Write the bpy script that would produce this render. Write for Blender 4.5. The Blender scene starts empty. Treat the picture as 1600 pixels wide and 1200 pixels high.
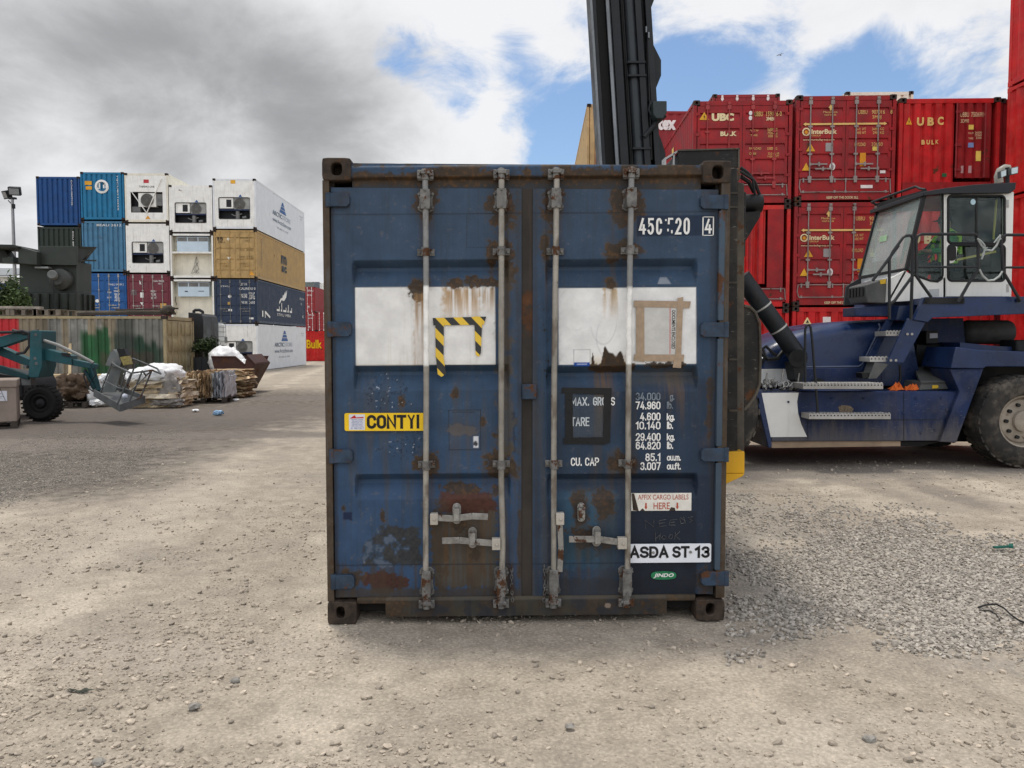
import bpy, bmesh, math, random
import numpy as np
from mathutils import Vector, Matrix
random.seed(7)
PI = math.pi
scene = bpy.context.scene
C = scene.collection

# ------------------------------------------------------------------ camera
FPX = 1250.0                                   # focal length in pixels of the 1600 px wide photo
PITCH = math.atan(67 / FPX)
YAW = math.atan(37 / FPX)                      # looks a little to the right of the yard's long axis
CAMH = 1.725
cam_d = bpy.data.cameras.new('camera'); cam = bpy.data.objects.new('camera', cam_d); C.objects.link(cam)
cam_d.sensor_width = 36; cam_d.lens = FPX / 1600 * 36; cam_d.clip_end = 3000; cam_d.clip_start = .05
cam.location = (0, 0, CAMH); cam.rotation_euler = (PI / 2 - PITCH, 0, -YAW)
scene.camera = cam
F = Vector((math.sin(YAW) * math.cos(PITCH), math.cos(YAW) * math.cos(PITCH), -math.sin(PITCH)))
R = Vector((math.cos(YAW), -math.sin(YAW), 0)); U = R.cross(F)
def ray(px, py): return (F * FPX + R * (px - 800) + U * (600 - py))
def W(px, py, Y):                              # point of the yard on the upright plane at distance Y
    d = ray(px, py); return Vector((0, 0, CAMH)) + d * (Y / d.y)
def G(px, py, z=0.0):                          # point of the ground
    d = ray(px, py); return Vector((0, 0, CAMH)) + d * ((z - CAMH) / d.z)

# ------------------------------------------------------------------ sky and sun
SUN_EL, SUN_AZ = math.radians(76), math.radians(325)     # azimuth clockwise from +Y
SUN_STR, SKY_STR, CLOUD_STR = 2.6, .12, 1.0
scene.view_settings.view_transform = 'Standard'; scene.view_settings.look = 'None'
scene.view_settings.exposure = 0.0; scene.view_settings.gamma = 1.0
scene.render.film_transparent = False
sl = bpy.data.lights.new('sun', 'SUN'); so = bpy.data.objects.new('sun', sl); C.objects.link(so)
sl.energy = SUN_STR; sl.angle = math.radians(10); sl.color = (1, .95, .87)
sdir = Vector((math.sin(SUN_AZ) * math.cos(SUN_EL), math.cos(SUN_AZ) * math.cos(SUN_EL), math.sin(SUN_EL)))
so.rotation_euler = sdir.to_track_quat('Z', 'Y').to_euler(); so.location = (0, 0, 60)

class NT:                                      # small node builder
    def __init__(s, tree): s.t = tree; s.n = tree.nodes; s.l = tree.links
    def new(s, typ, **kw):
        n = s.n.new(typ)
        for k, v in kw.items(): setattr(n, k, v)
        return n
    def put(s, sock, v):
        if v is None: return
        if isinstance(v, bpy.types.NodeSocket): s.l.new(v, sock)
        else: sock.default_value = v
    def math(s, op, a, b=None, clamp=False):
        n = s.new('ShaderNodeMath', operation=op, use_clamp=clamp); s.put(n.inputs[0], a); s.put(n.inputs[1], b); return n.outputs[0]
    def vmath(s, op, a, b=None):
        n = s.new('ShaderNodeVectorMath', operation=op); s.put(n.inputs[0], a); s.put(n.inputs[1], b)
        return n.outputs['Value'] if op in ('DOT_PRODUCT', 'LENGTH', 'DISTANCE') else n.outputs[0]
    def noise(s, vec, scale, detail=4, rough=.55, dist=0.0):
        n = s.new('ShaderNodeTexNoise'); s.put(n.inputs['Vector'], vec)
        n.inputs['Scale'].default_value = scale; n.inputs['Detail'].default_value = detail
        n.inputs['Roughness'].default_value = rough; n.inputs['Distortion'].default_value = dist
        return n.outputs['Fac']
    def ramp(s, v, a, b, lo=0.0, hi=1.0):
        n = s.new('ShaderNodeMapRange', interpolation_type='SMOOTHSTEP'); s.put(n.inputs[0], v)
        for i, x in zip((1, 2, 3, 4), (a, b, lo, hi)): s.put(n.inputs[i], x)
        return n.outputs[0]
    def mix(s, f, a, b, mode='MIX'):
        n = s.new('ShaderNodeMix', data_type='RGBA', blend_type=mode); s.put(n.inputs[0], f)
        for k, v in ((6, a), (7, b)):
            if isinstance(v, (tuple, list)): v = tuple(v[:3]) + (1,)
            s.put(n.inputs[k], v)
        return n.outputs[2]

world = bpy.data.worlds.new('World'); scene.world = world; world.use_nodes = True
w = NT(world.node_tree); w.n.clear()
sky = w.new('ShaderNodeTexSky', sky_type='NISHITA'); sky.sun_disc = False
sky.sun_elevation = SUN_EL; sky.sun_rotation = SUN_AZ; sky.air_density = 1.0; sky.dust_density = .6; sky.ozone_density = 1.5
tc = w.new('ShaderNodeTexCoord')
dv = w.vmath('NORMALIZE', tc.outputs['Generated'])
sp = w.new('ShaderNodeSeparateXYZ'); w.put(sp.inputs[0], dv)
zz = w.math('ADD', w.math('MAXIMUM', sp.outputs[2], 0.0), .42)
cb = w.new('ShaderNodeCombineXYZ')
w.put(cb.inputs[0], w.math('DIVIDE', sp.outputs[0], zz)); w.put(cb.inputs[1], w.math('DIVIDE', sp.outputs[1], zz)); w.put(cb.inputs[2], 3.7)
cv = cb.outputs[0]
big = w.noise(cv, 1.9, 9, .56, .35)
fine = w.noise(cv, 6.0, 10, .62, .5)
# the side of each billow turned to the sun is lighter: difference of the same noise a little way towards the sun
off = w.vmath('ADD', cv, (-.035, .05, .03)); emb = w.math('SUBTRACT', w.noise(off, 3.4, 9, .6, .4), w.noise(cv, 3.4, 9, .6, .4))
def patch(px, py, rad, soft):                  # a round region of the sky about one direction, 1 inside
    d = ray(px, py).normalized()
    dot = w.vmath('DOT_PRODUCT', dv, tuple(d))
    return w.ramp(dot, math.cos(math.radians(rad + soft)), math.cos(math.radians(max(rad - soft, .1))))
cover = w.math('ADD', w.math('MULTIPLY', big, .9), w.math('MULTIPLY', fine, .95))
cover = w.math('ADD', cover, -.35)
for px, py, rad, soft, amt in ((655, 120, 3.0, 2.4, -.40), (735, 105, 3.2, 2.4, -.26), (790, 120, 2.6, 2.2, -.12), (860, 85, 3.0, 2.6, -.16), (905, 230, 2.6, 2.2, -.22),
                               (1075, 110, 3.2, 2.6, -.26), (1290, 128, 4.6, 2.8, -.22), (1420, 130, 4.0, 2.6, -.20), (1060, 140, 2, 1.6, -.12), (1340, 140, 2.5, 1.6, -.1), (1180, 95, 2.0, 1.8, -.14), (830, 232, 2.2, 1.6, -.2), (240, 262, 2.0, 1.5, -.25),
                               (1250, 40, 6, 4, .25), (1480, 50, 5, 3.5, .16), (300, 120, 16, 9, .34), (720, 200, 4.0, 2.4, .26), (800, 25, 5, 3.5, .2), (1080, 30, 3, 2, .12), (580, 215, 3, 2, .2)):
    cover = w.math('ADD', cover, w.math('MULTIPLY', patch(px, py, rad, soft), amt))
cover = w.ramp(cover, .38, .66)
grey = w.noise(cv, 1.7, 6, .52, .2)
dark = w.math('MULTIPLY', patch(300, 130, 10, 7), .30)
for px, py, rad, soft, amt in ((70, 200, 7, 5, .35), (560, 150, 4.5, 3.5, .34), (330, 190, 6, 4, .36), (400, 110, 9, 6, .14), (480, 210, 4, 3, .16), (640, 40, 6, 5, -.3), (250, 285, 6, 3, -.5), (20, 20, 8, 6, -.1), (90, 265, 4, 2, -.2), (430, 250, 4, 2, -.25), (1200, 60, 14, 8, -.15)):
    dark = w.math('ADD', dark, w.math('MULTIPLY', patch(px, py, rad, soft), amt))
shade = w.math('ADD', dark, w.math('MULTIPLY', w.math('SUBTRACT', grey, .5), 1.35))
shade = w.math('ADD', shade, w.math('MULTIPLY', w.math('SUBTRACT', fine, .5), .35))
shade = w.math('ADD', shade, w.math('MULTIPLY', emb, 1.1))
shade = w.ramp(shade, -.25, 1.05)
ccol = w.mix(shade, (.90, .905, .925), (.36, .368, .38))
# clouds behind the camera brightened, added to light the faces turned towards it
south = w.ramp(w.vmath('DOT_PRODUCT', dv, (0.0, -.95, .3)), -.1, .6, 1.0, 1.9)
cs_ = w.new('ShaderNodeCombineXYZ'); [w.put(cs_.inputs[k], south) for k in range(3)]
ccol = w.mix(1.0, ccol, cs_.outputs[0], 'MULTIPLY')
bg1 = w.new('ShaderNodeBackground'); w.put(bg1.inputs[0], w.mix(1.0, sky.outputs[0], (1.05, 1.12, 1.18), 'MULTIPLY')); bg1.inputs[1].default_value = SKY_STR
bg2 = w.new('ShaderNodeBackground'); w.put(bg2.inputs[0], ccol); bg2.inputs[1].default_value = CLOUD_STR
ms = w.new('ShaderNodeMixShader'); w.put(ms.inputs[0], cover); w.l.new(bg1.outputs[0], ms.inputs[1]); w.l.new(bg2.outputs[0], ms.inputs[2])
world.cycles.sampling_method = 'MANUAL'; world.cycles.sample_map_resolution = 256
wo = w.new('ShaderNodeOutputWorld'); w.l.new(ms.outputs[0], wo.inputs[0])

# ------------------------------------------------------------------ materials
def lin(r, g, b):                              # 0-255 display value to linear
    return tuple(((c / 255 + .055) / 1.055) ** 2.4 if c > 10 else c / 3295 for c in (r, g, b))
def pmat(name, col, rough=.5, metal=0.0, var=.18, vscale=2.5, streak=0.0, rust=0.0, rscale=1.6, rcol=(.075, .035, .018), bump=0.0, bscale=60, attr=None,
         dust=0.0, dcol=(.30, .26, .21), spec=.22, scratch=0.0, mud=None):
    m = bpy.data.materials.new(name); m.use_nodes = True
    t = NT(m.node_tree); t.n.clear()
    out = t.new('ShaderNodeOutputMaterial'); b = t.new('ShaderNodeBsdfPrincipled'); t.l.new(b.outputs[0], out.inputs[0])
    geo = t.new('ShaderNodeNewGeometry'); pos = geo.outputs['Position']
    if attr:
        a = t.new('ShaderNodeAttribute', attribute_name=attr); base = a.outputs['Color']
    else:
        base = tuple(col) + (1,)
    n = t.noise(pos, vscale, 6, .6)
    f = t.ramp(n, .25, .75, 1 - var, 1 + var)
    cbv = t.new('ShaderNodeCombineXYZ')
    for i in range(3): t.put(cbv.inputs[i], f)
    c = t.mix(1.0, base, cbv.outputs[0], 'MULTIPLY')
    rv = t.ramp(n, .3, .7, max(rough - .1, .05), min(rough + .12, 1))
    if streak:
        mp = t.new('ShaderNodeMapping'); t.put(mp.inputs[0], pos); mp.inputs['Scale'].default_value = (9, 9, .7)
        s = t.ramp(t.noise(mp.outputs[0], 1.6, 5, .65), .5, .8, 0, streak)
        c = t.mix(s, c, tuple(x * .8 + y * .2 for x, y in zip((.09, .06, .045), col)))
    if dust:
        s = t.ramp(t.noise(pos, vscale * 1.7, 7, .65), .42, .75, 0, dust)
        c = t.mix(s, c, dcol); rv = t.math('ADD', rv, t.math('MULTIPLY', s, .3), clamp=True)
    if mud:                                    # splashed dirt thinning out upwards: (full below z0, none above z1, amount)
        sz = t.new('ShaderNodeSeparateXYZ'); t.put(sz.inputs[0], pos)
        mp = t.new('ShaderNodeMapping'); t.put(mp.inputs[0], pos); mp.inputs['Scale'].default_value = (7, 7, 1.2)
        s = t.math('ADD', t.ramp(sz.outputs[2], mud[0], mud[1], 1, 0), t.math('MULTIPLY', t.math('SUBTRACT', t.noise(mp.outputs[0], 1.7, 7, .7), .5), 1.6))
        c = t.mix(t.ramp(s, .35, 1.1, 0, mud[2]), c, dcol)
    if scratch:
        mp = t.new('ShaderNodeMapping'); t.put(mp.inputs[0], pos); mp.inputs['Scale'].default_value = (5, 5, 22); mp.inputs['Rotation'].default_value = (.4, .5, .2)
        s = t.ramp(t.noise(mp.outputs[0], 3.2, 7, .7), .62, .68, 0, scratch)
        c = t.mix(s, c, (.35, .33, .29))
    if rust:
        r1 = t.noise(pos, rscale, 8, .68)
        s = t.ramp(r1, .66 - rust * .3, .72 - rust * .3)
        rc = t.mix(t.noise(pos, rscale * 9, 4), tuple(x * .55 for x in rcol), tuple(x * 1.7 for x in rcol))
        c = t.mix(s, c, rc); rv = t.math('ADD', rv, t.math('MULTIPLY', s, .35), clamp=True)
    t.put(b.inputs['Base Color'], c); t.put(b.inputs['Roughness'], rv); b.inputs['Metallic'].default_value = metal
    b.inputs['Specular IOR Level'].default_value = spec
    if bump:
        bp = t.new('ShaderNodeBump'); bp.inputs['Strength'].default_value = 1; bp.inputs['Distance'].default_value = bump
        t.put(bp.inputs['Height'], t.noise(pos, bscale, 5, .6)); t.l.new(bp.outputs[0], b.inputs['Normal'])
    return m
_mc = {}
def M(name, *a, **k):
    if name not in _mc: _mc[name] = pmat(name, *a, **k)
    return _mc[name]
def glassmat(name, tint=(.72, .78, .76), fac=.10, dirt=0.0):  # dirt: pale diffuse veil; on the windscreen it stands for reflected sky
    m = bpy.data.materials.new(name); m.use_nodes = True
    t = NT(m.node_tree); t.n.clear(); out = t.new('ShaderNodeOutputMaterial')
    tr = t.new('ShaderNodeBsdfTransparent'); tr.inputs[0].default_value = tint + (1,)
    gl = t.new('ShaderNodeBsdfGlossy'); gl.inputs['Roughness'].default_value = .03; gl.inputs[0].default_value = (.9, .95, .95, 1)
    df = t.new('ShaderNodeBsdfDiffuse'); df.inputs[0].default_value = (.42, .46, .43, 1)
    geo = t.new('ShaderNodeNewGeometry')
    lw = t.new('ShaderNodeLayerWeight'); lw.inputs[0].default_value = .25
    f = t.math('ADD', t.math('MULTIPLY', lw.outputs['Fresnel'], .28), fac, clamp=True)
    m1 = t.new('ShaderNodeMixShader'); t.put(m1.inputs[0], f); t.l.new(tr.outputs[0], m1.inputs[1]); t.l.new(gl.outputs[0], m1.inputs[2])
    m2 = t.new('ShaderNodeMixShader'); t.put(m2.inputs[0], t.ramp(t.noise(geo.outputs['Position'], 3, 5), .4, .85, dirt, dirt + .10))
    t.l.new(m1.outputs[0], m2.inputs[1]); t.l.new(df.outputs[0], m2.inputs[2]); t.l.new(m2.outputs[0], out.inputs[0])
    return m

# ------------------------------------------------------------------ numpy noise
def _h(ix, iy, iz, seed):
    n = (ix.astype(np.int64) * 374761393 + iy.astype(np.int64) * 668265263 + iz.astype(np.int64) * 2147483647 + seed * 144665) & 0xffffffff
    n = ((n ^ (n >> 13)) * 1274126177) & 0xffffffff
    n = (n ^ (n >> 16)) & 0xffffffff
    return n / 4294967295.0
def vn(x, y, z=None, seed=0):
    x = np.asarray(x, float); y = np.asarray(y, float); z = np.zeros_like(x) if z is None else np.asarray(z, float)
    ix, iy, iz = np.floor(x), np.floor(y), np.floor(z); fx, fy, fz = x - ix, y - iy, z - iz
    fx, fy, fz = (f * f * (3 - 2 * f) for f in (fx, fy, fz))
    r = 0
    flat = not np.any(z)
    for a in (0, 1):
        for b in (0, 1):
            for c in ((0,) if flat else (0, 1)):
                wgt = (fx if a else 1 - fx) * (fy if b else 1 - fy) * (1 if flat else (fz if c else 1 - fz))
                r = r + wgt * _h(ix + a, iy + b, iz + c, seed)
    return r
def fbm(x, y, z=None, o=4, seed=0, g=.55):
    r = 0; amp = 1; tot = 0; k = 1.0
    for i in range(o):
        r = r + amp * vn(x * k, y * k, None if z is None else z * k, seed + i * 17); tot += amp; amp *= g; k *= 2.03
    return r / tot
def sst(a, b, x):
    t = np.clip((x - a) / (b - a), 0, 1); return t * t * (3 - 2 * t)

# ------------------------------------------------------------------ mesh builder
MW = {}
def link(o, parent=None):
    C.objects.link(o)
    if parent is not None: o.parent = parent; MW[o.name] = MW.get(parent.name, Matrix())
    return o
def tag(o, label=None, cat=None, group=None, kind=None):
    if label: o['label'] = label
    if cat: o['category'] = cat
    if group: o['group'] = group
    if kind: o['kind'] = kind
    return o
def thing(name, label, cat, loc=(0, 0, 0), rz=0.0, group=None):
    o = bpy.data.objects.new(name, None); o.empty_display_size = .2; C.objects.link(o)
    o.location = loc; o.rotation_euler = (0, 0, rz)
    MW[o.name] = Matrix.Translation(Vector(loc)) @ Matrix.Rotation(rz, 4, 'Z')
    return tag(o, label, cat, group)
class MB:
    def __init__(s): s.v = []; s.f = []
    def add(s, vs, fs):
        o = len(s.v); s.v += [tuple(v) for v in vs]; s.f += [tuple(i + o for i in f) for f in fs]; return s
    def box(s, x0, y0, z0, x1, y1, z1, mat=None):
        vs = [Vector((x, y, z)) for z in (z0, z1) for y in (y0, y1) for x in (x0, x1)]
        if mat is not None: vs = [mat @ v for v in vs]
        return s.add(vs, [(0, 2, 3, 1), (4, 5, 7, 6), (0, 1, 5, 4), (2, 6, 7, 3), (0, 4, 6, 2), (1, 3, 7, 5)])
    def bar(s, p, q, a, b, up=(0, 0, 1)):       # box-section bar from p to q, a across, b along up
        p, q = Vector(p), Vector(q); d = (q - p).normalized(); u = Vector(up); sx = d.cross(u)
        if sx.length < 1e-4: sx = Vector((1, 0, 0))
        sx.normalize(); u = sx.cross(d).normalized()
        vs = [c + sx * i * a / 2 + u * j * b / 2 for c in (p, q) for j in (-1, 1) for i in (-1, 1)]
        return s.add(vs, [(0, 2, 3, 1), (4, 5, 7, 6), (0, 1, 5, 4), (2, 6, 7, 3), (0, 4, 6, 2), (1, 3, 7, 5)])
    def cyl(s, p, q, r, n=12, r2=None):
        return s.tube([p, q], [r, r if r2 is None else r2], n)
    def tube(s, pts, r, n=8, closed=False):
        pts = [Vector(p) for p in pts]; m = len(pts); rs = r if isinstance(r, (list, tuple)) else [r] * m
        o = len(s.v); ref = None
        for i, p in enumerate(pts):
            if closed: d = (pts[(i + 1) % m] - pts[i - 1])
            else: d = (pts[min(i + 1, m - 1)] - pts[max(i - 1, 0)])
            d.normalize()
            if ref is None: ref = d.orthogonal().normalized()
            ref = (ref - d * ref.dot(d)).normalized(); b = d.cross(ref)
            for k in range(n):
                a = 2 * PI * k / n; s.v.append(tuple(p + (ref * math.cos(a) + b * math.sin(a)) * rs[i]))
        for i in range(m if closed else m - 1):
            j = (i + 1) % m
            for k in range(n):
                k2 = (k + 1) % n; s.f.append((o + i * n + k, o + i * n + k2, o + j * n + k2, o + j * n + k))
        if not closed:
            s.f.append(tuple(o + k for k in range(n))[::-1]); s.f.append(tuple(o + (m - 1) * n + k for k in range(n)))
        return s
    def prism(s, poly, a, b, axis='y'):         # poly in the two other axes, extruded from a to b
        def pt(u, v, t): return {'y': (u, t, v), 'x': (t, u, v), 'z': (u, v, t)}[axis]
        n = len(poly)
        vs = [pt(u, v, a) for u, v in poly] + [pt(u, v, b) for u, v in poly]
        return s.add(vs, [tuple(range(n)), tuple(range(2 * n - 1, n - 1, -1))] + [(i, (i + 1) % n, n + (i + 1) % n, n + i) for i in range(n)])
    def loft(s, A, B):                          # two matching outlines joined as one solid
        n = len(A)
        return s.add(list(A) + list(B), [tuple(range(n)), tuple(range(2 * n - 1, n - 1, -1))] + [(i, (i + 1) % n, n + (i + 1) % n, n + i) for i in range(n)])
    def lathe(s, prof, org, axis, n=28):        # prof: (radius, distance along axis)
        org = Vector(org); ax = Vector(axis).normalized(); e = ax.orthogonal().normalized(); g = ax.cross(e); o = len(s.v); m = len(prof)
        for r, t in prof:
            for k in range(n):
                a = 2 * PI * k / n; s.v.append(tuple(org + ax * t + (e * math.cos(a) + g * math.sin(a)) * max(r, 1e-4)))
        for i in range(m - 1):
            for k in range(n):
                k2 = (k + 1) % n; s.f.append((o + i * n + k, o + i * n + k2, o + (i + 1) * n + k2, o + (i + 1) * n + k))
        return s
    def strip(s, pts, off):                     # polyline swept by a vector
        pts = [Vector(p) for p in pts]; off = Vector(off); n = len(pts)
        return s.add(pts + [p + off for p in pts], [(i, i + 1, n + i + 1, n + i) for i in range(n - 1)])
    def mesh(s, name, mat, smooth=38, world=None, recalc=True):
        me = bpy.data.meshes.new(name)
        vs = s.v
        if world is not None:
            inv = world.inverted(); vs = [tuple(inv @ Vector(v)) for v in vs]
        me.from_pydata(vs, [], s.f); me.materials.append(mat)
        if recalc:
            bm = bmesh.new(); bm.from_mesh(me); bmesh.ops.recalc_face_normals(bm, faces=bm.faces); bm.to_mesh(me); bm.free()
        if smooth:
            me.shade_smooth(); me.set_sharp_from_angle(angle=math.radians(smooth))
        me.update(); return me
    def build(s, name, mat, parent=None, world=True, smooth=38, bevel=0.0, loc=None):
        me = s.mesh(name, mat, smooth, MW.get(parent.name) if (parent is not None and world) else None)
        o = bpy.data.objects.new(name, me); link(o, parent)
        if loc is not None: o.location = loc
        if bevel:
            b = o.modifiers.new('edge', 'BEVEL'); b.width = bevel; b.segments = 2; b.limit_method = 'ANGLE'; b.angle_limit = math.radians(40)
        return o
def loose(name, label, cat, mb, mat, group=None, bevel=0, smooth=38):   # a thing that is one mesh: origin at its base
    vs = np.array(mb.v); c = (vs.min(0) + vs.max(0)) / 2; loc = Vector((c[0], c[1], vs[:, 2].min()))
    me = mb.mesh(name, mat, smooth, Matrix.Translation(loc)); o = bpy.data.objects.new(name, me); C.objects.link(o); o.location = loc
    MW[o.name] = Matrix.Translation(loc)
    if bevel:
        b = o.modifiers.new('edge', 'BEVEL'); b.width = bevel; b.segments = 2; b.limit_method = 'ANGLE'
    return tag(o, label, cat, group)
def inst(me, name, parent, loc=(0, 0, 0), mat=None):
    o = bpy.data.objects.new(name, me); link(o, parent); o.location = loc
    if mat is not None:
        o.material_slots[0].link = 'OBJECT'; o.material_slots[0].material = mat
    return o
def setcol(me, cols, name='Col'):
    a = me.attributes.new(name, 'FLOAT_COLOR', 'POINT')
    cols = np.asarray(cols, np.float32)
    if cols.shape[1] == 3: cols = np.hstack([cols, np.ones((len(cols), 1), np.float32)])
    a.data.foreach_set('color', cols.ravel())
def npmesh(name, V, Fq, mat, smooth=False):     # arrays straight to a mesh, all faces with the same count
    me = bpy.data.meshes.new(name); V = np.asarray(V, np.float32); Fq = np.asarray(Fq, np.int32); k = Fq.shape[1]
    me.vertices.add(len(V)); me.vertices.foreach_set('co', V.ravel())
    me.loops.add(Fq.size); me.loops.foreach_set('vertex_index', Fq.ravel())
    me.polygons.add(len(Fq)); me.polygons.foreach_set('loop_start', np.arange(0, Fq.size, k, dtype=np.int32))
    me.materials.append(mat); me.update(calc_edges=True)
    me.polygons.foreach_set('use_smooth', np.full(len(Fq), bool(smooth))); me.update(); return me

# ------------------------------------------------------------------ writing
def text_geo(s, bold=.0, shear=0.0, spacing=1.0):
    cu = bpy.data.curves.new('t', 'FONT'); cu.body = s; cu.offset = bold; cu.shear = shear; cu.space_character = spacing; cu.resolution_u = 3
    o = bpy.data.objects.new('t', cu); me = bpy.data.meshes.new_from_object(o)
    V = np.array([v.co[:2] for v in me.vertices]); Fs = [tuple(p.vertices) for p in me.polygons]
    bpy.data.objects.remove(o); bpy.data.curves.remove(cu); bpy.data.meshes.remove(me)
    V = (V - V.min(0)) / np.maximum(V.max(0) - V.min(0), 1e-6)
    return V, Fs
def text_into(mb, s, org, xd, ud, wd, ht, **k):  # writing filling the rectangle org + xd*wd + ud*ht
    V, Fs = text_geo(s, **k); org, xd, ud = Vector(org), Vector(xd), Vector(ud)
    return mb.add([org + xd * (wd * x) + ud * (ht * y) for x, y in V], Fs)

def _A(cx, cy, rx, ry, a0, a1, n=9): return [(cx + rx * math.cos(math.radians(a0 + (a1 - a0) * k / n)), cy + ry * math.sin(math.radians(a0 + (a1 - a0) * k / n))) for k in range(n + 1)]
_O = _A(.5, .72, .5, .28, 0, 180) + _A(.5, .28, .5, .28, 180, 360) + [(1, .72)]
GL_ = {'q': (1, [[(1, 1), (.1, 1), (.06, .35)]]), '0': (1, [_O]), 'O': (1, [_O]), '1': (.55, [[(.0, .80), (.45, 1), (.45, 0)]]), '2': (1, [_A(.5, .72, .5, .28, 172, -28) + [(0, 0), (1, 0)]]), '3': (1, [_A(.5, .75, .46, .25, 160, -88) + _A(.5, .26, .5, .26, 88, -160)]),
       '4': (1.05, [[(.6, 1), (0, .26), (1.05, .26)], [(.78, .56), (.78, 0)]]), '5': (1, [[(.94, 1), (.12, 1), (.06, .54)] + _A(.48, .33, .52, .33, 128, -155)]), '6': (1, [_A(.5, .72, .48, .28, 18, 180) + [(.02, .3)], _A(.5, .3, .5, .3, 0, 360, 14)]),
       '7': (1, [[(0, 1), (1, 1), (.35, 0)]]), '8': (1, [_A(.5, .76, .43, .24, 0, 360, 14), _A(.5, .27, .5, .27, 0, 360, 14)]), '9': (1, [_A(.5, .28, .48, .28, 198, 360) + [(.98, .7)], _A(.5, .7, .5, .3, 0, 360, 14)]),
       'C': (1, [_A(.5, .72, .5, .28, 8, 180) + _A(.5, .28, .5, .28, 180, 352)]), 'A': (1.1, [[(0, 0), (.55, 1), (1.1, 0)], [(.2, .31), (.9, .31)]]), 'M': (1.3, [[(0, 0), (0, 1), (.65, .25), (1.3, 1), (1.3, 0)]]), 'X': (1.05, [[(0, 0), (1.05, 1)], [(0, 1), (1.05, 0)]]),
       'G': (1, [_A(.5, .72, .5, .28, 8, 180) + _A(.5, .28, .5, .28, 180, 360) + [(1, .46), (.55, .46)]]), 'R': (1, [[(0, 0), (0, 1), (.5, 1)] + _A(.55, .74, .42, .26, 90, -90) + [(.0, .48)], [(.5, .46), (1, 0)]]), 'P': (1, [[(0, 0), (0, 1), (.5, 1)] + _A(.55, .72, .45, .28, 90, -90) + [(.0, .44)]]),
       'S': (1, [_A(.5, .745, .48, .255, 18, 262) + _A(.5, .255, .5, .255, 82, -162)]), 'T': (1, [[(0, 1), (1, 1)], [(.5, .95), (.5, 0)]]), 'E': (.85, [[(.85, 1), (0, 1), (0, 0), (.85, 0)], [(.05, .52), (.75, .52)]]), 'U': (1, [[(0, 1)] + _A(.5, .3, .5, .3, 180, 360) + [(1, 1)]]),
       'N': (1.05, [[(0, 0), (0, 1), (1.05, 0), (1.05, 1)]]), 'D': (1.05, [[(.05, 0), (0, 0), (0, 1), (.45, 1)] + _A(.5, .5, .55, .5, 90, -90) + [(.05, 0)]]), 'I': (.12, [[(.06, 0), (.06, 1)]]), 'l': (.12, [[(.06, 0), (.06, 1)]]), 'k': (.85, [[(0, 0), (0, 1)], [(.8, .7), (.08, .3)], [(.35, .42), (.85, 0)]]),
       'g': (.9, [_A(.45, .36, .45, .35, 0, 360, 14), [(.9, .7), (.9, .0)] + _A(.45, -.02, .45, .26, 0, -160)]), 'b': (.9, [[(0, 1), (0, 0)], _A(.45, .36, .45, .35, 0, 360, 14)]), 'c': (.85, [_A(.45, .42, .45, .28, 10, 180) + _A(.45, .28, .45, .28, 180, 350)]), 'u': (.85, [[(0, .7)] + _A(.42, .26, .42, .26, 180, 360) + [(.84, .7)]]),
       'm': (1.4, [[(0, 0), (0, .7)], [(.04, .6)] + _A(.36, .42, .33, .28, 150, 0) + [(.69, 0)], [(.73, .5)] + _A(1.04, .42, .35, .28, 150, 0) + [(1.39, 0)]]), 'f': (.6, [_A(.5, .75, .3, .25, 70, 180) + [(.2, 0)], [(0, .66), (.55, .66)]]), 't': (.6, [[(.25, .95), (.25, .25)] + _A(.5, .22, .25, .22, 190, 280), [(0, .68), (.55, .68)]]),
       '.': (.14, [[(.07, 0), (.07, .10)]]), ' ': (.5, []), 'J': (.9, [[(.9, 1)] + _A(.45, .28, .45, .28, 0, -170)])}
def stroke_text(mb, s, org, xd, ud, wd, ht, t, gap=.42):
    """condensed sign lettering drawn as ribbons of thickness t, filling wd x ht (baseline to cap height)"""
    org, xd, ud = Vector(org), Vector(xd), Vector(ud); nd = xd.cross(ud); h = ht - t
    tw = sum(GL_[c][0] for c in s) ; n = len(s); kx = (wd - t) / (tw + gap * (n - 1)); x = 0; lay = 0
    for c in s:
        gw, strokes = GL_[c]
        for st in strokes:
            P = [((x + a) * kx + t / 2, b * h + t / 2) for a, b in st]
            Q = [P[0]]
            for p in P[1:]:
                if abs(p[0] - Q[-1][0]) + abs(p[1] - Q[-1][1]) > 1e-5: Q.append(p)
            P = Q; m = len(P); L_ = []; R_ = []; closed = abs(P[0][0] - P[-1][0]) + abs(P[0][1] - P[-1][1]) < 1e-4
            def nrm(i): dx, dy = P[i + 1][0] - P[i][0], P[i + 1][1] - P[i][1]; l = math.hypot(dx, dy); return -dy / l, dx / l
            for i in range(m):
                if i == 0: n1 = nrm(m - 2) if closed else nrm(0); n2 = nrm(0)
                elif i == m - 1: n1 = nrm(m - 2); n2 = nrm(0) if closed else n1
                else: n1, n2 = nrm(i - 1), nrm(i)
                mx, my = n1[0] + n2[0], n1[1] + n2[1]; l2 = max(mx * mx + my * my, .6); k = t / l2
                ex_ = [0, 0]
                if not closed and i in (0, m - 1): dx, dy = (n2[1], -n2[0]); sg = -1 if i == 0 else 1; ex_ = [dx * t * .5 * sg, dy * t * .5 * sg]
                L_.append((P[i][0] + mx * k + ex_[0], P[i][1] + my * k + ex_[1])); R_.append((P[i][0] - mx * k + ex_[0], P[i][1] - my * k + ex_[1]))
            o = nd * (.00012 * (lay % 6)); lay += 1
            vs = [org + xd * a + ud * b + o for a, b in L_] + [org + xd * a + ud * b + o for a, b in R_]
            mb.add(vs, [(i, i + 1, m + i + 1, m + i) for i in range(m - 1)])
        x += gw + gap
    return mb
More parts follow.
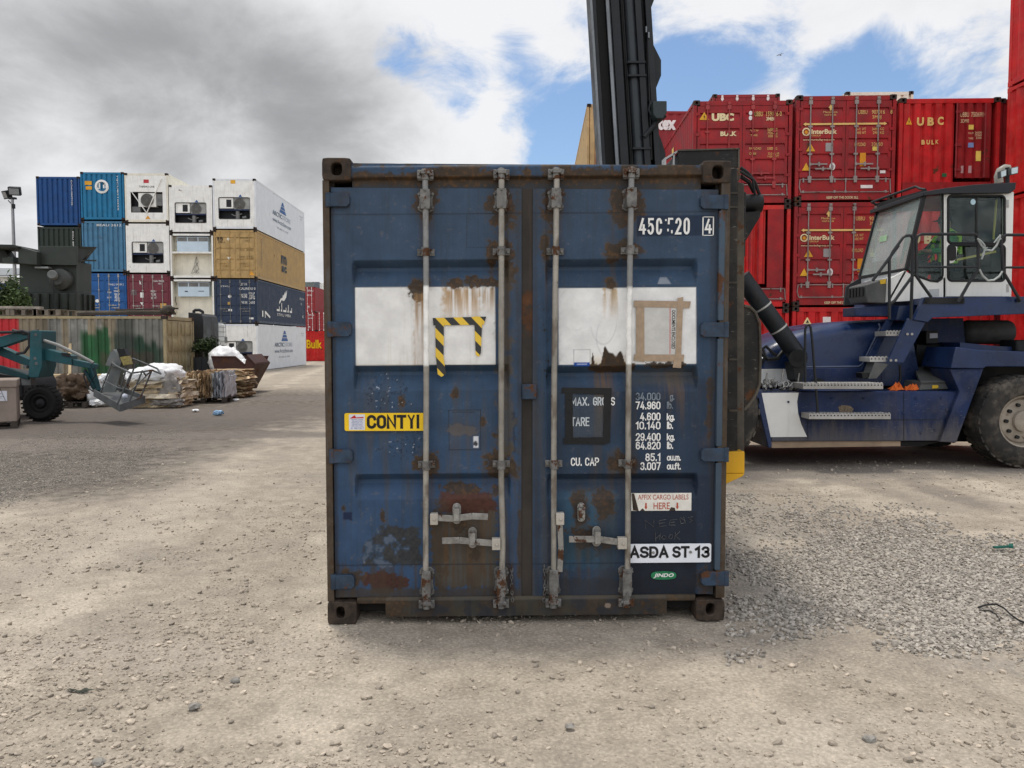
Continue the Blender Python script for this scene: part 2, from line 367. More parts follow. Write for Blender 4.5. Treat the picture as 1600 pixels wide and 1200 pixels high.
# ================================================================== ground
def ground():
    def axis(near, step, far, g=1.13):
        a = list(np.arange(0, near, step)); s = step
        while a[-1] < far: s *= g; a.append(a[-1] + s)
        return np.array(a)
    ys = axis(9.5, .035, 900); ys = np.concatenate([-axis(.5, .25, 120, 1.5)[:0:-1], ys])
    xp = axis(7.0, .04, 900); xs = np.concatenate([-xp[:0:-1], xp])
    X, Y = np.meshgrid(xs, ys); Z = np.zeros_like(X)
    fade = sst(70, 25, np.abs(X)) * sst(90, 30, Y)
    Z += (fbm(X / 2.2, Y / 2.2, o=3, seed=3) - .5) * .035 * fade
    near = sst(12, 7, Y) * sst(9, 6, np.abs(X))
    Z += (fbm(X / .35, Y / .35, o=4, seed=9) - .5) * .028 * near
    Z += (np.abs(fbm(X / .12, Y / .12, o=3, seed=19) - .5)) * .02 * near
    Z -= .012
    ny, nx = X.shape
    V = np.stack([X.ravel(), Y.ravel(), Z.ravel()], 1)
    i = np.arange((ny - 1) * (nx - 1)); r = i // (nx - 1); c = i % (nx - 1); a = r * nx + c
    m = bpy.data.materials.new('dusty hardcore'); m.use_nodes = True
    t = NT(m.node_tree); t.n.clear(); out = t.new('ShaderNodeOutputMaterial'); b = t.new('ShaderNodeBsdfPrincipled'); t.l.new(b.outputs[0], out.inputs[0])
    pos = t.new('ShaderNodeNewGeometry').outputs['Position']
    spx = t.new('ShaderNodeSeparateXYZ'); t.put(spx.inputs[0], pos)
    n1 = t.noise(pos, .55, 6, .6, .3); n2 = t.noise(pos, 5, 6, .65); n3 = t.noise(pos, 55, 6, .75); n4 = t.noise(pos, 1.6, 5, .6)
    col = t.mix(t.ramp(n2, .3, .72), (.318, .271, .212), (.448, .383, .303))
    col = t.mix(t.ramp(n1, .45, .72, 0, .75), col, (.275, .240, .198))
    col = t.mix(t.ramp(n4, .58, .8, 0, .35), col, (.50, .43, .345))
    def zone(cx, cy, rx, ry, soft=.5, wob=1.2):      # an uneven oval on the ground
        v = t.vmath('MULTIPLY', t.vmath('SUBTRACT', pos, (cx, cy, 0)), (1 / rx, 1 / ry, 0))
        d = t.math('ADD', t.vmath('LENGTH', v), t.math('MULTIPLY', t.math('SUBTRACT', n4, .5), wob))
        return t.ramp(d, 1 + soft * .5, 1 - soft * .5)
    grey = None
    for (px0, py0, px1, py1) in ((1150, 800, 1640, 1010), (-150, 690, 230, 775)):
        p, q = G(px0, py0), G(px1, py1); r_ = G((px0 + px1) / 2, (py0 + py1) / 2)
        z = zone(r_.x, (p.y + q.y) / 2, abs(G(px1, (py0 + py1) / 2).x - G(px0, (py0 + py1) / 2).x) / 2, abs(p.y - q.y) / 2)
        col = t.mix(t.math('MULTIPLY', z, .6), col, t.mix(t.ramp(n2, .3, .7), (.21, .195, .172), (.36, .335, .295)))
    # wheel tracks running along the yard
    wv = t.math('SINE', t.math('ADD', t.math('MULTIPLY', t.math('ADD', spx.outputs[0], t.math('MULTIPLY', spx.outputs[1], .13)), 3.4), t.math('MULTIPLY', n1, 5)))
    tr = t.math('MULTIPLY', t.ramp(wv, .2, .95), t.ramp(n4, .35, .65))
    col = t.mix(t.math('MULTIPLY', tr, .65), col, (.57, .49, .387))
    # the trodden, darker soil along the left side of the yard
    wob = t.math('ADD', t.math('MULTIPLY', t.math('SUBTRACT', n1, .5), 3.4), t.math('MULTIPLY', t.math('SUBTRACT', n4, .5), .8))
    lx = t.ramp(t.math('ADD', spx.outputs[0], wob), -2.9, -5.0, 0, 1)
    ly = t.math('MULTIPLY', t.ramp(t.math('ADD', spx.outputs[1], wob), 7.6, 9.6), t.ramp(t.math('ADD', spx.outputs[1], wob), 32, 25))
    col = t.mix(t.math('MULTIPLY', t.math('MULTIPLY', lx, ly), .92), col, t.mix(t.ramp(n2, .32, .70), (.068, .056, .045), (.195, .167, .136)))
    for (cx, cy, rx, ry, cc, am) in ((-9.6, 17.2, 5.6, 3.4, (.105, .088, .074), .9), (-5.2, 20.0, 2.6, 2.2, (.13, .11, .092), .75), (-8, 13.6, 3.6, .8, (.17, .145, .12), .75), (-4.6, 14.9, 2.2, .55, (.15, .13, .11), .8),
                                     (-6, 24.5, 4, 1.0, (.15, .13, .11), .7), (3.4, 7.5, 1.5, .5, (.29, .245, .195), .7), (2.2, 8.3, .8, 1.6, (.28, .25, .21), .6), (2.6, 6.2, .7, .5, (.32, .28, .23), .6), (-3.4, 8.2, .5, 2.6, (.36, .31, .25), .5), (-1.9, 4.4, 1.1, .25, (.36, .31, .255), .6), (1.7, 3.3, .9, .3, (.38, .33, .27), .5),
                                     (4.4, 11.3, 4.2, 1.5, (.17, .15, .13), .75), (5.2, 8.9, .2, .95, (.2, .17, .14), .75), (4.6, 9.2, .15, .8, (.22, .19, .155), .5)):  # first oval here paints the truck's shade on the ground beneath it
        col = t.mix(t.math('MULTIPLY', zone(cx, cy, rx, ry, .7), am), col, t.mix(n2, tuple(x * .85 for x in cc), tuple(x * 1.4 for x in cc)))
    vo = t.new('ShaderNodeTexVoronoi'); vo.inputs['Scale'].default_value = 46; t.put(vo.inputs['Vector'], pos)
    vo2 = t.new('ShaderNodeTexVoronoi'); vo2.inputs['Scale'].default_value = 17; t.put(vo2.inputs['Vector'], pos)
    sv = t.ramp(vo.outputs['Distance'], 0, .8, 1.10, .80)
    sv = t.math('MULTIPLY', sv, t.ramp(n3, .25, .75, .76, 1.2))
    cb_ = t.new('ShaderNodeCombineXYZ'); [t.put(cb_.inputs[k], sv) for k in range(3)]
    col = t.mix(1.0, col, cb_.outputs[0], 'MULTIPLY')
    t.put(b.inputs['Base Color'], col); b.inputs['Roughness'].default_value = .92; b.inputs['Specular IOR Level'].default_value = .25
    bp = t.new('ShaderNodeBump'); bp.inputs['Distance'].default_value = .011; bp.inputs['Strength'].default_value = .75
    h = t.math('ADD', t.math('MULTIPLY', n3, .7), t.math('MULTIPLY', t.ramp(vo.outputs['Distance'], .1, .55, 1, 0), .5))
    h = t.math('ADD', h, t.math('MULTIPLY', t.ramp(vo2.outputs['Distance'], .1, .5, 1, 0), t.ramp(n4, .5, .7, 0, .9)))
    t.put(bp.inputs['Height'], h); t.l.new(bp.outputs[0], b.inputs['Normal'])
    me = npmesh('ground', V, np.stack([a, a + 1, a + nx + 1, a + nx], 1), m, True)
    o = bpy.data.objects.new('ground', me); C.objects.link(o); tag(o, kind='structure')
    return X, Y, Z
GX, GY, GZ = ground()

def gravel(name, label, pts, sizes, cols, seed):
    rng = np.random.default_rng(seed)
    bm = bmesh.new(); bmesh.ops.create_icosphere(bm, subdivisions=1, radius=1); bv = np.array([v.co[:] for v in bm.verts]); bf = np.array([[v.index for v in f.verts] for f in bm.faces]); bm.free()
    n = len(pts); k = len(bv)
    var = []
    for i in range(14):
        q = bv * (1 + rng.uniform(-.32, .32, (k, 1))) * np.array([1, rng.uniform(.6, .95), rng.uniform(.4, .8)])
        var.append(q)
    var = np.array(var)[rng.integers(0, 14, n)]
    a = rng.uniform(0, 2 * PI, n); ca, sa = np.cos(a)[:, None], np.sin(a)[:, None]
    tl = rng.uniform(-.45, .45, n)[:, None]
    x = var[:, :, 0] * ca - var[:, :, 1] * sa; y = var[:, :, 0] * sa + var[:, :, 1] * ca; z = var[:, :, 2] + x * tl
    V = np.stack([x, y, z], 2) * sizes[:, None, None] + pts[:, None, :]
    Fq = (bf[None] + (np.arange(n) * k)[:, None, None]).reshape(-1, 3)
    me = npmesh(name, V.reshape(-1, 3), Fq, M('stone', (.3, .28, .25), rough=.9, attr='Col', var=.22, vscale=40, spec=.25))
    setcol(me, np.repeat(cols, k, 0))
    o = bpy.data.objects.new(name, me); C.objects.link(o); return tag(o, label, kind='stuff')
def ground_z(x, y):
    xs = GX[0]; ys = GY[:, 0]
    i = np.clip(np.searchsorted(xs, x) - 1, 0, len(xs) - 2); j = np.clip(np.searchsorted(ys, y) - 1, 0, len(ys) - 2)
    return np.maximum.reduce([GZ[j, i], GZ[j, i + 1], GZ[j + 1, i], GZ[j + 1, i + 1]]) * .5 + .5 * GZ[j, i]
def scatter():
    rng = np.random.default_rng(5)
    # loose stones over the tan dust: sampled evenly in the picture's ground, so nearer ones are not starved
    n = 110000
    Y = 1.9 * (11.5 / 1.9) ** rng.uniform(0, 1, n); X = Y * rng.uniform(-.72, .70, n) + .03 * Y
    dens = fbm(X / .9, Y / .9, o=4, seed=31); keep = rng.uniform(0, 1, n) < sst(.36, .70, dens) * .8 + .10
    keep &= rng.uniform(0, 1, n) < np.clip((1.6 / Y) ** .3, 0, 1)
    X, Y = X[keep], Y[keep]; n = len(X)
    S = .0042 * rng.pareto(2.2, n).clip(0, 6) + .0028 + .0012 * (Y > 4) ; S = S.clip(.003, .022)
    base = np.array([.45, .38, .30]); base2 = np.array([.32, .275, .22])
    mixv = rng.uniform(0, 1, (n, 1)); cols = (base * mixv + base2 * (1 - mixv)) * rng.uniform(.72, 1.15, (n, 1))
    z = ground_z(X, Y)
    gravel('gravel', 'loose tan stones scattered over the dusty yard', np.stack([X, Y, z + S * .15], 1), S, cols, 1)
    # dense patch of grey crushed stone to the right of the container
    def patch(px0, py0, px1, py1, n, smin, smax, seed, shape, glo=.20, ghi=.44):
        p, q = G(px0, py0), G(px1, py1)
        u = rng.uniform(px0, px1, n * 3); v0 = rng.uniform(0, 1, n * 3)
        d0, d1 = (py0 - 533), (py1 - 533); v = 533 + d0 * (d1 / d0) ** v0
        w_ = shape(u, v) + (fbm(u / 90, v / 34, o=5, seed=seed) - .5) * 2.4
        k = rng.uniform(0, 1, n * 3) < sst(-.35, .9, w_) ** 1.2
        u, v = u[k][:n], v[k][:n]
        P = np.array([G(a, b)[:] for a, b in zip(u, v)])
        s = rng.uniform(smin, smax, len(P)) * rng.choice([.45, .7, 1, 1, 1.3], len(P))
        g = rng.uniform(glo, ghi, (len(P), 1)) * np.array([1.0, .90, .77]) 
        return np.stack([P[:, 0], P[:, 1], ground_z(P[:, 0], P[:, 1]) + s * .3], 1), s, g
    a = patch(1135, 770, 1640, 1040, 21000, .008, .017, 41, lambda u, v: np.clip(1 - np.abs((v - 905 - (u - 1300) * .04) / 95) ** 2, -1, 1) * np.clip((u - 1120) / 200, -.4, 1))
    gravel('gravel', 'dense grey crushed stone patch right of the blue container', *a, 2)
    b = patch(-60, 670, 330, 800, 16000, .005, .010, 43, lambda u, v: np.clip(1 - np.abs((v - 732 + (u - 60) * .16) / 42) ** 2, -1, 1) - np.clip((u - 130) / 130, 0, 2), .15, .33)
    gravel('gravel', 'fine grey stone patch in front of the pallet box', *b, 3)
scatter()

# ================================================================== the blue container in front
PC = [(508, 245), (1143, 254), (1132, 970), (507, 972)]                       # its front corners in the photograph
YC = 4.84
for _ in range(8):
    wpx = (W(1137, 608, YC) - W(507.5, 608, YC)).x; YC *= 2.438 / wpx
HX0 = (W(1137, 608, YC).x + W(507.5, 608, YC).x) / 2
HH = W(825, 249, YC).z; HW = 2.438
def solve_h(src, dst):
    A = []; B = []
    for (x, y), (u, v) in zip(src, dst):
        A += [[x, y, 1, 0, 0, 0, -u * x, -u * y], [0, 0, 0, x, y, 1, -v * x, -v * y]]; B += [u, v]
    return np.append(np.linalg.solve(np.array(A, float), np.array(B, float)), 1).reshape(3, 3)
HM = solve_h(PC, [(-HW / 2, HH), (HW / 2, HH), (HW / 2, 0), (-HW / 2, 0)]); HI = np.linalg.inv(HM)
def hx(px, py):
    v = HM @ np.array([px, py, 1.0]); return float(v[0] / v[2]), float(v[1] / v[2])
def hpx(x, z):
    v = np.tensordot(HI, np.stack([x, z, np.ones_like(x)]), 1); return v[0] / v[2], v[1] / v[2]
HL = 13.7
hero = thing('shipping_container', 'weathered dark blue container with rusty doors, standing on the gravel in the middle', 'shipping container', (HX0, YC, 0))
mat_hero = pmat('weathered blue paint', (.04, .06, .1), rough=.5, attr='Col', var=.12, vscale=9, bump=.0012, bscale=70, spec=.18)

BLUE = np.array([.034, .064, .112]); RUSTD = np.array([.040, .027, .017]); RUSTO = np.array([.125, .066, .028]); RUSTR = np.array([.066, .026, .017])
def painter(x, z, base):
    Up, Vp = hpx(x, z)
    n1 = fbm(Up / 70, Vp / 70, o=4, seed=1); n2 = fbm(Up / 14, Vp / 14, o=4, seed=2); n3 = fbm(Up / 4.5, Vp / 4.5, o=3, seed=3); st = fbm(Up / 5, Vp / 110, o=4, seed=4); st2 = fbm(Up / 14, Vp / 220, o=3, seed=5)
    col = np.ones(x.shape + (3,)) * base
    col = col * (1 + .5 * (n1 - .5) + .28 * (n2 - .5) + .25 * (st - .5))[..., None]
    def over(mask, c):
        nonlocal col
        mask = np.clip(mask, 0, 1)[..., None]; col = col * (1 - mask) + np.asarray(c) * mask
    def blob(cx, cy, rx, ry, rag=1.0, soft=.12):
        d = 1 - np.sqrt(((Up - cx) / rx) ** 2 + ((Vp - cy) / ry) ** 2)
        q = d + rag * ((n2 - .5) * 1.5 + (n3 - .5) * .9)
        if rag >= .8 and rx < 30:
            over(sst(-.55, .3, q) * .45, (.075, .060, .042))
            over(np.exp(-((Up - cx) / (rx * .75)) ** 2) * sst(cy, cy + ry * .6, Vp) * sst(cy + ry * 5 + 20, cy + ry, Vp) * sst(.35, .7, st) * .38, (.082, .056, .034))
        return sst(0, soft, q)
    def rect(x0, y0, x1, y1, soft=1.2, rag=0.0):
        w_ = (n3 - .5) * rag + (n2 - .5) * rag
        return sst(-soft, soft, Up - x0 + w_) * sst(-soft, soft, x1 - Up + w_) * sst(-soft, soft, Vp - y0 + w_) * sst(-soft, soft, y1 - Vp + w_)
    rc = RUSTD[None, None] * (.8 + .6 * n2[..., None]) * (1 - sst(.5, .8, n3)[..., None]) + RUSTO * .7 * sst(.5, .8, n3)[..., None]
    rr = RUSTR * (.7 + .7 * n3[..., None])
    return dict(U=Up, V=Vp, n1=n1, n2=n2, n3=n3, st=st, st2=st2, over=over, blob=blob, rect=rect, rc=rc, rr=rr, get=lambda: col)
def grid_part(name, x0, x1, z0, z1, yoff, paint, back, res=.005, lab=None):
    nx = max(2, int(round((x1 - x0) / res)) + 1); nz = max(2, int(round((z1 - z0) / res)) + 1)
    xs = np.linspace(x0, x1, nx); zs = np.linspace(z0, z1, nz); X, Z = np.meshgrid(xs, zs)
    Y = yoff(X, Z); col = paint(X, Z)
    V = np.stack([X.ravel(), Y.ravel(), Z.ravel()], 1); i = np.arange((nz - 1) * (nx - 1)); r = i // (nx - 1); c = i % (nx - 1); a = r * nx + c
    Fq = np.stack([a, a + 1, a + nx + 1, a + nx], 1)
    loop = np.concatenate([np.arange(nx), np.arange(1, nz) * nx + nx - 1, (nz - 1) * nx + np.arange(nx - 2, -1, -1), np.arange(nz - 2, 0, -1) * nx])
    m = len(loop); o = len(V); Vb = V[loop].copy(); Vb[:, 1] = back; V = np.vstack([V, Vb]); k = np.arange(m); k2 = (k + 1) % m
    Fq = np.vstack([Fq, np.stack([loop[k], o + k, o + k2, loop[k2]], 1)])
    me = npmesh(name, V, Fq, mat_hero, True); me.set_sharp_from_angle(angle=math.radians(50))
    cc = col.reshape(-1, 3); setcol(me, np.vstack([cc, cc[loop]]))
    ob = bpy.data.objects.new(name, me); link(ob, hero)
    if lab: ob['label'] = lab
    return ob

def groove(V, tops):
    g = np.zeros_like(V)
    for t0 in tops:
        g = np.maximum(g, np.minimum(np.clip((V - t0 + 1) / 11, 0, 1), np.clip((t0 + 39 - V) / 24, 0, 1)))
    return g
def door_paint(right):
    def f(X, Z):
        p = painter(X, Z, BLUE * (.86 if right else 1.0)); U_, V_, over, blob, rect = p['U'], p['V'], p['over'], p['blob'], p['rect']
        n1, n2, n3, st, st2, rc, rr = p['n1'], p['n2'], p['n3'], p['st'], p['st2'], p['rc'], p['rr']
        over(sst(520, 300, V_) * .28, (.060, .078, .105))                        # chalky fading high up
        over(sst(560, 800, V_) * (.25 if right else .32), (.028, .066, .15) if not right else (.022, .032, .055))
        over(sst(.56, .75, st) * .35, (.035, .042, .052))
        over(sst(.54, .72, st2) * sst(430, 700, V_) * .42, (.07, .06, .046)); over(sst(.52, .7, st) * sst(820, 935, V_) * .5, (.055, .042, .03))
        over(sst(.64, .72, n3) * sst(.5, .7, n2) * .5, (.10, .10, .11))
        if not right:
            for a in ((668, 308, 16, 36, .9), (786, 316, 20, 44, 1.), (792, 400, 14, 40, 1.1), (771, 396, 10, 26, 1), (668, 722, 19, 20, .9), (650, 722, 7, 10, 1), (780, 722, 24, 26, 1), (799, 728, 8, 18, 1),
                      (712, 612, 6, 11, .9), (626, 625, 6, 9, 1.2), (754, 656, 4, 7, 1), (774, 678, 6, 4, 1), (594, 804, 5, 10, 1), (533, 790, 4, 5, 1)):
                over(blob(*a) * .92, rc)
            over(blob(735, 790, 42, 20, .5) * .95, rr); over(rect(684, 766, 768, 800, 2, 8) * .95, rr); over(blob(720, 762, 40, 9, .9) * .9, rc); over(blob(775, 765, 10, 9, 1) * .8, rc)
            over(rect(673, 800, 774, 918, 3, 14) * .86, np.array([.075, .066, .048]) * (.65 + .8 * st[..., None]))
            over(rect(673, 800, 774, 918, 3, 14) * sst(.5, .62, st2) * .6, RUSTD * 1.5); over(blob(684, 850, 12, 70, 1) * .6, RUSTD * 1.3); over(rect(676, 806, 772, 900, 3, 14) * sst(.48, .66, st) * .55, RUSTO * .8); over(rect(676, 806, 690, 916, 3, 8) * sst(.4, .6, st) * .6, RUSTO * .75); over(blob(718, 822, 20, 12, 1) * .8, rc); over(blob(740, 866, 10, 14, 1) * .7, rc)
            over(blob(597, 908, 38, 17, .55) * .95, rr * .8); over(rect(525, 880, 812, 935, 6, 18) * sst(.44, .62, st) * .5, RUSTD * 1.3); over(blob(540, 905, 18, 16, 1) * .85, rc); over(rect(515, 918, 815, 940, 3, 8) * .8, np.array([.05, .04, .03]))
            # torn, scorched square of adhesive
            d = np.minimum.reduce([(U_ - 560) * .78 + (V_ - 868) * .62 + 6, (640 - U_) * .72 + (V_ - 822) * .1 + 8, 882 - V_ + (n2 - .5) * 8, V_ - 822 + (U_ - 590) * -.05 + 4, (U_ - 562) + 0 * V_, (648 - U_) * .8 - (842 - V_) * .6 + 14])
            scr = sst(-1.5, 2, d + (n3 - .5) * 9 + (n2 - .5) * 10)
            over(scr * .95, np.array([.035, .035, .034]) * (.5 + 1.0 * n3[..., None])); over(scr * sst(.60, .68, n2) * .85, (.20, .20, .21)); over(scr * sst(.52, .56, n1) * sst(.5, .6, n2) * .7, BLUE)
            wm = rect(555.5, 444.5, 775, 566.5, .8); over(wm, np.array([.74, .73, .70]) * (1 - .10 * (n1[..., None])))
            over(wm * sst(555, 566, V_) * .15, (.4, .38, .33))
            over(blob(653, 452, 12, 18, .9) * .95, rc)
            over(wm * rect(647, 455, 664, 566, 2, 5) * (.45 + .45 * sst(520, 460, V_)) * sst(.2, .6, st), np.array([.34, .20, .09]))
            over(wm * rect(694, 448, 752, 505, 4, 10) * sst(520, 450, V_) * sst(.34, .6, st) * .9, np.array([.42, .25, .10]))
            over(wm * rect(756, 446, 775, 490, 3, 10) * sst(500, 446, V_) * sst(.35, .6, st) * .8, np.array([.42, .25, .10]))
            over(wm * sst(.62, .75, st) * .25, np.array([.5, .45, .36]))
            for a in ((712, 438, 14, 8, .9), (738, 434, 12, 9, .9), (768, 438, 26, 7, 1.2), (655, 440, 16, 9, 1)): over(blob(*a) * .95, rc)
            over(rect(706, 640, 742, 641.5, .6) + rect(700, 637, 751, 638.2, .5) + rect(700, 637, 701.2, 700, .5) + rect(750, 637, 751.2, 700, .5) + rect(700, 699, 751, 700.2, .5), (.02, .022, .025))
            over(rect(701, 638, 750, 699, 1) * .25, (.06, .075, .10)); over(blob(716, 668, 26, 10, .9) * .5, (.12, .10, .09)); over(rect(739, 679, 747, 697, .7), (.62, .63, .65)); over(blob(743, 691, 3, 4, .8), (.05, .05, .06))
            over(rect(532, 797, 546, 809, 1.2, 3), (.012, .02, .05)); over(rect(523, 297, 550, 321, 1, 4) * .4, rc)
            over(rect(736, 331, 774, 332, .5) * .6 + rect(731, 333, 732, 383, .5) * .5 + rect(731, 383, 772, 384, .5) * .5, (.014, .02, .03))
            for a in ((610, 612, 34, 30), (632, 690, 38, 20)):                        # scuffed scratches
                over(np.clip(blob(*a, 1.2) * sst(.62, .66, fbm(U_ / 3 + V_ / 9, V_ / 3.2 - U_ / 8, o=3, seed=61)), 0, 1) * .6, (.012, .016, .025))
                over(np.clip(blob(*a, .7) * sst(.78, .81, fbm(U_ / 3.2 - V_ / 7, V_ / 4 + U_ / 9, o=3, seed=67)), 0, 1) * .8, (.45, .47, .5))
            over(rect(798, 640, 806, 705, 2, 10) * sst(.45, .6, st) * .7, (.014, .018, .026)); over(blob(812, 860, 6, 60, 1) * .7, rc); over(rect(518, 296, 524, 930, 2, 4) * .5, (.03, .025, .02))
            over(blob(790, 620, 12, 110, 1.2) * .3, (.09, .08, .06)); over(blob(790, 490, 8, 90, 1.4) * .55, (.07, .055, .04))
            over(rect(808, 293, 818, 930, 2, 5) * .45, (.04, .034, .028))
        else:
            for a in ((860, 316, 12, 40, 1), (878, 300, 10, 30, 1.), (976, 312, 22, 40, .9), (1000, 318, 12, 24, 1), (854, 390, 7, 26, 1), (980, 390, 26, 19, .6), (965, 392, 16, 18, .8), (976, 722, 26, 18, 1), (960, 722, 12, 14, 1),
                      (958, 440, 9, 9, 1), (908, 795, 14, 28, .9), (922, 800, 12, 30, 1), (940, 785, 16, 18, .9), (950, 790, 12, 20, 1.), (914, 826, 26, 12, 1), (930, 855, 18, 8, 1.1), (1111, 650, 5, 28, 1), (1113, 610, 6, 26, 1.3), (1013, 800, 5, 8, 1), (880, 806, 6, 3, 1)):
                over(blob(*a) * .9, rc)
            over(rect(870, 768, 965, 890, 4, 10) * .55, np.array([.028, .085, .14]) * (.6 + .8 * st[..., None]))
            over(rect(884, 772, 900, 880, 3, 10) * .55, np.array([.03, .10, .17])); over(rect(920, 772, 934, 850, 3, 10) * .6, np.array([.035, .105, .175])); over(rect(880, 840, 930, 878, 4, 18) * .45, (.03, .045, .04))
            for a in ((906, 796, 13, 30, .8), (944, 788, 16, 24, .8), (912, 832, 24, 10, 1), (905, 778, 12, 8, .9)): over(blob(*a) * .9, rc)
            over(blob(925, 850, 30, 9, 1.1) * .7, rc); over(rect(935, 800, 965, 930, 4, 14) * .4, (.05, .04, .028)); over(rect(850, 905, 1090, 935, 3, 10) * .55, np.array([.035, .03, .025])); over(blob(1105, 910, 26, 20, 1) * .75, rc)
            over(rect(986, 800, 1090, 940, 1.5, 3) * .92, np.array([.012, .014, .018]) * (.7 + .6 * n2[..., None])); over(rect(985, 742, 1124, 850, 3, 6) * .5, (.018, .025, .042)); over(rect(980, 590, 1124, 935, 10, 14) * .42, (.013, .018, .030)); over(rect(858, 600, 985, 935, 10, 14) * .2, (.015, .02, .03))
            wm = rect(874.5, 448, 1090.5, 567.5, .8); over(wm, np.array([.74, .735, .715]) * (1 - .08 * n1[..., None]))
            for (cx, cy, rx, ry) in ((900, 480, 26, 34), (945, 490, 22, 46), (962, 525, 28, 38)):      # ghosts of removed letters
                e = np.sqrt(((U_ - cx) / rx) ** 2 + ((V_ - cy) / ry) ** 2); over(wm * sst(.05, .02, np.abs(e - 1)) * .28 * sst(.3, .5, n1), (.3, .3, .3))
            over(wm * rect(945, 448, 968, 500, 3, 8) * sst(510, 448, V_) * sst(.3, .6, st) * .8, np.array([.45, .30, .13])); over(blob(958, 441, 9, 8, .8) * .95, rc)
            hh = 573 - V_ - 26 * (np.exp(-((U_ - 947) / 5) ** 2) + .85 * np.exp(-((U_ - 928) / 2.2) ** 2) + .8 * np.exp(-((U_ - 958) / 9) ** 2) + .9 * np.exp(-((U_ - 972) / 6) ** 2)) + (n2 - .5) * 9
            bm_ = rect(925, 530, 995, 578, 1) * sst(1.5, -1.5, hh - 3); over(bm_, rc * .8); over(blob(1040, 570, 36, 6, .9) * .95, rc * .8); over(blob(960, 572, 40, 8, .8) * .95, rc * .8)
            over(wm * rect(926, 535, 985, 568, 3, 4) * (1 - bm_) * sst(545, 570, V_) * .5, (.5, .36, .17))
            for (cx, w_) in ((942, 12), (952, 9), (1046, 16), (1062, 14)): over(np.exp(-((U_ - cx) / w_) ** 2) * sst(575, 585, V_) * sst(690, 590, V_) * sst(.25, .7, st) * .6, np.array([.13, .075, .035]))
            over(rect(990, 574, 1090, 600, 5, 8) * .4, (.075, .07, .055))
            over(rect(898, 544, 924, 545, .4) + rect(898, 544, 899, 565, .4) + rect(923, 544, 924, 565, .4), (.3, .3, .3)); over(rect(898, 564, 923, 570, .6), (.012, .06, .27)); over(rect(903, 566, 919, 567.4, .5) * .8, (.5, .55, .7))
            over(rect(998, 336, 1122, 368, 1.2) * .85, np.array([.012, .022, .045]) * (.8 + .4 * n2[..., None]))
            tz = (V_ - 431) / 12; over(sst(0, .1, tz) * sst(1, .9, tz) * sst(-1, 1, 5 + tz * 6 - np.abs(U_ - 1041)), (.20, .22, .25))
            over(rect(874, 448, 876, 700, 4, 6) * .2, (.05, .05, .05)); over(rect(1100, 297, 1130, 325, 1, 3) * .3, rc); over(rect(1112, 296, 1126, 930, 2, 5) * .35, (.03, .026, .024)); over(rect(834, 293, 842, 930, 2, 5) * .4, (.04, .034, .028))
            over(np.exp(-((U_ - 1103) / 7) ** 2) * sst(590, 620, V_) * sst(720, 690, V_) * sst(.3, .6, st) * .6, RUSTO * .6)
            over(rect(852, 480, 858, 620, 1, 6) * sst(.62, .7, n3), (.02, .02, .02))
        # faint press line across the top and bottom of the door
        for yy in (331, 881): over(sst(1.6, .5, np.abs(V_ - yy)) * .55, (.015, .018, .024))
        return p['get']()
    return f
def door_y(ix0, ix1, tops):
    def f(X, Z):
        U_, V_ = hpx(X, Z); ins = sst(ix0 - 1, ix0 + 4, U_) * sst(ix1 + 1, ix1 - 4, U_)
        return .028 + ins * (.006 + .062 * groove(V_, tops)) + (fbm(X / .25, Z / .25, o=2, seed=8) - .5) * .006 * ins + .006 * sst(.05, 0, np.abs(U_ - ix0) / 40) * 0
    return f
zt, zb = hx(825, 293)[1], hx(825, 931)[1]
xl0, xl1, xr0, xr1 = hx(519, 600)[0], hx(815.5, 600)[0], hx(833, 600)[0], hx(1121, 600)[0]
DL = grid_part('door', xl0, xl1, zb, zt, door_y(552, 796, (403, 567, 738)), door_paint(False), .11, lab='door with a blank white panel and yellow number plate')
DR = grid_part('door', xr0, xr1, zb, zt, door_y(855, 1092, (404, 571, 740)), door_paint(True), .11, lab='door with white weight figures and a torn document pouch')
for a in (DL, DR): MW[a.name] = MW[hero.name]

def frame_paint(base, rustamt, extra=None):
    def f(X, Z):
        p = painter(X, Z, base); p['over'](sst(.5 - rustamt * .25, .58 - rustamt * .25, p['n2'] * .6 + p['n1'] * .4), p['rc'])
        p['over'](sst(.5, .8, p['st']) * .4, (.03, .025, .02))
        if extra: extra(p)
        return p['get']()
    return f
def hd(p):
    V_, U_, over = p['V'], p['U'], p['over']
    over(sst(275, 278, V_) * .85, np.array([.035, .032, .03]) * (.7 + .6 * p['n2'][..., None]))
    for x0, x1, top in ((555, 664, 268), (670, 782, 264), (800, 862, 274), (884, 972, 267), (994, 1104, 265), (690, 745, 259), (1030, 1075, 257)):
        ed = top + (p['n2'] - .5) * 16 + 3 * np.sin(U_ / 19.0)
        over(sst(-3, 2, U_ - x0) * sst(-3, 2, x1 - U_) * sst(-1, 3, V_ - ed) * sst(-2, 2, 286 - V_ + (p['n3'] - .5) * 10) * .95, p['rc'])
    over(sst(8, 0, np.abs(V_ - 279) + (p['n2'] - .5) * 14) * .6, p['rc'])
    over(sst(252, 259, V_) * 0 + sst(262, 254, V_) * .25, (.07, .10, .14))
    for cx in (860, 1045): over(p['blob'](cx, 262, 12, 8, 1) * .5, p['rc'])
zh0, zh1 = hx(825, 293)[1], hx(825, 256)[1]; xh0, xh1 = hx(553, 270)[0], hx(1099, 270)[0]
def header_y(X, Z):
    U_, V_ = hpx(X, Z); return .008 + .03 * sst(274, 279, V_) + .012 * np.clip((262 - V_) / 6, 0, 1) ** 2 + .004 * np.sin(U_ / 7.0) * sst(.5, .7, fbm(U_ / 60, V_ / 60, seed=5))
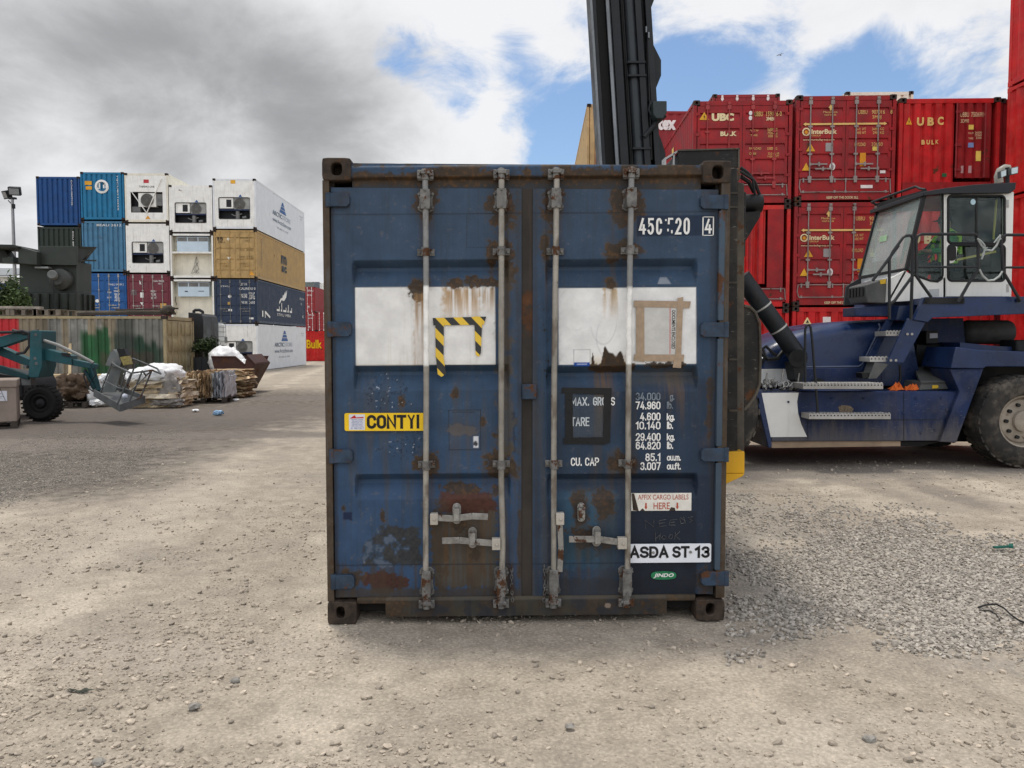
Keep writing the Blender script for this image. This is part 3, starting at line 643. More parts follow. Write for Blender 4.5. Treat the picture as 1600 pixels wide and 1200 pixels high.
hdr = grid_part('header_beam', xh0, xh1, zh0, zh1, header_y, frame_paint(BLUE * .95, .05, hd), .12)
def sl_(p):
    over = p['over']; over(.85 * (.6 + .4 * p['n1']), np.array([.042, .034, .027]) * (.6 + .8 * p['n2'][..., None])); over(sst(.5, .66, p['st2']) * .5, (.05, .048, .035))
    over(p['blob'](580, 945, 60, 30, .9) * .6, p['rc']); over(p['blob'](1060, 945, 60, 30, .9) * .7, p['rc']); over(p['blob'](949, 946, 5, 5, .5) * .9, (.22, .17, .13)); over(sst(922, 926, p['V']) * sst(938, 934, p['V']) * .35, (.10, .085, .06))
zs1, zs0 = hx(825, 931)[1], hx(825, 961)[1]
xs = [hx(v, 950)[0] for v in (553, 598, 1042, 1087)]
grid_part('sill_beam', xs[1], xs[2], zs0, zs1, lambda X, Z: .012 + .010 * sst(.0, .02, Z - hx(825, 936)[1]), frame_paint(BLUE * .5, .2, sl_), .14)
for a, b in ((xs[0], xs[1]), (xs[2], xs[3])):
    grid_part('sill_beam', a, b, hx(825, 940)[1], zs1, lambda X, Z: .016 + 0 * X, frame_paint(BLUE * .4, .4, sl_), .14)
dark = M('dark cavity', (.012, .011, .010), rough=.8, var=.3)
for a, b in ((xs[0], xs[1]), (xs[2], xs[3])): mb = MB(); mb.box(a, .10, hx(825, 958)[1], b, .13, hx(825, 940)[1]); mb.build('lift_pocket', dark, hero, world=False)
PB = np.array([.066, .049, .034])
def post_paint(p):
    p['over'](.9, PB * (.55 + .9 * p['n2'][..., None])); p['over'](sst(.55, .7, p['n3']) * .5, RUSTO * .5); p['over'](sst(.6, .75, p['st']) * .35, (.09, .10, .11))
zp0, zp1 = hx(512, 936)[1], hx(512, 279)[1]
grid_part('corner_post', -HW / 2, hx(517.5, 600)[0], zp0, zp1, lambda X, Z: .004 + 0 * X, frame_paint(PB, .3, post_paint), .15)
grid_part('corner_post', hx(1124, 600)[0], HW / 2, zp0, zp1, lambda X, Z: .004 + 0 * X, frame_paint(PB, .3, post_paint), .15)
mb = MB(); mb.box(hx(517.5, 600)[0], .06, zp0, hx(523, 600)[0], .16, zp1); mb.box(hx(1119, 600)[0], .06, zp0, hx(1124, 600)[0], .16, zp1); mb.box(xl1 - .004, .036, zb, xr0 + .004, .14, zt)
mb.box(-1.1, .112, zb - .02, 1.1, .16, zt + .02)
mb.build('door_gasket', M('grimy seam rubber', (.036, .030, .025), rough=.7, var=.5, streak=.5, rust=.3), hero, world=False)
mb = MB(); mb.box(*[0] * 3, *[0] * 3) if False else None
# long body behind the doors
hp = M('hero side paint', (.034, .066, .115), rough=.5, rust=.2, streak=.4)
def corrugated(L, H, period=.278, depth=.036, x=0.0, axis='y', th=.012):
    pts = []; n = max(1, int(round(L / period))); p = L / n
    for i in range(n):
        a = i * p; pts += [(a, 0), (a + p * .26, 0), (a + p * .5, depth), (a + p * .76, depth)]
    pts.append((L, 0)); return pts
mb = MB(); pr = corrugated(HL - .3, 1)
for sx in (-1, 1):
    mb.strip([(sx * (HW / 2 - .01 - d), .15 + a, .16) for a, d in pr], (0, 0, HH - .28))
mb.build('side_wall', hp, hero, world=False)
mb = MB(); mb.box(-HW / 2 + .02, .13, HH - .06, HW / 2 - .02, HL - .05, HH - .03); mb.build('roof', hp, hero, world=False)
mb = MB()
for sx in (-1, 1):
    x0, x1 = sorted((sx * HW / 2, sx * (HW / 2 - .06)))
    mb.box(x0, .152, HH - .13, x1, HL - .15, HH - .05); mb.box(x0, .152, .03, x1, HL - .15, .17)
    mb.box(*sorted((sx * HW / 2, sx * (HW / 2 - .15)))[:1], HL - .15, .12, *sorted((sx * HW / 2, sx * (HW / 2 - .15)))[1:], HL, HH - .12)
mb.box(-HW / 2 + .15, HL - .1, .1, HW / 2 - .15, HL - .04, HH - .05)
mb.build('frame', hp, hero, world=False)
mb = MB(); mb.box(-HW / 2 + .04, .16, .13, HW / 2 - .04, HL - .05, .16); mb.build('floor_pan', M('grimy steel', (.04, .036, .03), rough=.7, rust=.3), hero, world=False)

def casting_mb(x0, x1, z0, z1, y0, y1, hole=None, n=24):
    """block with an oval hole in its front face; hole = (cx, cz, rx, rz)"""
    mb = MB(); mx, mz = (x0 + x1) / 2, (z0 + z1) / 2
    cx, cz, rx, rz = hole or (mx, mz, (x1 - x0) * .22, (z1 - z0) * .3)
    outer = []; inner = []
    for k in range(n):
        a = 2 * PI * (k + .5) / n; ca, sa = math.cos(a), math.sin(a)
        t = min((x1 - x0) / 2 / max(abs(ca), 1e-6), (z1 - z0) / 2 / max(abs(sa), 1e-6)); e = 4.0
        t = 1 / ((abs(ca) / ((x1 - x0) / 2)) ** 14 + (abs(sa) / ((z1 - z0) / 2)) ** 14) ** (1 / 14)
        outer.append((mx + ca * t, mz + sa * t))
        q = 1 / ((abs(ca) / rx) ** 3 + (abs(sa) / rz) ** 3) ** (1 / 3); inner.append((cx + ca * q, cz + sa * q))
    vs = [(x, y0, z) for x, z in outer] + [(x, y0, z) for x, z in inner] + [(x, y1, z) for x, z in outer] + [(x, y0 + (y1 - y0) * .7, z) for x, z in inner]
    fs = []
    for k in range(n):
        j = (k + 1) % n
        fs += [(k, j, n + j, n + k), (k, 2 * n + k, 2 * n + j, j), (n + k, n + j, 3 * n + j, 3 * n + k)]
    fs += [tuple(range(2 * n, 3 * n)), tuple(range(3 * n, 4 * n))]
    return mb.add(vs, fs)
rustc = pmat('rusted casting steel', (.042, .030, .022), rough=.75, var=.55, vscale=16, rust=.28, rscale=11, rcol=(.06, .034, .02), scratch=.12, bump=.0015, bscale=90)
def cast(p0, p1, hole):
    (x0, z1), (x1, z0) = hx(*p0), hx(*p1); a, b = hx(hole[0], hole[1]), hx(hole[2], hole[3])
    return x0, x1, z0, z1, ((a[0] + b[0]) / 2, (a[1] + b[1]) / 2, abs(b[0] - a[0]) / 2, abs(a[1] - b[1]) / 2)
for p0, p1, h in (((508, 244.5), (553, 280), (522, 252, 539, 272)), ((1099, 253.5), (1143, 288), (1114, 261, 1131, 282)), ((507, 936), (553, 971), (521, 944, 534, 962)), ((1087, 937), (1132, 970), (1103, 943, 1116, 961))):
    x0, x1, z0, z1, hole = cast(p0, p1, h)
    if z0 < .05: z0 = 0.0
    casting_mb(x0, x1, z0, z1, -.006, .165, hole).build('corner_casting', rustc, hero, world=False, smooth=40, bevel=.006)
mb = MB()
for sx in (-1, 1):
    for z0, z1 in ((0, .118), (HH - .118, HH)): mb2 = MB(); a, b = sorted((sx * HW / 2, sx * (HW / 2 - .162))); mb2.box(a, HL - .17, z0, b, HL + .006, z1); mb2.build('corner_casting', rustc, hero, world=False, bevel=.006)

# ---- locking gear
galv = pmat('dirty galvanised steel', (.26, .25, .23), rough=.48, metal=.35, var=.35, vscale=18, rust=.3, rscale=12, dust=.5, dcol=(.20, .17, .135))
galvd = pmat('dull galvanised steel', (.155, .15, .14), rough=.5, metal=.3, var=.45, vscale=18, rust=.42, rscale=12, streak=.4)
barm = pmat('painted bar', (.3, .28, .25), rough=.42, metal=.15, attr='Col', var=.18, vscale=16, rust=.04, rscale=9)
hub_m = pmat('cream painted steel', (.44, .40, .34), rough=.5, var=.15, rust=.1, rscale=6)
def bolt(mb, x, z, y, r=.009): mb.cyl((x, y, z), (x, y - .012, z), r, 6)
for bi, (tx, bx, wp, door) in enumerate(((668.5, 663.5, (445, 567), DL), (786.5, 780.5, None, DL), (871, 862.5, None, DR), (987.5, 977, (449, 568), DR))):
    xt, xb_ = hx(tx, 280)[0], hx(bx, 940)[0]; z0, z1 = hx(bx, 938)[1], hx(tx, 272)[1]; YB = -.022
    n = 190; zsv = [z1 + (z0 - z1) * k / n for k in range(n + 1)]
    m1 = MB(); m1.tube([(xt + (xb_ - xt) * k / n + (.004 * math.sin(k / n * 5 + bi) if bi != 1 else .009 * sst(.7, .85, k / n) - .009 * sst(.85, 1, k / n)), YB, zsv[k]) for k in range(n + 1)], .0175, 14)
    ob = m1.build('locking_bar', barm, door, world=False)
    vz = np.array(m1.v); _, vp = hpx(vz[:, 0], vz[:, 2])
    nn = fbm(vz[:, 0] * 30 + bi, vz[:, 2] * 2.2, o=4, seed=70 + bi); cc = np.ones((len(vz), 3)) * np.array([.27, .25, .215]); cc *= (.72 + .55 * nn)[:, None]
    k = sst(.56, .7, fbm(vz[:, 0] * 20 + 5 * bi, vz[:, 2] * 6, o=4, seed=80 + bi))[:, None] * .75; cc = cc * (1 - k) + np.array([.13, .105, .08]) * k
    if bi in (0, 3): k = (sst(560, 480, vp) * .5)[:, None]; cc = cc * (1 - k) + np.array([.17, .19, .21]) * k
    if wp: k = (sst(wp[0] - 1, wp[0] + 1, vp) * sst(wp[1] + 1, wp[1] - 1, vp))[:, None]; cc = cc * (1 - k) + np.array([.74, .73, .69]) * k
    setcol(ob.data, cc)
    def px2(dx, py, t=None):
        x, z = hx(tx + (bx - tx) * (py - 280) / 660 + dx, py); return x, z
    # big bracket at the top, with a stepped outline and bolts
    for (ya, yb, hw) in ((294, 329, 13), (884, 930, 12)):
        (xa, za), (xb2, zb2) = px2(-hw, ya), px2(hw, yb); mb = MB(); xc = (xa + xb2) / 2; hwm = (xb2 - xa) / 2; dz = za - zb2
        mb.prism([(xc - hwm, za - .02), (xc - hwm * .55, za), (xc + hwm * .55, za), (xc + hwm, za - .02), (xc + hwm * .8, za - dz * .4), (xc + hwm * .8, za - dz * .6), (xc + hwm, zb2 + .015), (xc + hwm * .5, zb2), (xc - hwm * .5, zb2), (xc - hwm, zb2 + .015), (xc - hwm * .8, za - dz * .6), (xc - hwm * .8, za - dz * .4)], .022, .030)
        mb.prism([(xc - hwm * .55, za - .006), (xc + hwm * .55, za - .006), (xc + hwm * .62, za - dz * .5), (xc + hwm * .55, zb2 + .01), (xc - hwm * .55, zb2 + .01), (xc - hwm * .62, za - dz * .5)], -.047, .022)
        for sx in (-1, 1):
            for fz in (.2, .8): bolt(mb, xc + sx * hwm * .82, za - dz * fz, .022, .010)
        bolt(mb, xc, za - dz * .12, -.046, .006); bolt(mb, xc, za - dz * .85, -.046, .006)
        if ya > 500: mb.tube([(xc, -.022, zb2 + .02), (xc, -.022, zb2 - .05)], [.027, .02], 14)
        mb.build('bar_bracket', galvd, door, world=False, bevel=.003)
    for yc in (391, 722):
        (xa, za), (xb2, zb2) = px2(-13.5, yc - 7), px2(13.5, yc + 7); mb = MB(); xc = (xa + xb2) / 2
        mb.box(xa, .018, zb2 + .006, xb2, .028, za - .006); mb.tube([(xc, -.022, za), (xc, -.022, zb2)], .0245, 16); mb.box(xc - .025, -.022, zb2 + .004, xc + .025, .02, za - .004)
        for sx in (-1, 1): bolt(mb, xc + sx * (xb2 - xa) * .39, (za + zb2) / 2, .018, .012)
        mb.build('bar_clamp', galvd, door, world=False, bevel=.002)
    # cams at both ends and their keepers
    for (yc, up) in ((272, 1), (939, -1)):
        xc, zc = px2(0, yc); mb = MB()
        mb.tube([(xc, YB, zc - .035 * up), (xc, YB, zc + .03 * up)], [.024, .021], 12); mb.box(xc - .022, -.052, zc - .004, xc + .030, -.004, zc + .02 * 1)
        mb.bar((xc + .02, -.03, zc + .012), (xc + .036, -.03, zc - .012), .03, .016); mb.bar((xc - .015, -.03, zc + .015), (xc - .034, -.028, zc + .004), .03, .014)
        mb.build('cam', galvd, door, world=False, bevel=.003)
        mb = MB()
        for sx in (-1, 1): mb.box(xc + sx * .036 - .012, -.022, zc - .028, xc + sx * .036 + .012, .012, zc + .024); bolt(mb, xc + sx * .036, zc - .004, -.022, .007)
        mb.box(xc - .046, -.004, zc - .034, xc + .046, .010, zc - .018)
        mb.build('cam_keeper', galvd, hero, world=False, bevel=.003)
def handle(door, hub, lever, ret, vertical=False):
    (xa, za), (xb2, zb2) = hx(hub[0], hub[1]), hx(hub[2], hub[3]); m = MB(); m.box(xa, -.052, zb2, xb2, -.006, za); bolt(m, (xa + xb2) / 2 + .004, (za + zb2) / 2, -.052, .009)
    h = m.build('handle_hub', hub_m, door, world=False, bevel=.004)
    m = MB(); pts = [hx(*p) for p in lever]
    for (xa, za), (xb2, zb2) in zip(pts[:-1], pts[1:]): m.bar((xa, -.034, za), (xb2, -.036, zb2), .010, .040 if not vertical else .034, up=(0, 0, 1) if not vertical else (1, 0, 0))
    m.build('handle', galv, door, world=False, bevel=.003)
    if ret:
        cx, y0, y1 = ret; (x, za), (_, zb2) = hx(cx, y0), hx(cx, y1); m = MB(); zc = (za + zb2) / 2; r = .026
        n = 10; out = [(x + r * math.cos(PI * k / n), za - r + r * math.sin(PI * k / n)) for k in range(n + 1)] + [(x - r * math.cos(PI * k / n), zb2 + r - r * math.sin(PI * k / n)) for k in range(n + 1)]
        m.prism(out, .012, .026); m.box(x - .017, -.055, zc - .03, x + .017, -.043, zc + .045); m.box(x - .014, -.05, zc + .03, x + .014, .015, zc + .045); m.box(x - .014, -.05, zc - .034, x + .014, .015, zc - .022)
        for z in (za - .022, zb2 + .022): m.cyl((x, .012, z), (x, .004, z), .013, 8)
        m.build('handle_catch', galv, door, world=False, bevel=.002)
handle(DL, (671, 796, 683, 813.5), [(682, 803), (708, 804.5), (736, 801), (761, 802)], (712, 783, 816))
handle(DL, (767, 835.5, 780, 853.5), [(768, 843.5), (742, 841), (716, 838.5), (689, 839)], (736.5, 821, 854))
handle(DR, (867, 796.5, 879.5, 815), [(873, 812), (874.5, 850), (872.5, 889)], None, True)
handle(DR, (963, 835.5, 977, 853.5), [(964, 843), (935, 838.5), (912, 838), (887, 838)], (932, 821, 853))
m = MB(); x, z = hx(908, 799)
m.prism([(x + .024 * math.cos(a * PI / 8), z + (.035 if a < 9 else -.035) + .024 * math.sin(a * PI / 8)) for a in range(17)], .012, .03); m.box(x - .018, -.012, z - .028, x + .018, .014, z + .03); [m.cyl((x, .012, z + d), (x, .002, z + d), .011, 8) for d in (-.042, .044)]
m.build('handle_catch', galv, DR, world=False, bevel=.002)
# hinges, corner lugs, centre seal plate
hing = pmat('hinge paint', (.028, .048, .078), rough=.55, rust=.42, rscale=6, var=.4, vscale=14, streak=.4, dust=.3, dcol=(.06, .05, .04))
for x0, x1, ys, door in ((517, 550, ((299, 320), (498, 521), (697, 718), (894, 916)), DL), (1096, 1135, ((306, 328), (503, 526), (699, 720), (893, 915)), DR)):
    for ya, yb in ys:
        (xa, za), (xb2, zb2) = hx(x0, ya), hx(x1, yb); m = MB(); c_ = .018
        if door is DL: m.prism([(xa, za), (xb2 - c_, za), (xb2, za - c_), (xb2, zb2 + c_), (xb2 - c_, zb2), (xa, zb2)], -.004, .03); xc = xa + .0
        else: m.prism([(xb2, za), (xa + c_, za), (xa, za - c_), (xa, zb2 + c_), (xa + c_, zb2), (xb2, zb2)], -.004, .03); xc = xb2
        m.cyl((xc, .006, za + .003), (xc, .006, zb2 - .003), .018, 10)
        m.build('hinge', hing, door, world=False, bevel=.003)
(xa, za), (xb2, zb2) = hx(816, 597), hx(839, 621); m = MB(); m.box(xa, .004, zb2, xb2, .03, za); m.build('seal_plate', hing, DR, world=False, bevel=.006)
(xa, za), (xb2, zb2) = hx(1119, 328), hx(1128, 503)
m = MB()
for a, b in ((328, 503), (526, 699), (720, 893)): m.box(hx(1121, 600)[0], -.002, hx(1125, b)[1] + .01, hx(1130, 600)[0], .03, hx(1125, a)[1] - .01)
m.build('hinge_rod', pmat('worn blue rod', (.05, .075, .105), rough=.55, rust=.35, rscale=4), hero, world=False, bevel=.004)
# chains beside the inner bars
def chain(mb, pts, r=.0028, ln=.022):
    pts = [Vector(p) for p in pts]
    for i in range(len(pts) - 1):
        p, q = pts[i], pts[i + 1]; d = (q - p); n = max(1, int(d.length / ln)); d.normalize(); o = d.orthogonal().normalized() if abs(d.y) > .9 else d.cross(Vector((0, 1, 0))).normalized(); o2 = d.cross(o)
        for k in range(n):
            c_ = p + d * (k + .5) * ln; s_ = o if k % 2 else o2
            mb.tube([c_ + d * (ln * .72 * math.cos(a * PI / 4)) + s_ * (ln * .34 * math.sin(a * PI / 4)) for a in range(8)], r, 5, closed=True)
    return mb
m = MB()
for ps, dr in (((798, 880), (797, 905), (799, 944)), DL), (((849, 882), (850, 906), (848, 944)), DR):
    chain(MB(), [(hx(*p)[0], .008, hx(*p)[1]) for p in ps]).build('chain', galvd, dr, world=False)
# ---- plates, tape and stickers
def plate(name, p0, p1, mat, parent, y=.0215, th=.004, rad=0.0, lab=None):
    (x0, z1), (x1, z0) = hx(*p0), hx(*p1); m = MB()
    if rad:
        pts = []
        for cx, cz, a0 in ((x1 - rad, z1 - rad, 0), (x0 + rad, z1 - rad, 90), (x0 + rad, z0 + rad, 180), (x1 - rad, z0 + rad, 270)):
            pts += [(cx + rad * math.cos(math.radians(a0 + k * 15)), cz + rad * math.sin(math.radians(a0 + k * 15))) for k in range(7)]
        m.prism(pts, y, y + th)
    else: m.prism([(x0, z0), (x1, z0), (x1, z1), (x0, z1)], y, y + th)
    o = m.build(name, mat, parent, world=False)
    if lab: o['label'] = lab
    return o
def htext(mb, s, x0, y0, x1, y1, y, **k):
    (xa, za), (xb2, zb2) = hx(x0, y0), hx(x1, y1); return text_into(mb, s, (xa, y, zb2), (1, 0, 0), (0, 0, 1), xb2 - xa, za - zb2, **k)
def dtext(mb, s, x0, y0, x1, y1, y, t, **k):
    (xa, za), (xb2, zb2) = hx(x0, y0), hx(x1, y1); return stroke_text(mb, s, (xa, y, zb2), (1, 0, 0), (0, 0, 1), xb2 - xa, za - zb2, t / 258, **k)
white = M('white lettering paint', (.74, .73, .70), rough=.55, var=.1); black = M('black lettering', (.014, .014, .015), rough=.5, var=.1)
yel = M('yellow reflective plate', (.80, .52, .018), rough=.4, var=.08)
yp = plate('number_plate', (537, 640.5), (664, 669), yel, DL, .015, .006, .012, 'yellow number plate reading CONT 11')
m = MB(); dtext(m, 'CONT', 572, 643.5, 634, 665.5, .0135, 4.4, gap=.5); dtext(m, 'I', 640, 650, 644.5, 665.5, .0135, 4.2); dtext(m, 'I', 650, 643.5, 654.5, 665.5, .0135, 4.2)
for a, b in (((637, 644), (642, 653)), ((646.5, 644), (643, 652))): p, q = hx(*a), hx(*b); m.bar((p[0], .0128, p[1]), (q[0], .0128, q[1]), .0008, .009)
m.build('lettering', black, yp, world=False)
stk = plate('sticker', (544, 642.5), (569, 667), M('white sticker', (.62, .63, .68), rough=.4, var=.06), yp, .0135, .0015, .004)
m = MB(); 
for k, y in enumerate((650, 652.5, 655, 657.5, 660)): htext(m, 'HIRE SALES STORAGE'[:18 - 2 * (k % 3)], 548 + (k % 2), y, 566 - (k % 2), y + 1.6, .0125)
htext(m, '01 980 720 7', 547, 663, 567, 665.2, .0125); m.build('lettering', M('blue ink', (.05, .08, .3), var=.1), stk, world=False)
m = MB(); (xa, za), (xb2, zb2) = hx(545.5, 643.5), hx(567, 649); m.prism([(xa, zb2), (xa + (xb2 - xa) * .35, za), (xa + (xb2 - xa) * .45, zb2 + (za - zb2) * .3), (xb2, zb2 + (za - zb2) * .45), (xb2, zb2 + (za - zb2) * .1)], .0122, .0135); m.build('logo', M('red ink', (.5, .02, .02), var=.1), stk, world=False)
ap = plate('number_plate', (982, 849.5), (1112, 879), M('white reflective plate', (.72, .74, .78), rough=.35, var=.05), DR, .012, .006, .010, 'white number plate reading ASDA ST 13')
m = MB(); dtext(m, 'ASDA', 984, 853, 1045, 871.5, .0105, 4.0, gap=.42); dtext(m, 'ST', 1051, 853, 1078, 871.5, .0105, 4.0); dtext(m, '13', 1086.5, 853.5, 1110, 872, .0105, 4.0, gap=.5); m.build('lettering', black, ap, world=False)
for p in ((1021, 863), (1079.5, 862.5)): m = MB(); m.cyl((hx(*p)[0], .012, hx(*p)[1]), (hx(*p)[0], .006, hx(*p)[1]), .009, 10); m.build('rivet', galv, ap, world=False)
jp = MB(); pts = [hx(1018 + 0, 900)] ; (cx, cz), (ex, _), (_, ez) = hx(1038, 900.5), hx(1058, 900), hx(1038, 894)
jp.prism([(cx + (ex - cx) * math.copysign(abs(math.cos(a * PI / 16)) ** .6, math.cos(a * PI / 16)), cz + (ez - cz) * math.copysign(abs(math.sin(a * PI / 16)) ** .8, math.sin(a * PI / 16))) for a in range(32)], .026, .031)
jo = jp.build('maker_badge', M('green badge', (.02, .17, .07), rough=.45, var=.3, vscale=20), DR, world=False)
m = MB(); htext(m, 'JINDO', 1022, 897, 1054, 904.5, .0245, bold=.03, shear=.25); m.build('lettering', white, jo, world=False)
# painted figures
YT = .0265
m = MB(); dtext(m, '4', 1001, 340, 1012, 365.5, YT, 3.4)
for q, a, b in (('5', 1014.5, 1024.5), ('2', 1058, 1067.5), ('0', 1071, 1080.5)): dtext(m, q, a, 340, b, 366, YT, 3.4)
dtext(m, 'C', 1028, 340, 1037, 366, YT, 3.4); dtext(m, 'I', 1042, 342, 1044.5, 345, YT, 2.4); dtext(m, 'q', 1046, 340, 1054.5, 354, YT, 3.0); dtext(m, 'I', 1045, 357, 1048, 361, YT, 2.6); dtext(m, 'I', 1051, 359, 1054, 364, YT, 2.6); dtext(m, '4', 1104, 342, 1115, 365, YT - .001, 3.0)
for a in ((1100.5, 338.5, 1118, 339.8), (1100.5, 367, 1118, 368.3), (1100.5, 338.5, 1101.8, 368.3), (1116.8, 338.5, 1118, 368.3)):
    (xa, za), (xb2, zb2) = hx(a[0], a[1]), hx(a[2], a[3]); m.prism([(xa, zb2), (xb2, zb2), (xb2, za), (xa, za)], YT - .001, YT + .001)
YW = .0305
m.build('code_number', white, DR, world=False); m = MB()
for q, y0 in (('74.960', 626), ('10.140', 657.5), ('64.820', 689)): dtext(m, q, 995, y0, 1034, y0 + 12.5, YW, 1.9, gap=.5)
for q, x0, y0 in (('4.600', 1002, 643.5), ('29.400', 995, 675.5), ('85.1', 1010, 707.5), ('3.007', 1002, 721.5)): dtext(m, q, x0, y0, 1034, y0 + 12.5, YW, 1.9, gap=.5)
m.build('weight_figures', white, DR, world=False); m = MB()
for q, y0, y1, x1 in (('kg.', 645, 656, 1056.5), ('lb.', 658, 669.5, 1054), ('kg.', 676.5, 687.5, 1056.5), ('lb.', 689.5, 701, 1054), ('cu.m.', 709, 719.5, 1066), ('cu.ft.', 722.5, 733.5, 1066)): dtext(m, q, 1044, y0, x1, y1, YW, 1.7, gap=.35)
m.build('weight_units', white, DR, world=False); m = MB()
dtext(m, 'CU.', 892.5, 713.5, 910, 726.5, YW, 1.9, gap=.5); dtext(m, 'CAP', 915, 713.5, 937, 726.5, YW, 1.9, gap=.5)
dtext(m, 'MAX.', 893, 618.5, 922, 632, YW, 1.9, gap=.5); dtext(m, 'GROSS', 928, 618.5, 962.5, 632, YW, 1.9, gap=.5); dtext(m, 'TARE', 893, 650, 922, 664, YW, 1.9, gap=.5)
m.build('lettering', white, DR, world=False)
m = MB(); dtext(m, '34.000', 995, 612, 1034, 624.5, YW, 1.8, gap=.5); dtext(m, 'g.', 1049, 613.5, 1056, 624, YW, 1.5); dtext(m, 'lb.', 1044, 626.5, 1054, 638, YW, 1.6); m.build('lettering', M('worn lettering paint', (.17, .20, .23), rough=.6, var=.35, vscale=30), DR, world=False)
# black tape frame with clear film
tapeb = M('black gaffer tape', (.012, .012, .013), rough=.35, var=.2, vscale=20)
m = MB()
def quadpx(m, pts, y, th=.002): m.prism([hx(*p) for p in pts], y - th, y)
quadpx(m, ((879, 603), (957.5, 604.5), (957, 615), (878, 612)), .0275); quadpx(m, ((884, 605), (896, 605), (896, 692), (884, 692)), .029); quadpx(m, ((945, 606), (957, 606), (954, 691), (943, 689)), .029); quadpx(m, ((881, 682), (955, 681.5), (953, 690), (946, 693), (881, 691.5)), .0275)
tf = m.build('tape', tapeb, DR, world=False); tf['label'] = 'black tape frame round the tare figures'
film = glassmat('crinkled film', (.93, .95, .97), .02)
m = MB(); quadpx(m, ((896, 615), (944, 615), (943, 683), (896, 683)), .0295, .001); m.build('clear_pouch', film, DR, world=False)
# cargo label panel
cp = plate('label_panel', (987.5, 770), (1082, 798), M('rust stained label', (.70, .67, .60), rough=.5, var=.14, vscale=12, rust=.12, rscale=4, rcol=(.3, .12, .03)), DR, .0265, .003)
m = MB(); htext(m, 'AFFIX CARGO LABELS', 998, 772.5, 1077.5, 780.5, .0255, bold=.004); htext(m, 'HERE', 1022.5, 785, 1048, 795.5, .0255, bold=.008)
for x in (1010.5, 1060):
    (xa, za) = hx(x, 785.5); zq = hx(x, 796)[1]; m.prism([(xa - .005, za), (xa + .005, za), (xa + .005, zq + .018), (xa + .010, zq + .018), (xa, zq), (xa - .010, zq + .018), (xa - .005, zq + .018)], .0255, .0262)
m.build('lettering', M('faded red ink', (.38, .07, .035), var=.2), cp, world=False)
m = MB(); quadpx(m, ((988, 770.5), (992, 770.5), (999, 798), (990, 797)), .0262, .0008); quadpx(m, ((1001, 797.8), (1005, 794), (1009, 797.8)), .0262, .0008); quadpx(m, ((1047, 798), (1050, 792.5), (1056, 793.5), (1057, 798)), .0262, .0008); m.build('rust_scab', rustc, cp, world=False)
m = MB()
def stroke(pts, r=.0022): m.tube([(hx(*p)[0], .0295, hx(*p)[1]) for p in pts], r, 4)
for s in (((1010, 826), (1009, 813), (1023, 824), (1023, 812)), ((1042, 812), (1031, 814), (1032, 823), (1043, 822)), ((1032, 818), (1040, 817)), ((1060, 812), (1049, 813), (1047, 821), (1057, 821)), ((1049, 817), (1056, 816)), ((1064, 811), (1066, 819), (1073, 815), (1065, 809)), ((1066, 819), (1073, 818), (1070, 808)),
          ((1084, 808), (1077, 809), (1084, 814), (1079, 817)), ((1025, 832), (1026, 847)), ((1026, 842), (1033, 836)), ((1033, 834), (1032, 844)), ((1038, 837), (1035, 841), (1039, 844), (1043, 840), (1038, 837)), ((1049, 836), (1046, 841), (1051, 843), (1053, 837), (1049, 836)), ((1057, 832), (1056, 844)), ((1064, 831), (1057, 838), (1064, 844))): stroke(s, .0016)
m.build('lettering', M('chalk', (.12, .12, .12), rough=.9, var=.4, vscale=30), DR, world=False)
# hazard tape, packing tape, document pouch
def hazard():
    mt = bpy.data.materials.new('hazard tape'); mt.use_nodes = True; t = NT(mt.node_tree); b = t.n['Principled BSDF']
    sp_ = t.new('ShaderNodeSeparateXYZ'); t.put(sp_.inputs[0], t.new('ShaderNodeTexCoord').outputs['Object'])
    v = t.math('FRACT', t.math('MULTIPLY', t.math('ADD', t.math('MULTIPLY', sp_.outputs[0], .9), sp_.outputs[2]), 9.6))
    v2 = t.math('FRACT', t.math('MULTIPLY', t.math('SUBTRACT', t.math('MULTIPLY', sp_.outputs[2], 1.0), t.math('MULTIPLY', sp_.outputs[0], -1.05)), 8.6))
    t.put(b.inputs['Base Color'], t.mix(t.ramp(v2, .49, .51), (.72, .47, .03), (.016, .016, .016))); b.inputs['Roughness'].default_value = .42; return mt
hz = hazard()
m = MB(); quadpx(m, ((677, 493), (761, 491.5), (757, 504), (678, 504.5)), .0265, .0015); m.build('hazard_tape', hz, DL, world=False)
m = MB(); quadpx(m, ((681, 495), (694.5, 500), (693.5, 552), (681, 555)), .0245, .0015); m.build('hazard_tape', hz, DL, world=False)
m = MB(); quadpx(m, ((681.5, 554), (693, 552), (697, 580), (690, 585), (684, 581)), .026, .0015); m.build('hazard_tape', hz, DL, world=False)
m = MB(); quadpx(m, ((742, 491), (755, 491.5), (752, 548), (749, 554), (744, 551)), .0245, .0015); m.build('hazard_tape', hz, DL, world=False)
brown = pmat('brown packing tape', (.34, .25, .17), rough=.38, var=.16, vscale=25)
for q, y in ((((993, 468), (1082, 470), (1080, 480.5), (992.5, 478)), .026), (((996, 472), (1009, 472), (1009, 564), (996, 562)), .0275), (((1061, 465), (1070, 463), (1066, 565), (1057, 565)), .0245), (((993, 552), (1071.5, 553), (1070, 564), (992, 562)), .026), (((1055, 560), (1067, 561), (1066, 574), (1053, 573)), .023)):
    m = MB(); quadpx(m, q, y, .0015); m.build('packing_tape', brown, DR, world=False)
dp = MB(); quadpx(dp, ((1007, 478), (1060, 479), (1058, 556), (1007, 555)), .0285, .001); dpo = dp.build('document_pouch', pmat('cloudy pouch', (.50, .49, .46), rough=.22, var=.12, vscale=9, bump=.002, bscale=35), DR, world=False)
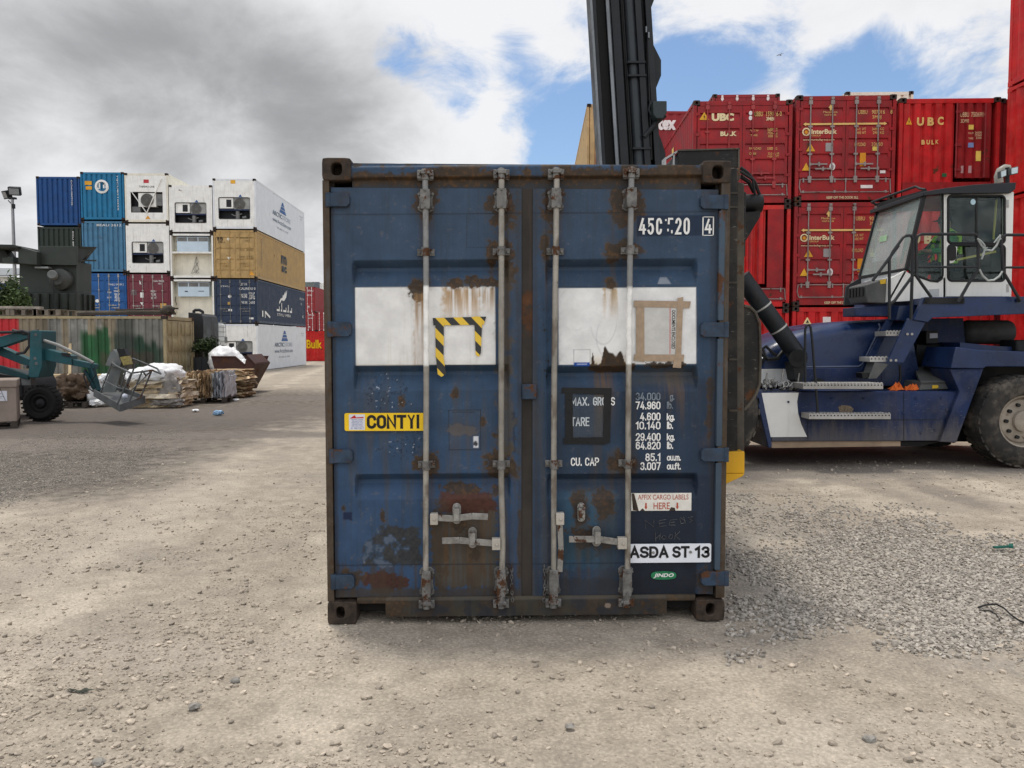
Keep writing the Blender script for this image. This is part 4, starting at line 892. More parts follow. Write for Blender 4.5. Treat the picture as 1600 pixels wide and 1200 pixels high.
m = MB(); (xa, za), (xb2, zb2) = hx(1052.2, 484), hx(1057, 544)
text_into(m, 'DOCUMENTS ENCLOSED', (xa, .0268, za), (0, 0, -1), (1, 0, 0), za - zb2, xb2 - xa, bold=.02); m.build('lettering', black, dpo, world=False)
m = MB(); quadpx(m, ((1049, 480), (1050, 480), (1049.6, 552), (1048.6, 552)), .0272, .0005); m.build('edge_stripe', M('red ink', (.5, .02, .02)), dpo, world=False)
# ================================================================== stacked containers
_meshes = {}
def cmesh(key, fn, mat, smooth=38):
    k = (key, mat.name)
    if k not in _meshes: _meshes[k] = fn().mesh(key if isinstance(key, str) else key[0], mat, smooth)
    return _meshes[k]
def part(key, fn, mat, parent, name, loc=(0, 0, 0)):
    o = bpy.data.objects.new(name, cmesh(key, fn, mat)); link(o, parent); o.location = loc; return o
cast_m = M('grimy corner steel', (.045, .035, .03), rough=.75, var=.4, rust=.4, rscale=5)
barw = M('weathered bar paint', (.34, .32, .29), rough=.5, metal=.2, var=.25, rust=.1)
def frame_fn(L, W_, H, rail=.07):
    def f():
        m = MB(); w = W_ / 2
        for sx in (-1, 1):
            a, b = sorted((sx * w, sx * (w - .085)))
            m.box(a, .012, .115, b, .11, H - .115); m.box(a, L - .11, .115, b, L - .012, H - .115)
            a, b = sorted((sx * w, sx * (w - .06))); m.box(a, .17, H - .1, b, L - .17, H - .02); m.box(a, .17, .02, b, L - .17, .16)
            a, b = sorted((sx * w, sx * (w - .16))); m.box(a, L - .17, 0, b, L, .118); m.box(a, L - .17, H - .118, b, L, H)
        m.box(-w + .165, .02, H - .13, w - .165, .11, H - .02); m.box(-w + .165, .02, .03, w - .165, .12, .15)
        m.box(-w + .165, L - .1, H - .13, w - .165, L - .02, H - .02); m.box(-w + .165, L - .1, .03, w - .165, L - .02, .15)
        m.box(-w + .09, L - .08, .15, w - .09, L - .05, H - .13)
        return m
    return f
def side_fn(L, W_, H, sx, corr=True):
    def f():
        m = MB()
        if corr: m.strip([(sx * (W_ / 2 - .012 - d), .11 + a, .16) for a, d in corrugated(L - .22, 1)], (0, 0, H - .26))
        else:
            a, b = sorted((sx * (W_ / 2 - .012), sx * (W_ / 2 - .05))); m.box(a, .11, .16, b, L - .11, H - .1)
        return m
    return f
def door_fn(w, h, n, led=.13):
    def f():
        m = MB(); prof = [(.07, 0), (.022, 0)]; zs = [h * (k + .55) / n for k in range(n)]
        for z in zs[:n]:
            if z + .02 < h - .12: prof += [(.022, z - led), (.062, z - .012), (.062, z), (.022, z + .006)]
        prof += [(.022, h), (.07, h)]
        m.prism(prof, -w / 2 + .07, w / 2 - .07, 'x'); m.box(-w / 2, .026, 0, -w / 2 + .07, .07, h); m.box(w / 2 - .07, .026, 0, w / 2, .07, h)
        return m
    return f
def lock_fn(z0, z1, zc):
    def f():
        m = MB(); m.tube([(0, -.004, z0), (0, -.004, z1)], .017, 8)
        for z in (z0 + .08, z1 - .1): m.box(-.045, -.02, z - .05, .045, .024, z + .05)
        for z in (z0 + (z1 - z0) * .33, z0 + (z1 - z0) * .66): m.box(-.05, -.018, z - .022, .05, .024, z + .022)
        for z in (z0, z1): m.box(-.035, -.024, z - .03, .035, .014, z + .03)
        return m
    return f
def lever_fn(d):
    def f():
        m = MB(); m.bar((0, -.02, 0), (.42 * d, -.02, 0), .012, .035); m.box(-.025, -.03, -.035, .025, .0, .035); m.box(.22 * d - .02, -.03, -.05, .22 * d + .02, .024, .05)
        return m
    return f
def hingeset(h):
    def f():
        return MB().box(-.05, .004, -.035, .06, .03, .035)
    return f
def add_text(root, items, W_, H, y, mat, name='lettering'):
    m = MB()
    for it in items:
        s, u0, v0, u1, v1 = it[:5]; kw = it[5] if len(it) > 5 else {}
        text_into(m, s, (-W_ / 2 + u0 * W_, y, H * (1 - v1)), (1, 0, 0), (0, 0, 1), (u1 - u0) * W_, (v1 - v0) * H, **kw)
    o = m.build(name, mat, root, world=False, smooth=0); return o
def shapes(root, items, W_, H, y, mat, name, th=.004):
    for it in items:
        m = MB(); kind, u0, v0, u1, v1 = it[:5]; x0, x1, z1, z0 = -W_ / 2 + u0 * W_, -W_ / 2 + u1 * W_, H * (1 - v0), H * (1 - v1)
        if kind == 'rect': m.prism([(x0, z0), (x1, z0), (x1, z1), (x0, z1)], y, y + th)
        elif kind == 'tri': m.prism([(x0, z0), (x1, z0), ((x0 + x1) / 2, z1)], y, y + th)
        elif kind == 'oval': m.prism([((x0 + x1) / 2 + (x1 - x0) / 2 * math.cos(a * PI / 12), (z0 + z1) / 2 + (z1 - z0) / 2 * math.sin(a * PI / 12)) for a in range(24)], y, y + th)
        elif kind == 'bolt':
            P = [(.55, 1), (.2, .42), (.48, .46), (.34, 0), (.8, .6), (.52, .56)]; m.prism([(x0 + (x1 - x0) * a, z0 + (z1 - z0) * b) for a, b in P], y, y + th)
        elif kind == 'darr':
            q = (z1 - z0) / 2; zc = (z0 + z1) / 2; a = q * 1.6; m.prism([(x0, zc), (x0 + a, z1), (x0 + a, zc + q * .5), (x1 - a, zc + q * .5), (x1 - a, z1), (x1, zc), (x1 - a, z0), (x1 - a, zc - q * .5), (x0 + a, zc - q * .5), (x0 + a, z0)], y, y + th)
        elif kind == 'uarr':
            xc = (x0 + x1) / 2; q = (x1 - x0) / 2; m.prism([(xc, z1), (x1, z1 - q * 1.6), (xc + q * .4, z1 - q * 1.6), (xc + q * .4, z0), (xc - q * .4, z0), (xc - q * .4, z1 - q * 1.6), (x0, z1 - q * 1.6)], y, y + th)
        elif kind == 'ring':
            r = (x1 - x0) / 2; m.tube([((x0 + x1) / 2 + r * .8 * math.cos(a * PI / 10), y + th / 2, (z0 + z1) / 2 + r * .8 * math.sin(a * PI / 10)) for a in range(20)], r * .2, 4, closed=True)
        m.build(name, mat, root, world=False, smooth=0)
def box_body(label, loc, rz, L, W_, H, mat, group, corr=True, name='shipping_container', roofmat=None, sides=(-1, 1)):
    root = thing(name, label, 'shipping container' if name == 'shipping_container' else 'reefer container', loc, rz, group)
    part(('frame', L, W_, H), frame_fn(L, W_, H), mat, root, 'frame')
    for sx in sides: part(('side_wall', L, W_, H, sx, corr), side_fn(L, W_, H, sx, corr), mat, root, 'side_wall')
    part(('roof', L, W_, H), lambda: MB().box(-W_ / 2 + .06, .11, H - .05, W_ / 2 - .06, L - .1, H - .025), roofmat or mat, root, 'roof')
    cm = cmesh(('corner_casting',), lambda: casting_mb(-.08, .08, 0, .118, 0, .165, None, 16), cast_m)
    for sx in (-1, 1):
        for z in (0, H - .118):
            o = bpy.data.objects.new('corner_casting', cm); link(o, root); o.location = (sx * (W_ / 2 - .08), 0, z)
    return root
def add_doors(root, W_, H, mat, barmat, z0=.15, n=4, bars=True, levers=True, leverz=.30):
    w = (W_ - .2) / 2; h = H - .14 - z0; ds = []
    for s in (-1, 1):
        d = part(('door', w, h, n), door_fn(w - .012, h, n), mat, root, 'door', (s * w / 2, 0, z0)); ds.append(d)
        [part(('hinge',), hingeset(h), mat, d, 'hinge', (s * (w / 2 - .0), -.002, h * (.1 + .265 * k))) for k in range(4)]
        if bars:
            for q in (-.28, .2):
                b = part(('locking_bar', z0, h), lock_fn(-.10, h + .06, .5), barmat, d, 'locking_bar', (s * q * w * -1 if False else q * w * (1 if s > 0 else 1), 0, 0))
            if levers:
                for q, dd, zq in ((-.28, 1, leverz), (.2, -1, leverz - .06)): part(('handle', dd), lever_fn(dd), barmat, d, 'handle', (q * w, -.012, h * zq))
    part(('door_gasket', h), lambda: MB().box(-.012, .035, 0, .012, .07, h), M('grimy rubber', (.02, .017, .015)), root, 'door_gasket', (0, 0, z0))
    return ds
def blank_end(root, W_, H, mat, period=.27, x0=None, x1=None, z0=.15, z1=None):
    a, b = (-W_ / 2 + .085 if x0 is None else x0), (W_ / 2 - .085 if x1 is None else x1); z1 = z1 or H - .13
    def f():
        m = MB(); n = max(1, int(round((b - a) / period))); p = (b - a) / n; pts = []
        for i in range(n): q = a + i * p; pts += [(q, .095, z0), (q + p * .14, .03, z0), (q + p * .70, .03, z0), (q + p * .84, .095, z0)]
        pts.append((b, .095, z0)); m.strip(pts, (0, 0, z1 - z0)); return m
    return part(('end_wall', W_, H, a, b, period, z0), f, mat, root, 'end_wall')

# ---- left stack
CW = 2.438; YL = 46.8; GL = 'containers in the tall stack on the left'
def lz(px, py): return W(px, py, YL).z
xa1 = W(401.5, 430, YL).x
colx = {c: xa1 - CW / 2 - i * (CW + .045) for i, c in enumerate('ABCDE')}
RED = M('faded red container paint', (.30, .022, .028), rough=.5, streak=.35, var=.25, dust=.25, dcol=(.25, .08, .06))
mwhite = M('white reefer paint', (.76, .75, .71), rough=.45, var=.1, streak=.45, rust=.05)
mwhite_shaded = M('shaded white reefer side', (.66, .68, .70), rough=.45, var=.08, streak=.3, rust=.02)  # greyer twin of the reefer white: the sides' shade is put into the colour
mcream = M('cream reefer paint', (.70, .66, .55), rough=.5, var=.1, streak=.35, rust=.06)
mnavy = M('navy container paint', (.028, .042, .075), rough=.5, streak=.25)
mochre = M('ochre container paint', (.40, .265, .11), rough=.55, streak=.3, rust=.05)
mmaroon = M('maroon container paint', (.145, .03, .042), rough=.5, streak=.3)
mblue = M('mid blue container paint', (.014, .082, .25), rough=.5, streak=.2)
mdblue = M('deep blue container paint', (.012, .058, .185), rough=.5, streak=.2)
mteal = M('teal blue container paint', (.016, .15, .29), rough=.5, streak=.35)
mfade = M('faded blue container paint', (.06, .165, .27), rough=.55, streak=.45, rust=.08)
mdgreen = M('dark green container paint', (.024, .034, .028), rough=.6, streak=.3)
mdark = M('dark machinery', (.02, .02, .022), rough=.6, var=.4)
mgrey = M('grey machinery', (.16, .16, .155), rough=.5, var=.3, metal=.2)
mpale = M('pale blue unit', (.50, .60, .68), rough=.4, var=.06)
yl_ = M('yellow lettering', (.72, .50, .17), rough=.5, var=.1); ylw = M('pale yellow lettering', (.74, .62, .36), rough=.5, var=.1)
bk_ = M('black lettering', (.014, .014, .015)); bl_ = M('blue logo paint', (.02, .09, .27), var=.1); gyl = M('grey blue lettering', (.12, .16, .22), var=.1)

def reefer_face(root, W_, H, kind, mat):
    w = W_ / 2
    if kind in ('plain', 'brace'):
        u0, u1, v0, v1 = (.13, .86, .37, .80) if kind == 'plain' else (.13, .87, .38, .80)
        x0, x1, zt_, zb_ = -w + u0 * W_, -w + u1 * W_, H * (1 - v0), H * (1 - v1)
        m = MB(); m.box(-w + .085, .025, .15, x0, .06, H - .13); m.box(x1, .025, .15, w - .085, .06, H - .13); m.box(x0, .025, zt_, x1, .06, H - .13); m.box(x0, .025, .15, x1, .06, zb_)
        fc = m.build('end_panel', mat, root, world=False)
        m = MB(); m.box(x0 - .05, .42, zb_ - .05, x1 + .05, .46, zt_ + .05); m.box(x0 - .05, .061, zb_ - .03, x1 + .05, .419, zb_); m.box(x0 - .05, .061, zt_, x1 + .05, .419, zt_ + .03); m.box(x0 - .04, .061, zb_, x0 - .01, .419, zt_); m.box(x1 + .01, .061, zb_, x1 + .04, .419, zt_); m.build('machine_bay', mdark, root, world=False)
        n = 28; cxf = x0 + (x1 - x0) * (.66 if kind == 'plain' else .5); czf = zb_ + (zt_ - zb_) * (.70 if kind == 'plain' else .62); rf = (zt_ - zb_) * (.25 if kind == 'plain' else .3)
        if kind == 'plain':
            m = MB()                                             # rounded rim round the opening
            pts = []
            for cx, cz, a0 in ((x1 - .1, zt_ - .1, 0), (x0 + .1, zt_ - .1, 90), (x0 + .1, zb_ + .1, 180), (x1 - .1, zb_ + .1, 270)): pts += [(cx + .1 * math.cos(math.radians(a0 + 15 * k)), .022, cz + .1 * math.sin(math.radians(a0 + 15 * k))) for k in range(7)]
            m.tube(pts, .014, 5, closed=True); m.build('bay_rim', mgrey, root, world=False)
            m = MB(); m.box(x0 + .03, .08, zb_ + (zt_ - zb_) * .5, x0 + (x1 - x0) * .46, .4, zt_ - .03); cbx = m.build('control_box', mat, root, world=False)
            m = MB(); m.box(x0 + (x1 - x0) * .24, .07, zb_ + (zt_ - zb_) * .56, x0 + (x1 - x0) * .40, .08, zb_ + (zt_ - zb_) * .9); m.build('display', mdark, cbx, world=False)
            m = MB(); m.box(x0 + (x1 - x0) * .48, .11, zb_ + (zt_ - zb_) * .47, x1 - .02, .4, zt_ - .02); m.build('fan_housing', M('pale grey housing', (.30, .30, .285), rough=.5, var=.2), root, world=False)
            m = MB(); m.box(x0, .08, zb_ + (zt_ - zb_) * .40, x1, .4, zb_ + (zt_ - zb_) * .46); m.build('shelf', M('dark blue steel', (.02, .03, .07)), root, world=False)
            m = MB(); m.cyl((cxf - .15, .22, zb_ + .02), (cxf - .15, .22, zb_ + (zt_ - zb_) * .38), .12, 14); m.cyl((cxf + .12, .25, zb_ + .1), (cxf + .34, .25, zb_ + .14), .09, 12); m.tube([(cxf - .5, .2, zb_ + .3), (cxf - .3, .15, zb_ + .2), (cxf + .1, .2, zb_ + .33)], .03, 8); m.build('compressor', mgrey, root, world=False)
            shapes(root, [('tri', .6, .31, .68, .36)], W_, H, .012, bl_, 'logo'); add_text(root, [('ARCTICSTORE', .52, .365, .72, .385)], W_, H, .015, bl_)
            m = MB()
            for a, b, c_, d in ((.10, .12, .48, .30), (.52, .12, .90, .30)):
                X0, X1, Z1, Z0 = -w + a * W_, -w + b * W_, H * (1 - .10), H * (1 - .27)
            m.box(-w + .14 * W_, .018, H * .74, -w + .49 * W_, .025, H * .90); m.box(-w + .51 * W_, .018, H * .74, -w + .86 * W_, .025, H * .90); m.build('access_panel', mat, root, world=False)
        else:
            m = MB(); m.box(x0 + .02, .12, zb_ + .05, x0 + .5, .4, zb_ + .35); m.box(x1 - .4, .1, zb_ + (zt_ - zb_) * .35, x1 - .05, .4, zt_ - .1); m.build('control_box', mgrey, root, world=False)
            m = MB(); m.box(cxf - .5, .11, czf - .38, cxf + .5, .4, czf + .40); m.build('fan_housing', mwhite, root, world=False)
            for q in ((-.40, 1, zt_), (.42, 1, zt_ + .75)):
                m = MB(); m.bar((cxf + q[0] * W_ * .85, .01, q[2]), (cxf, .01, zb_ - .02), .03, .09, up=(0, 1, 0)); m.build('brace', mwhite, root, world=False)
            shapes(root, [('rect', .44, .13, .56, .20)], W_, H, .012, M('red logo paint', (.42, .04, .05)), 'logo'); add_text(root, [('THERMO LINE', .33, .255, .69, .295)], W_, H, .014, bk_)
            shapes(root, [('tri', .46, .86, .58, .93)], W_, H, .012, M('orange warning sign', (.7, .32, .04)), 'warning_sign')
        m = MB(); m.tube([(cxf + rf * math.cos(2 * PI * k / n), .09, czf + rf * math.sin(2 * PI * k / n)) for k in range(n)], .02, 5, closed=True)
        for rr_ in (.3, .5, .7, .88): m.tube([(cxf + rf * rr_ * math.cos(2 * PI * k / n), .09, czf + rf * rr_ * math.sin(2 * PI * k / n)) for k in range(n)], .012, 4, closed=True)
        for k in range(8): a = 2 * PI * k / 8; m.bar((cxf, .09, czf), (cxf + rf * math.cos(a), .09, czf + rf * math.sin(a)), .012, .016)
        m.cyl((cxf, .09, czf), (cxf, .075, czf), rf * .16, 12)
        m.build('fan_grille', mgrey, root, world=False)
        m = MB(); m.cyl((cxf, .10, czf), (cxf, .108, czf), rf * .97, n); m.build('fan', M('brown grey fan', (.10, .09, .075), rough=.6), root, world=False)
    else:
        m = MB(); m.box(-w + .06, .5, .15, w - .06, .54, H - .13); m.box(-w + .06, .1, .15, -w + .09, .5, H - .13); m.box(w - .09, .1, .15, w - .06, .5, H - .13); m.build('bulkhead', mcream, root, world=False)
        m = MB(); m.box(-w + .14 * W_, .16, H * .60, w - .13 * W_, .5, H * .93); un = m.build('cooling_unit', mpale, root, world=False)
        m = MB()
        for k in range(3): a = -w + (.155 + .245 * k) * W_; m.box(a, .145, H * .83, a + .22 * W_, .16, H * .915)
        m.build('vent_grille', mgrey, un, world=False)
        if kind == 'open bar':
            m = MB(); m.box(-w + .09, .05, H * .555, w - .09, .12, H * .59); m.build('cross_bar', mwhite, root, world=False)
            m = MB()
            for k in range(5): m.tube([(.1, .46, H * .5), (.1 + .12 * math.sin(k * 1.9), .44, H * .38), (.05 + .2 * math.sin(k * 2.3 + 1), .45, H * .22), (.02 + .25 * math.sin(k * 1.3), .46, H * .12)], .009, 5)
            m.build('loose_cable', mgrey, root, world=False)
            m = MB(); m.box(-w + .09, .15, H * .585, w - .09, .5, H * .60); m.build('shelf', mcream, root, world=False)
        else:
            shapes(un, [('rect', .30, .27, .37, .295), ('rect', .62, .27, .75, .285)], W_, H, .15, mdark, 'switch_panel')
            m = MB(); m.tube([(-w + .16, .3, H * .6), (-w + .14, .25, H * .5), (-w + .2, .3, H * .4)], .02, 6); m.build('loose_cable', mdark, root, world=False)

def side_text(root, W_, H, items, mat, name='lettering'):   # on the +X side, y0..y1 metres along, z0..z1
    m = MB()
    for it in items:
        s, y0, z0, y1, z1 = it[:5]; kw = it[5] if len(it) > 5 else {}
        text_into(m, s, (W_ / 2 + .004, y0, z0), (0, 1, 0), (0, 0, 1), y1 - y0, z1 - z0, **kw)
    return m.build(name, mat, root, world=False, smooth=0)
def arctic_side(root, H):
    m = MB()
    for k, (q, a, b) in enumerate(((.0, .05, .32), (.0, .38, .62), (0, .68, 1.0))):
        wv = lambda t: .75 * (1 - t) + .12
        m.prism([(6.1 - wv(a), H * (.62 + .26 * a)), (6.1 + wv(a), H * (.62 + .26 * a)), (6.1 + wv(b), H * (.62 + .26 * b)), (6.1 - wv(b), H * (.62 + .26 * b))], CW / 2 + .002, CW / 2 + .006, 'x')
    m.build('logo', bl_, root, world=False)
    side_text(root, CW, H, [('ARCTIC', 3.6, H * .50, 5.9, H * .60, dict(bold=.02)), ('www.ArcticStore.com', 3.6, H * .36, 8.2, H * .45, {}), ('01 656 2 1235', 4.6, H * .245, 7.4, H * .28)], gyl)
    side_text(root, CW, H, [('STORE', 6.0, H * .50, 8.1, H * .60)], M('pale grey lettering', (.38, .43, .5), var=.1))
    side_text(root, CW, H, [('SUDU 507', 10.6, H * .82, 11.6, H * .845), ('45R1', 10.9, H * .76, 11.4, H * .785)], gyl)
def LC(c, ptop, pbot, pref, **k):
    z0, z1 = lz(pref, pbot), lz(pref, ptop); return (colx[c], YL, z0), z1 - z0 - .02
ground_a = 0.0
loc, H = LC('A', 505.3, 580.2, 366); loc = (loc[0], loc[1], 0); H = lz(366, 505.3) - .02
r = box_body('white reefer at ground level beside the rubbish skip, ice logo on its long side', loc, 0, 12.19, CW, H, mwhite_shaded, GL, False, 'reefer_container'); reefer_face(r, CW, H, 'plain', mwhite); arctic_side(r, H)
m = MB(); m.box(-.75, .012, H * .60, -.55, .02, H * .72); m.build('name_plate', mgrey, r, world=False)
loc, H = LC('A', 435.3, 505.0, 366)
r = box_body('navy blue container with white falcon logo, between ochre container and white reefer', loc, 0, 12.19, CW, H, mnavy, GL); ds = add_doors(r, CW, H, mnavy, mgrey, levers=True)
add_text(r, [('STKU', .14, .15, .36, .18), ('UST 114', .60, .09, .76, .15), ('CAUNDU 0', .58, .19, .96, .245), ('MAX 30480', .62, .33, .76, .43), ('TARE 3940', .62, .50, .76, .56), ('2650 KG', .8, .3, .94, .46), ('2650', .8, .5, .94, .56)], CW, H, .008, white)
shapes(r, [('rect', .31, .68, .40, .73), ('rect', .80, .87, .90, .91), ('oval', .31, .36, .39, .43)], CW, H, .01, white, 'sticker'); shapes(r, [('rect', .30, .52, .37, .58)], CW, H, .01, M('amber sticker', (.5, .3, .08)), 'sticker')
m = MB(); B = [(0, 0), (.5, .35), (1.1, .30), (1.7, .62), (2.0, 1.25), (1.75, .95), (1.72, 1.2), (1.45, .85), (1.4, 1.05), (1.1, .72), (.9, .8), (.75, .55), (.3, .45), (-.1, .15)]
m.prism([(4.9 + a, H * .52 + b * .82) for a, b in B], CW / 2 + .001, CW / 2 + .006, 'x')
for k, (a, b, c_) in enumerate(((4.2, 4.9, .3), (5.2, 5.5, .55), (5.8, 6.6, .3), (6.9, 7.2, .5), (7.5, 8.1, .32))):
    m.prism([(a, H * .34), (b, H * .34), (b, H * .34 + c_), (b - .14, H * .34 + c_), (b - .14, H * .34 + .13), (a, H * .34 + .13)], CW / 2 + .001, CW / 2 + .006, 'x')
m.build('logo', white, r, world=False)
side_text(r, CW, H, [('STKU', 4.3, H * .22, 6.0, H * .29), ('MRI', 6.4, H * .22, 7.7, H * .29), ('STKU 214', 10.4, H * .74, 11.7, H * .80), ('22', 10.7, H * .6, 11.0, H * .66), ('45', 11.1, H * .24, 11.5, H * .32)], white)
m = MB(); m.box(CW / 2 + .001, .9, H * .16, CW / 2 + .006, 1.15, H * .30); m.prism([(1.5, H * .14), (1.62, H * .14), (1.62, H * .24), (2.6, H * .14), (2.7, H * .18), (1.7, H * .30), (1.5, H * .30)], CW / 2 + .001, CW / 2 + .006, 'x'); m.build('sticker', white, r, world=False)
loc, H = LC('A', 358.5, 435.0, 366)
r = box_body('ochre container with black initials, under the topmost white reefer at the stack end', loc, 0, 12.19, CW, H, mochre, GL); add_doors(r, CW, H, mochre, mochre)
add_text(r, [('m', .09, .15, .21, .22, dict(bold=.03)), ('sc', .11, .225, .21, .27, dict(bold=.02))], CW, H, .006, bk_); add_text(r, [('MSCU 59671', .60, .15, .88, .18), ('22G1', .74, .21, .84, .24), ('M.G.W', .60, .40, .72, .43), ('TARE', .60, .54, .72, .57), ('30480 KG', .76, .39, .92, .44), ('2150 KG', .76, .53, .92, .6)], CW, H, .008, M('dark brown lettering', (.08, .055, .02)))
shapes(r, [('oval', .31, .16, .38, .22)], CW, H, .01, mcream, 'sticker'); shapes(r, [('tri', .31, .62, .39, .56)], CW, H, .01, white, 'sticker')
shapes(r, [('tri', .80, .84, .94, .93)], CW, H, .01, M('orange warning sign', (.7, .32, .04)), 'warning_sign')
side_text(r, CW, H, [('m', 5.5, H * .50, 6.9, H * .70, dict(bold=.05)), ('sc', 5.6, H * .31, 6.9, H * .46, dict(bold=.05))], bk_); side_text(r, CW, H, [('MSCU 5967142', .7, H * .28, .9, H * .29)], bk_)
m = MB(); text_into(m, 'MSCU596714', (CW / 2 + .004, .95, H * .86), (0, 0, -1), (0, 1, 0), H * .62, .16); m.build('lettering', M('dark brown lettering', (.08, .055, .02)), r, world=False)
loc, H = LC('A', 278.3, 358.0, 366)
r = box_body('topmost white reefer at the stack end, its long side showing to the right', loc, 0, 12.19, CW, H, mwhite_shaded, GL, False, 'reefer_container'); reefer_face(r, CW, H, 'plain', mwhite); arctic_side(r, H)
shapes(r, [('rect', .42, .03, .53, .10)], CW, H, .008, M('amber beacon', (.65, .34, .03)), 'warning_sign')
for pt, pb, kind, lab in ((288.5, 363, 'plain', 'white reefer with fan opening, lower neighbour of the braced reefer on the top row'), (364, 434.5, 'open bar', 'open fronted white reefer with pale unit above a white cross bar'), (435.5, 503, 'open', 'open fronted white reefer with pale unit and bare bulkhead, directly above the cage tank')):
    loc, H = LC('B', pt, pb, 300); r = box_body(lab, loc, 0, 12.19, CW, H, mwhite, GL, False, 'reefer_container'); reefer_face(r, CW, H, kind, mwhite)
H = lz(300, 504) ; r = box_body('white corrugated container mostly hidden behind the dark tank and cage', (colx['B'], YL, 0), 0, 12.19, CW, H - .02, mwhite, GL); blank_end(r, CW, H, mwhite)
loc, H = LC('C', 269.8, 347.5, 234)
r = box_body('cream white reefer with two diagonal braces over its fan, on the top row', loc, 0, 12.19, CW, H, mcream, GL, False, 'reefer_container'); reefer_face(r, CW, H, 'brace', mwhite)
loc, H = LC('C', 348.5, 426.5, 234)
r = box_body('white reefer between the braced reefer and the maroon container', loc, 0, 12.19, CW, H, mwhite, GL, False, 'reefer_container'); reefer_face(r, CW, H, 'plain', mwhite)
loc, H = LC('C', 427.5, 502, 234)
r = box_body('maroon container with white markings, beneath two white reefers', loc, 0, 12.19, CW, H, mmaroon, GL); add_doors(r, CW, H, mmaroon, barw)
add_text(r, [('k', .29, .14, .34, .22, dict(bold=.04)), ('TGHU 908 45', .60, .13, .86, .17), ('45G1', .72, .19, .82, .22), ('MAX 1', .55, .34, .67, .39), ('TARE', .55, .41, .67, .46), ('NET WT', .55, .48, .68, .53)], CW, H, .008, white)
shapes(r, [('rect', .30, .39, .38, .50)], CW, H, .01, white, 'sticker'); shapes(r, [('tri', .29, .66, .38, .60)], CW, H, .01, white, 'sticker'); shapes(r, [('rect', .76, .62, .90, .72)], CW, H, .01, M('amber sticker', (.5, .3, .08)), 'sticker')
shapes(r, [('rect', .08, .33, .22, .45)], CW, H, .012, M('grey sticker', (.12, .08, .085)), 'sticker')
loc, H = LC('D', 268, 343.5, 164)
r = box_body('teal blue container with round white emblem, top of its column', loc, 0, 12.19, CW, H, mteal, GL); blank_end(r, CW, H, mteal)
shapes(r, [('ring', .33, .15, .66, .46)], CW, H, .018, white, 'emblem_ring', .02)
m = MB(); 
for u in (.42, .52, .575): m.box(-CW / 2 + u * CW, .015, H * .66, -CW / 2 + (u + .035) * CW, .025, H * .77)
m.box(-CW / 2 + .38 * CW, .015, H * .645, -CW / 2 + .455 * CW, .025, H * .67); m.box(-CW / 2 + .52 * CW, .015, H * .735, -CW / 2 + .61 * CW, .025, H * .765); m.build('emblem', white, r, world=False)
shapes(r, [('rect', .10, .19, .26, .27), ('rect', .12, .30, .26, .37)], CW, H, .022, M('orange lettering', (.6, .30, .02)), 'lettering')
m = MB(); text_into(m, 'HJCU8210455', (-CW / 2 + .83 * CW, .02, H * .92), (0, 0, -1), (1, 0, 0), H * .72, .1); m.build('lettering', white, r, world=False)
loc, H = LC('D', 344.5, 425, 166)
r = box_body('faded light blue corrugated container under the round emblem one', loc, 0, 12.19, CW, H, mfade, GL); blank_end(r, CW, H, mfade); add_text(r, [('BEAU 2612', .35, .06, .92, .105)], CW, H, .02, white)
loc, H = LC('D', 426, 501, 168)
r = box_body('bright blue container with doors and white rods, beside the maroon one', loc, 0, 12.19, CW, H, mblue, GL); add_doors(r, CW, H, mblue, barw)
add_text(r, [('WHLU 54109 2', .58, .22, .94, .26), ('45G1', .72, .30, .82, .33), ('30480', .70, .36, .84, .40), ('TARE', .55, .39, .65, .42), ('NET', .55, .50, .65, .53), ('3900 KG', .72, .42, .84, .60)], CW, H, .008, white); shapes(r, [('oval', .27, .55, .36, .62)], CW, H, .012, white, 'sticker')
loc, H = LC('E', 275, 352.5, 97)
r = box_body('plain deep blue corrugated container at the top left corner of the stack', loc, 0, 12.19, CW, H, mdblue, GL); blank_end(r, CW, H, mdblue)
m = MB(); text_into(m, 'GCNU4829106', (-CW / 2 + .80 * CW, .02, H * .93), (0, 0, -1), (1, 0, 0), H * .52, .07); m.build('lettering', white, r, world=False)
loc, H = LC('E', 353.5, 428, 97)
r = box_body('very dark green container above the hopper machine', loc, 0, 12.19, CW, H, mdgreen, GL); blank_end(r, CW, H, mdgreen)
m = MB(); text_into(m, 'EISU 8074', (-CW / 2 + .80 * CW, .02, H * .90), (0, 0, -1), (1, 0, 0), H * .4, .07); m.build('lettering', white, r, world=False)

for c_, t_, mt, lab in (('C', 502.5, mcream, 'cream container at the foot of the column under the maroon one'), ('D', 501.5, mnavy, 'navy container at the foot of the column under the bright blue one'), ('E', 428.5, mmaroon, 'maroon container under the dark green one, hidden by the hopper'), ('E', 504, mdblue, 'blue container at the foot of the leftmost column, hidden by the hopper')):
    px_ = {'C': 234, 'D': 168, 'E': 97}[c_]; z1 = lz(px_, t_); z0 = 0 if t_ > 500 else lz(px_, 503.5)
    r = box_body(lab, (colx[c_], YL, z0), 0, 12.19, CW, z1 - z0 - .02, mt, GL); blank_end(r, CW, z1 - z0 - .02, mt)

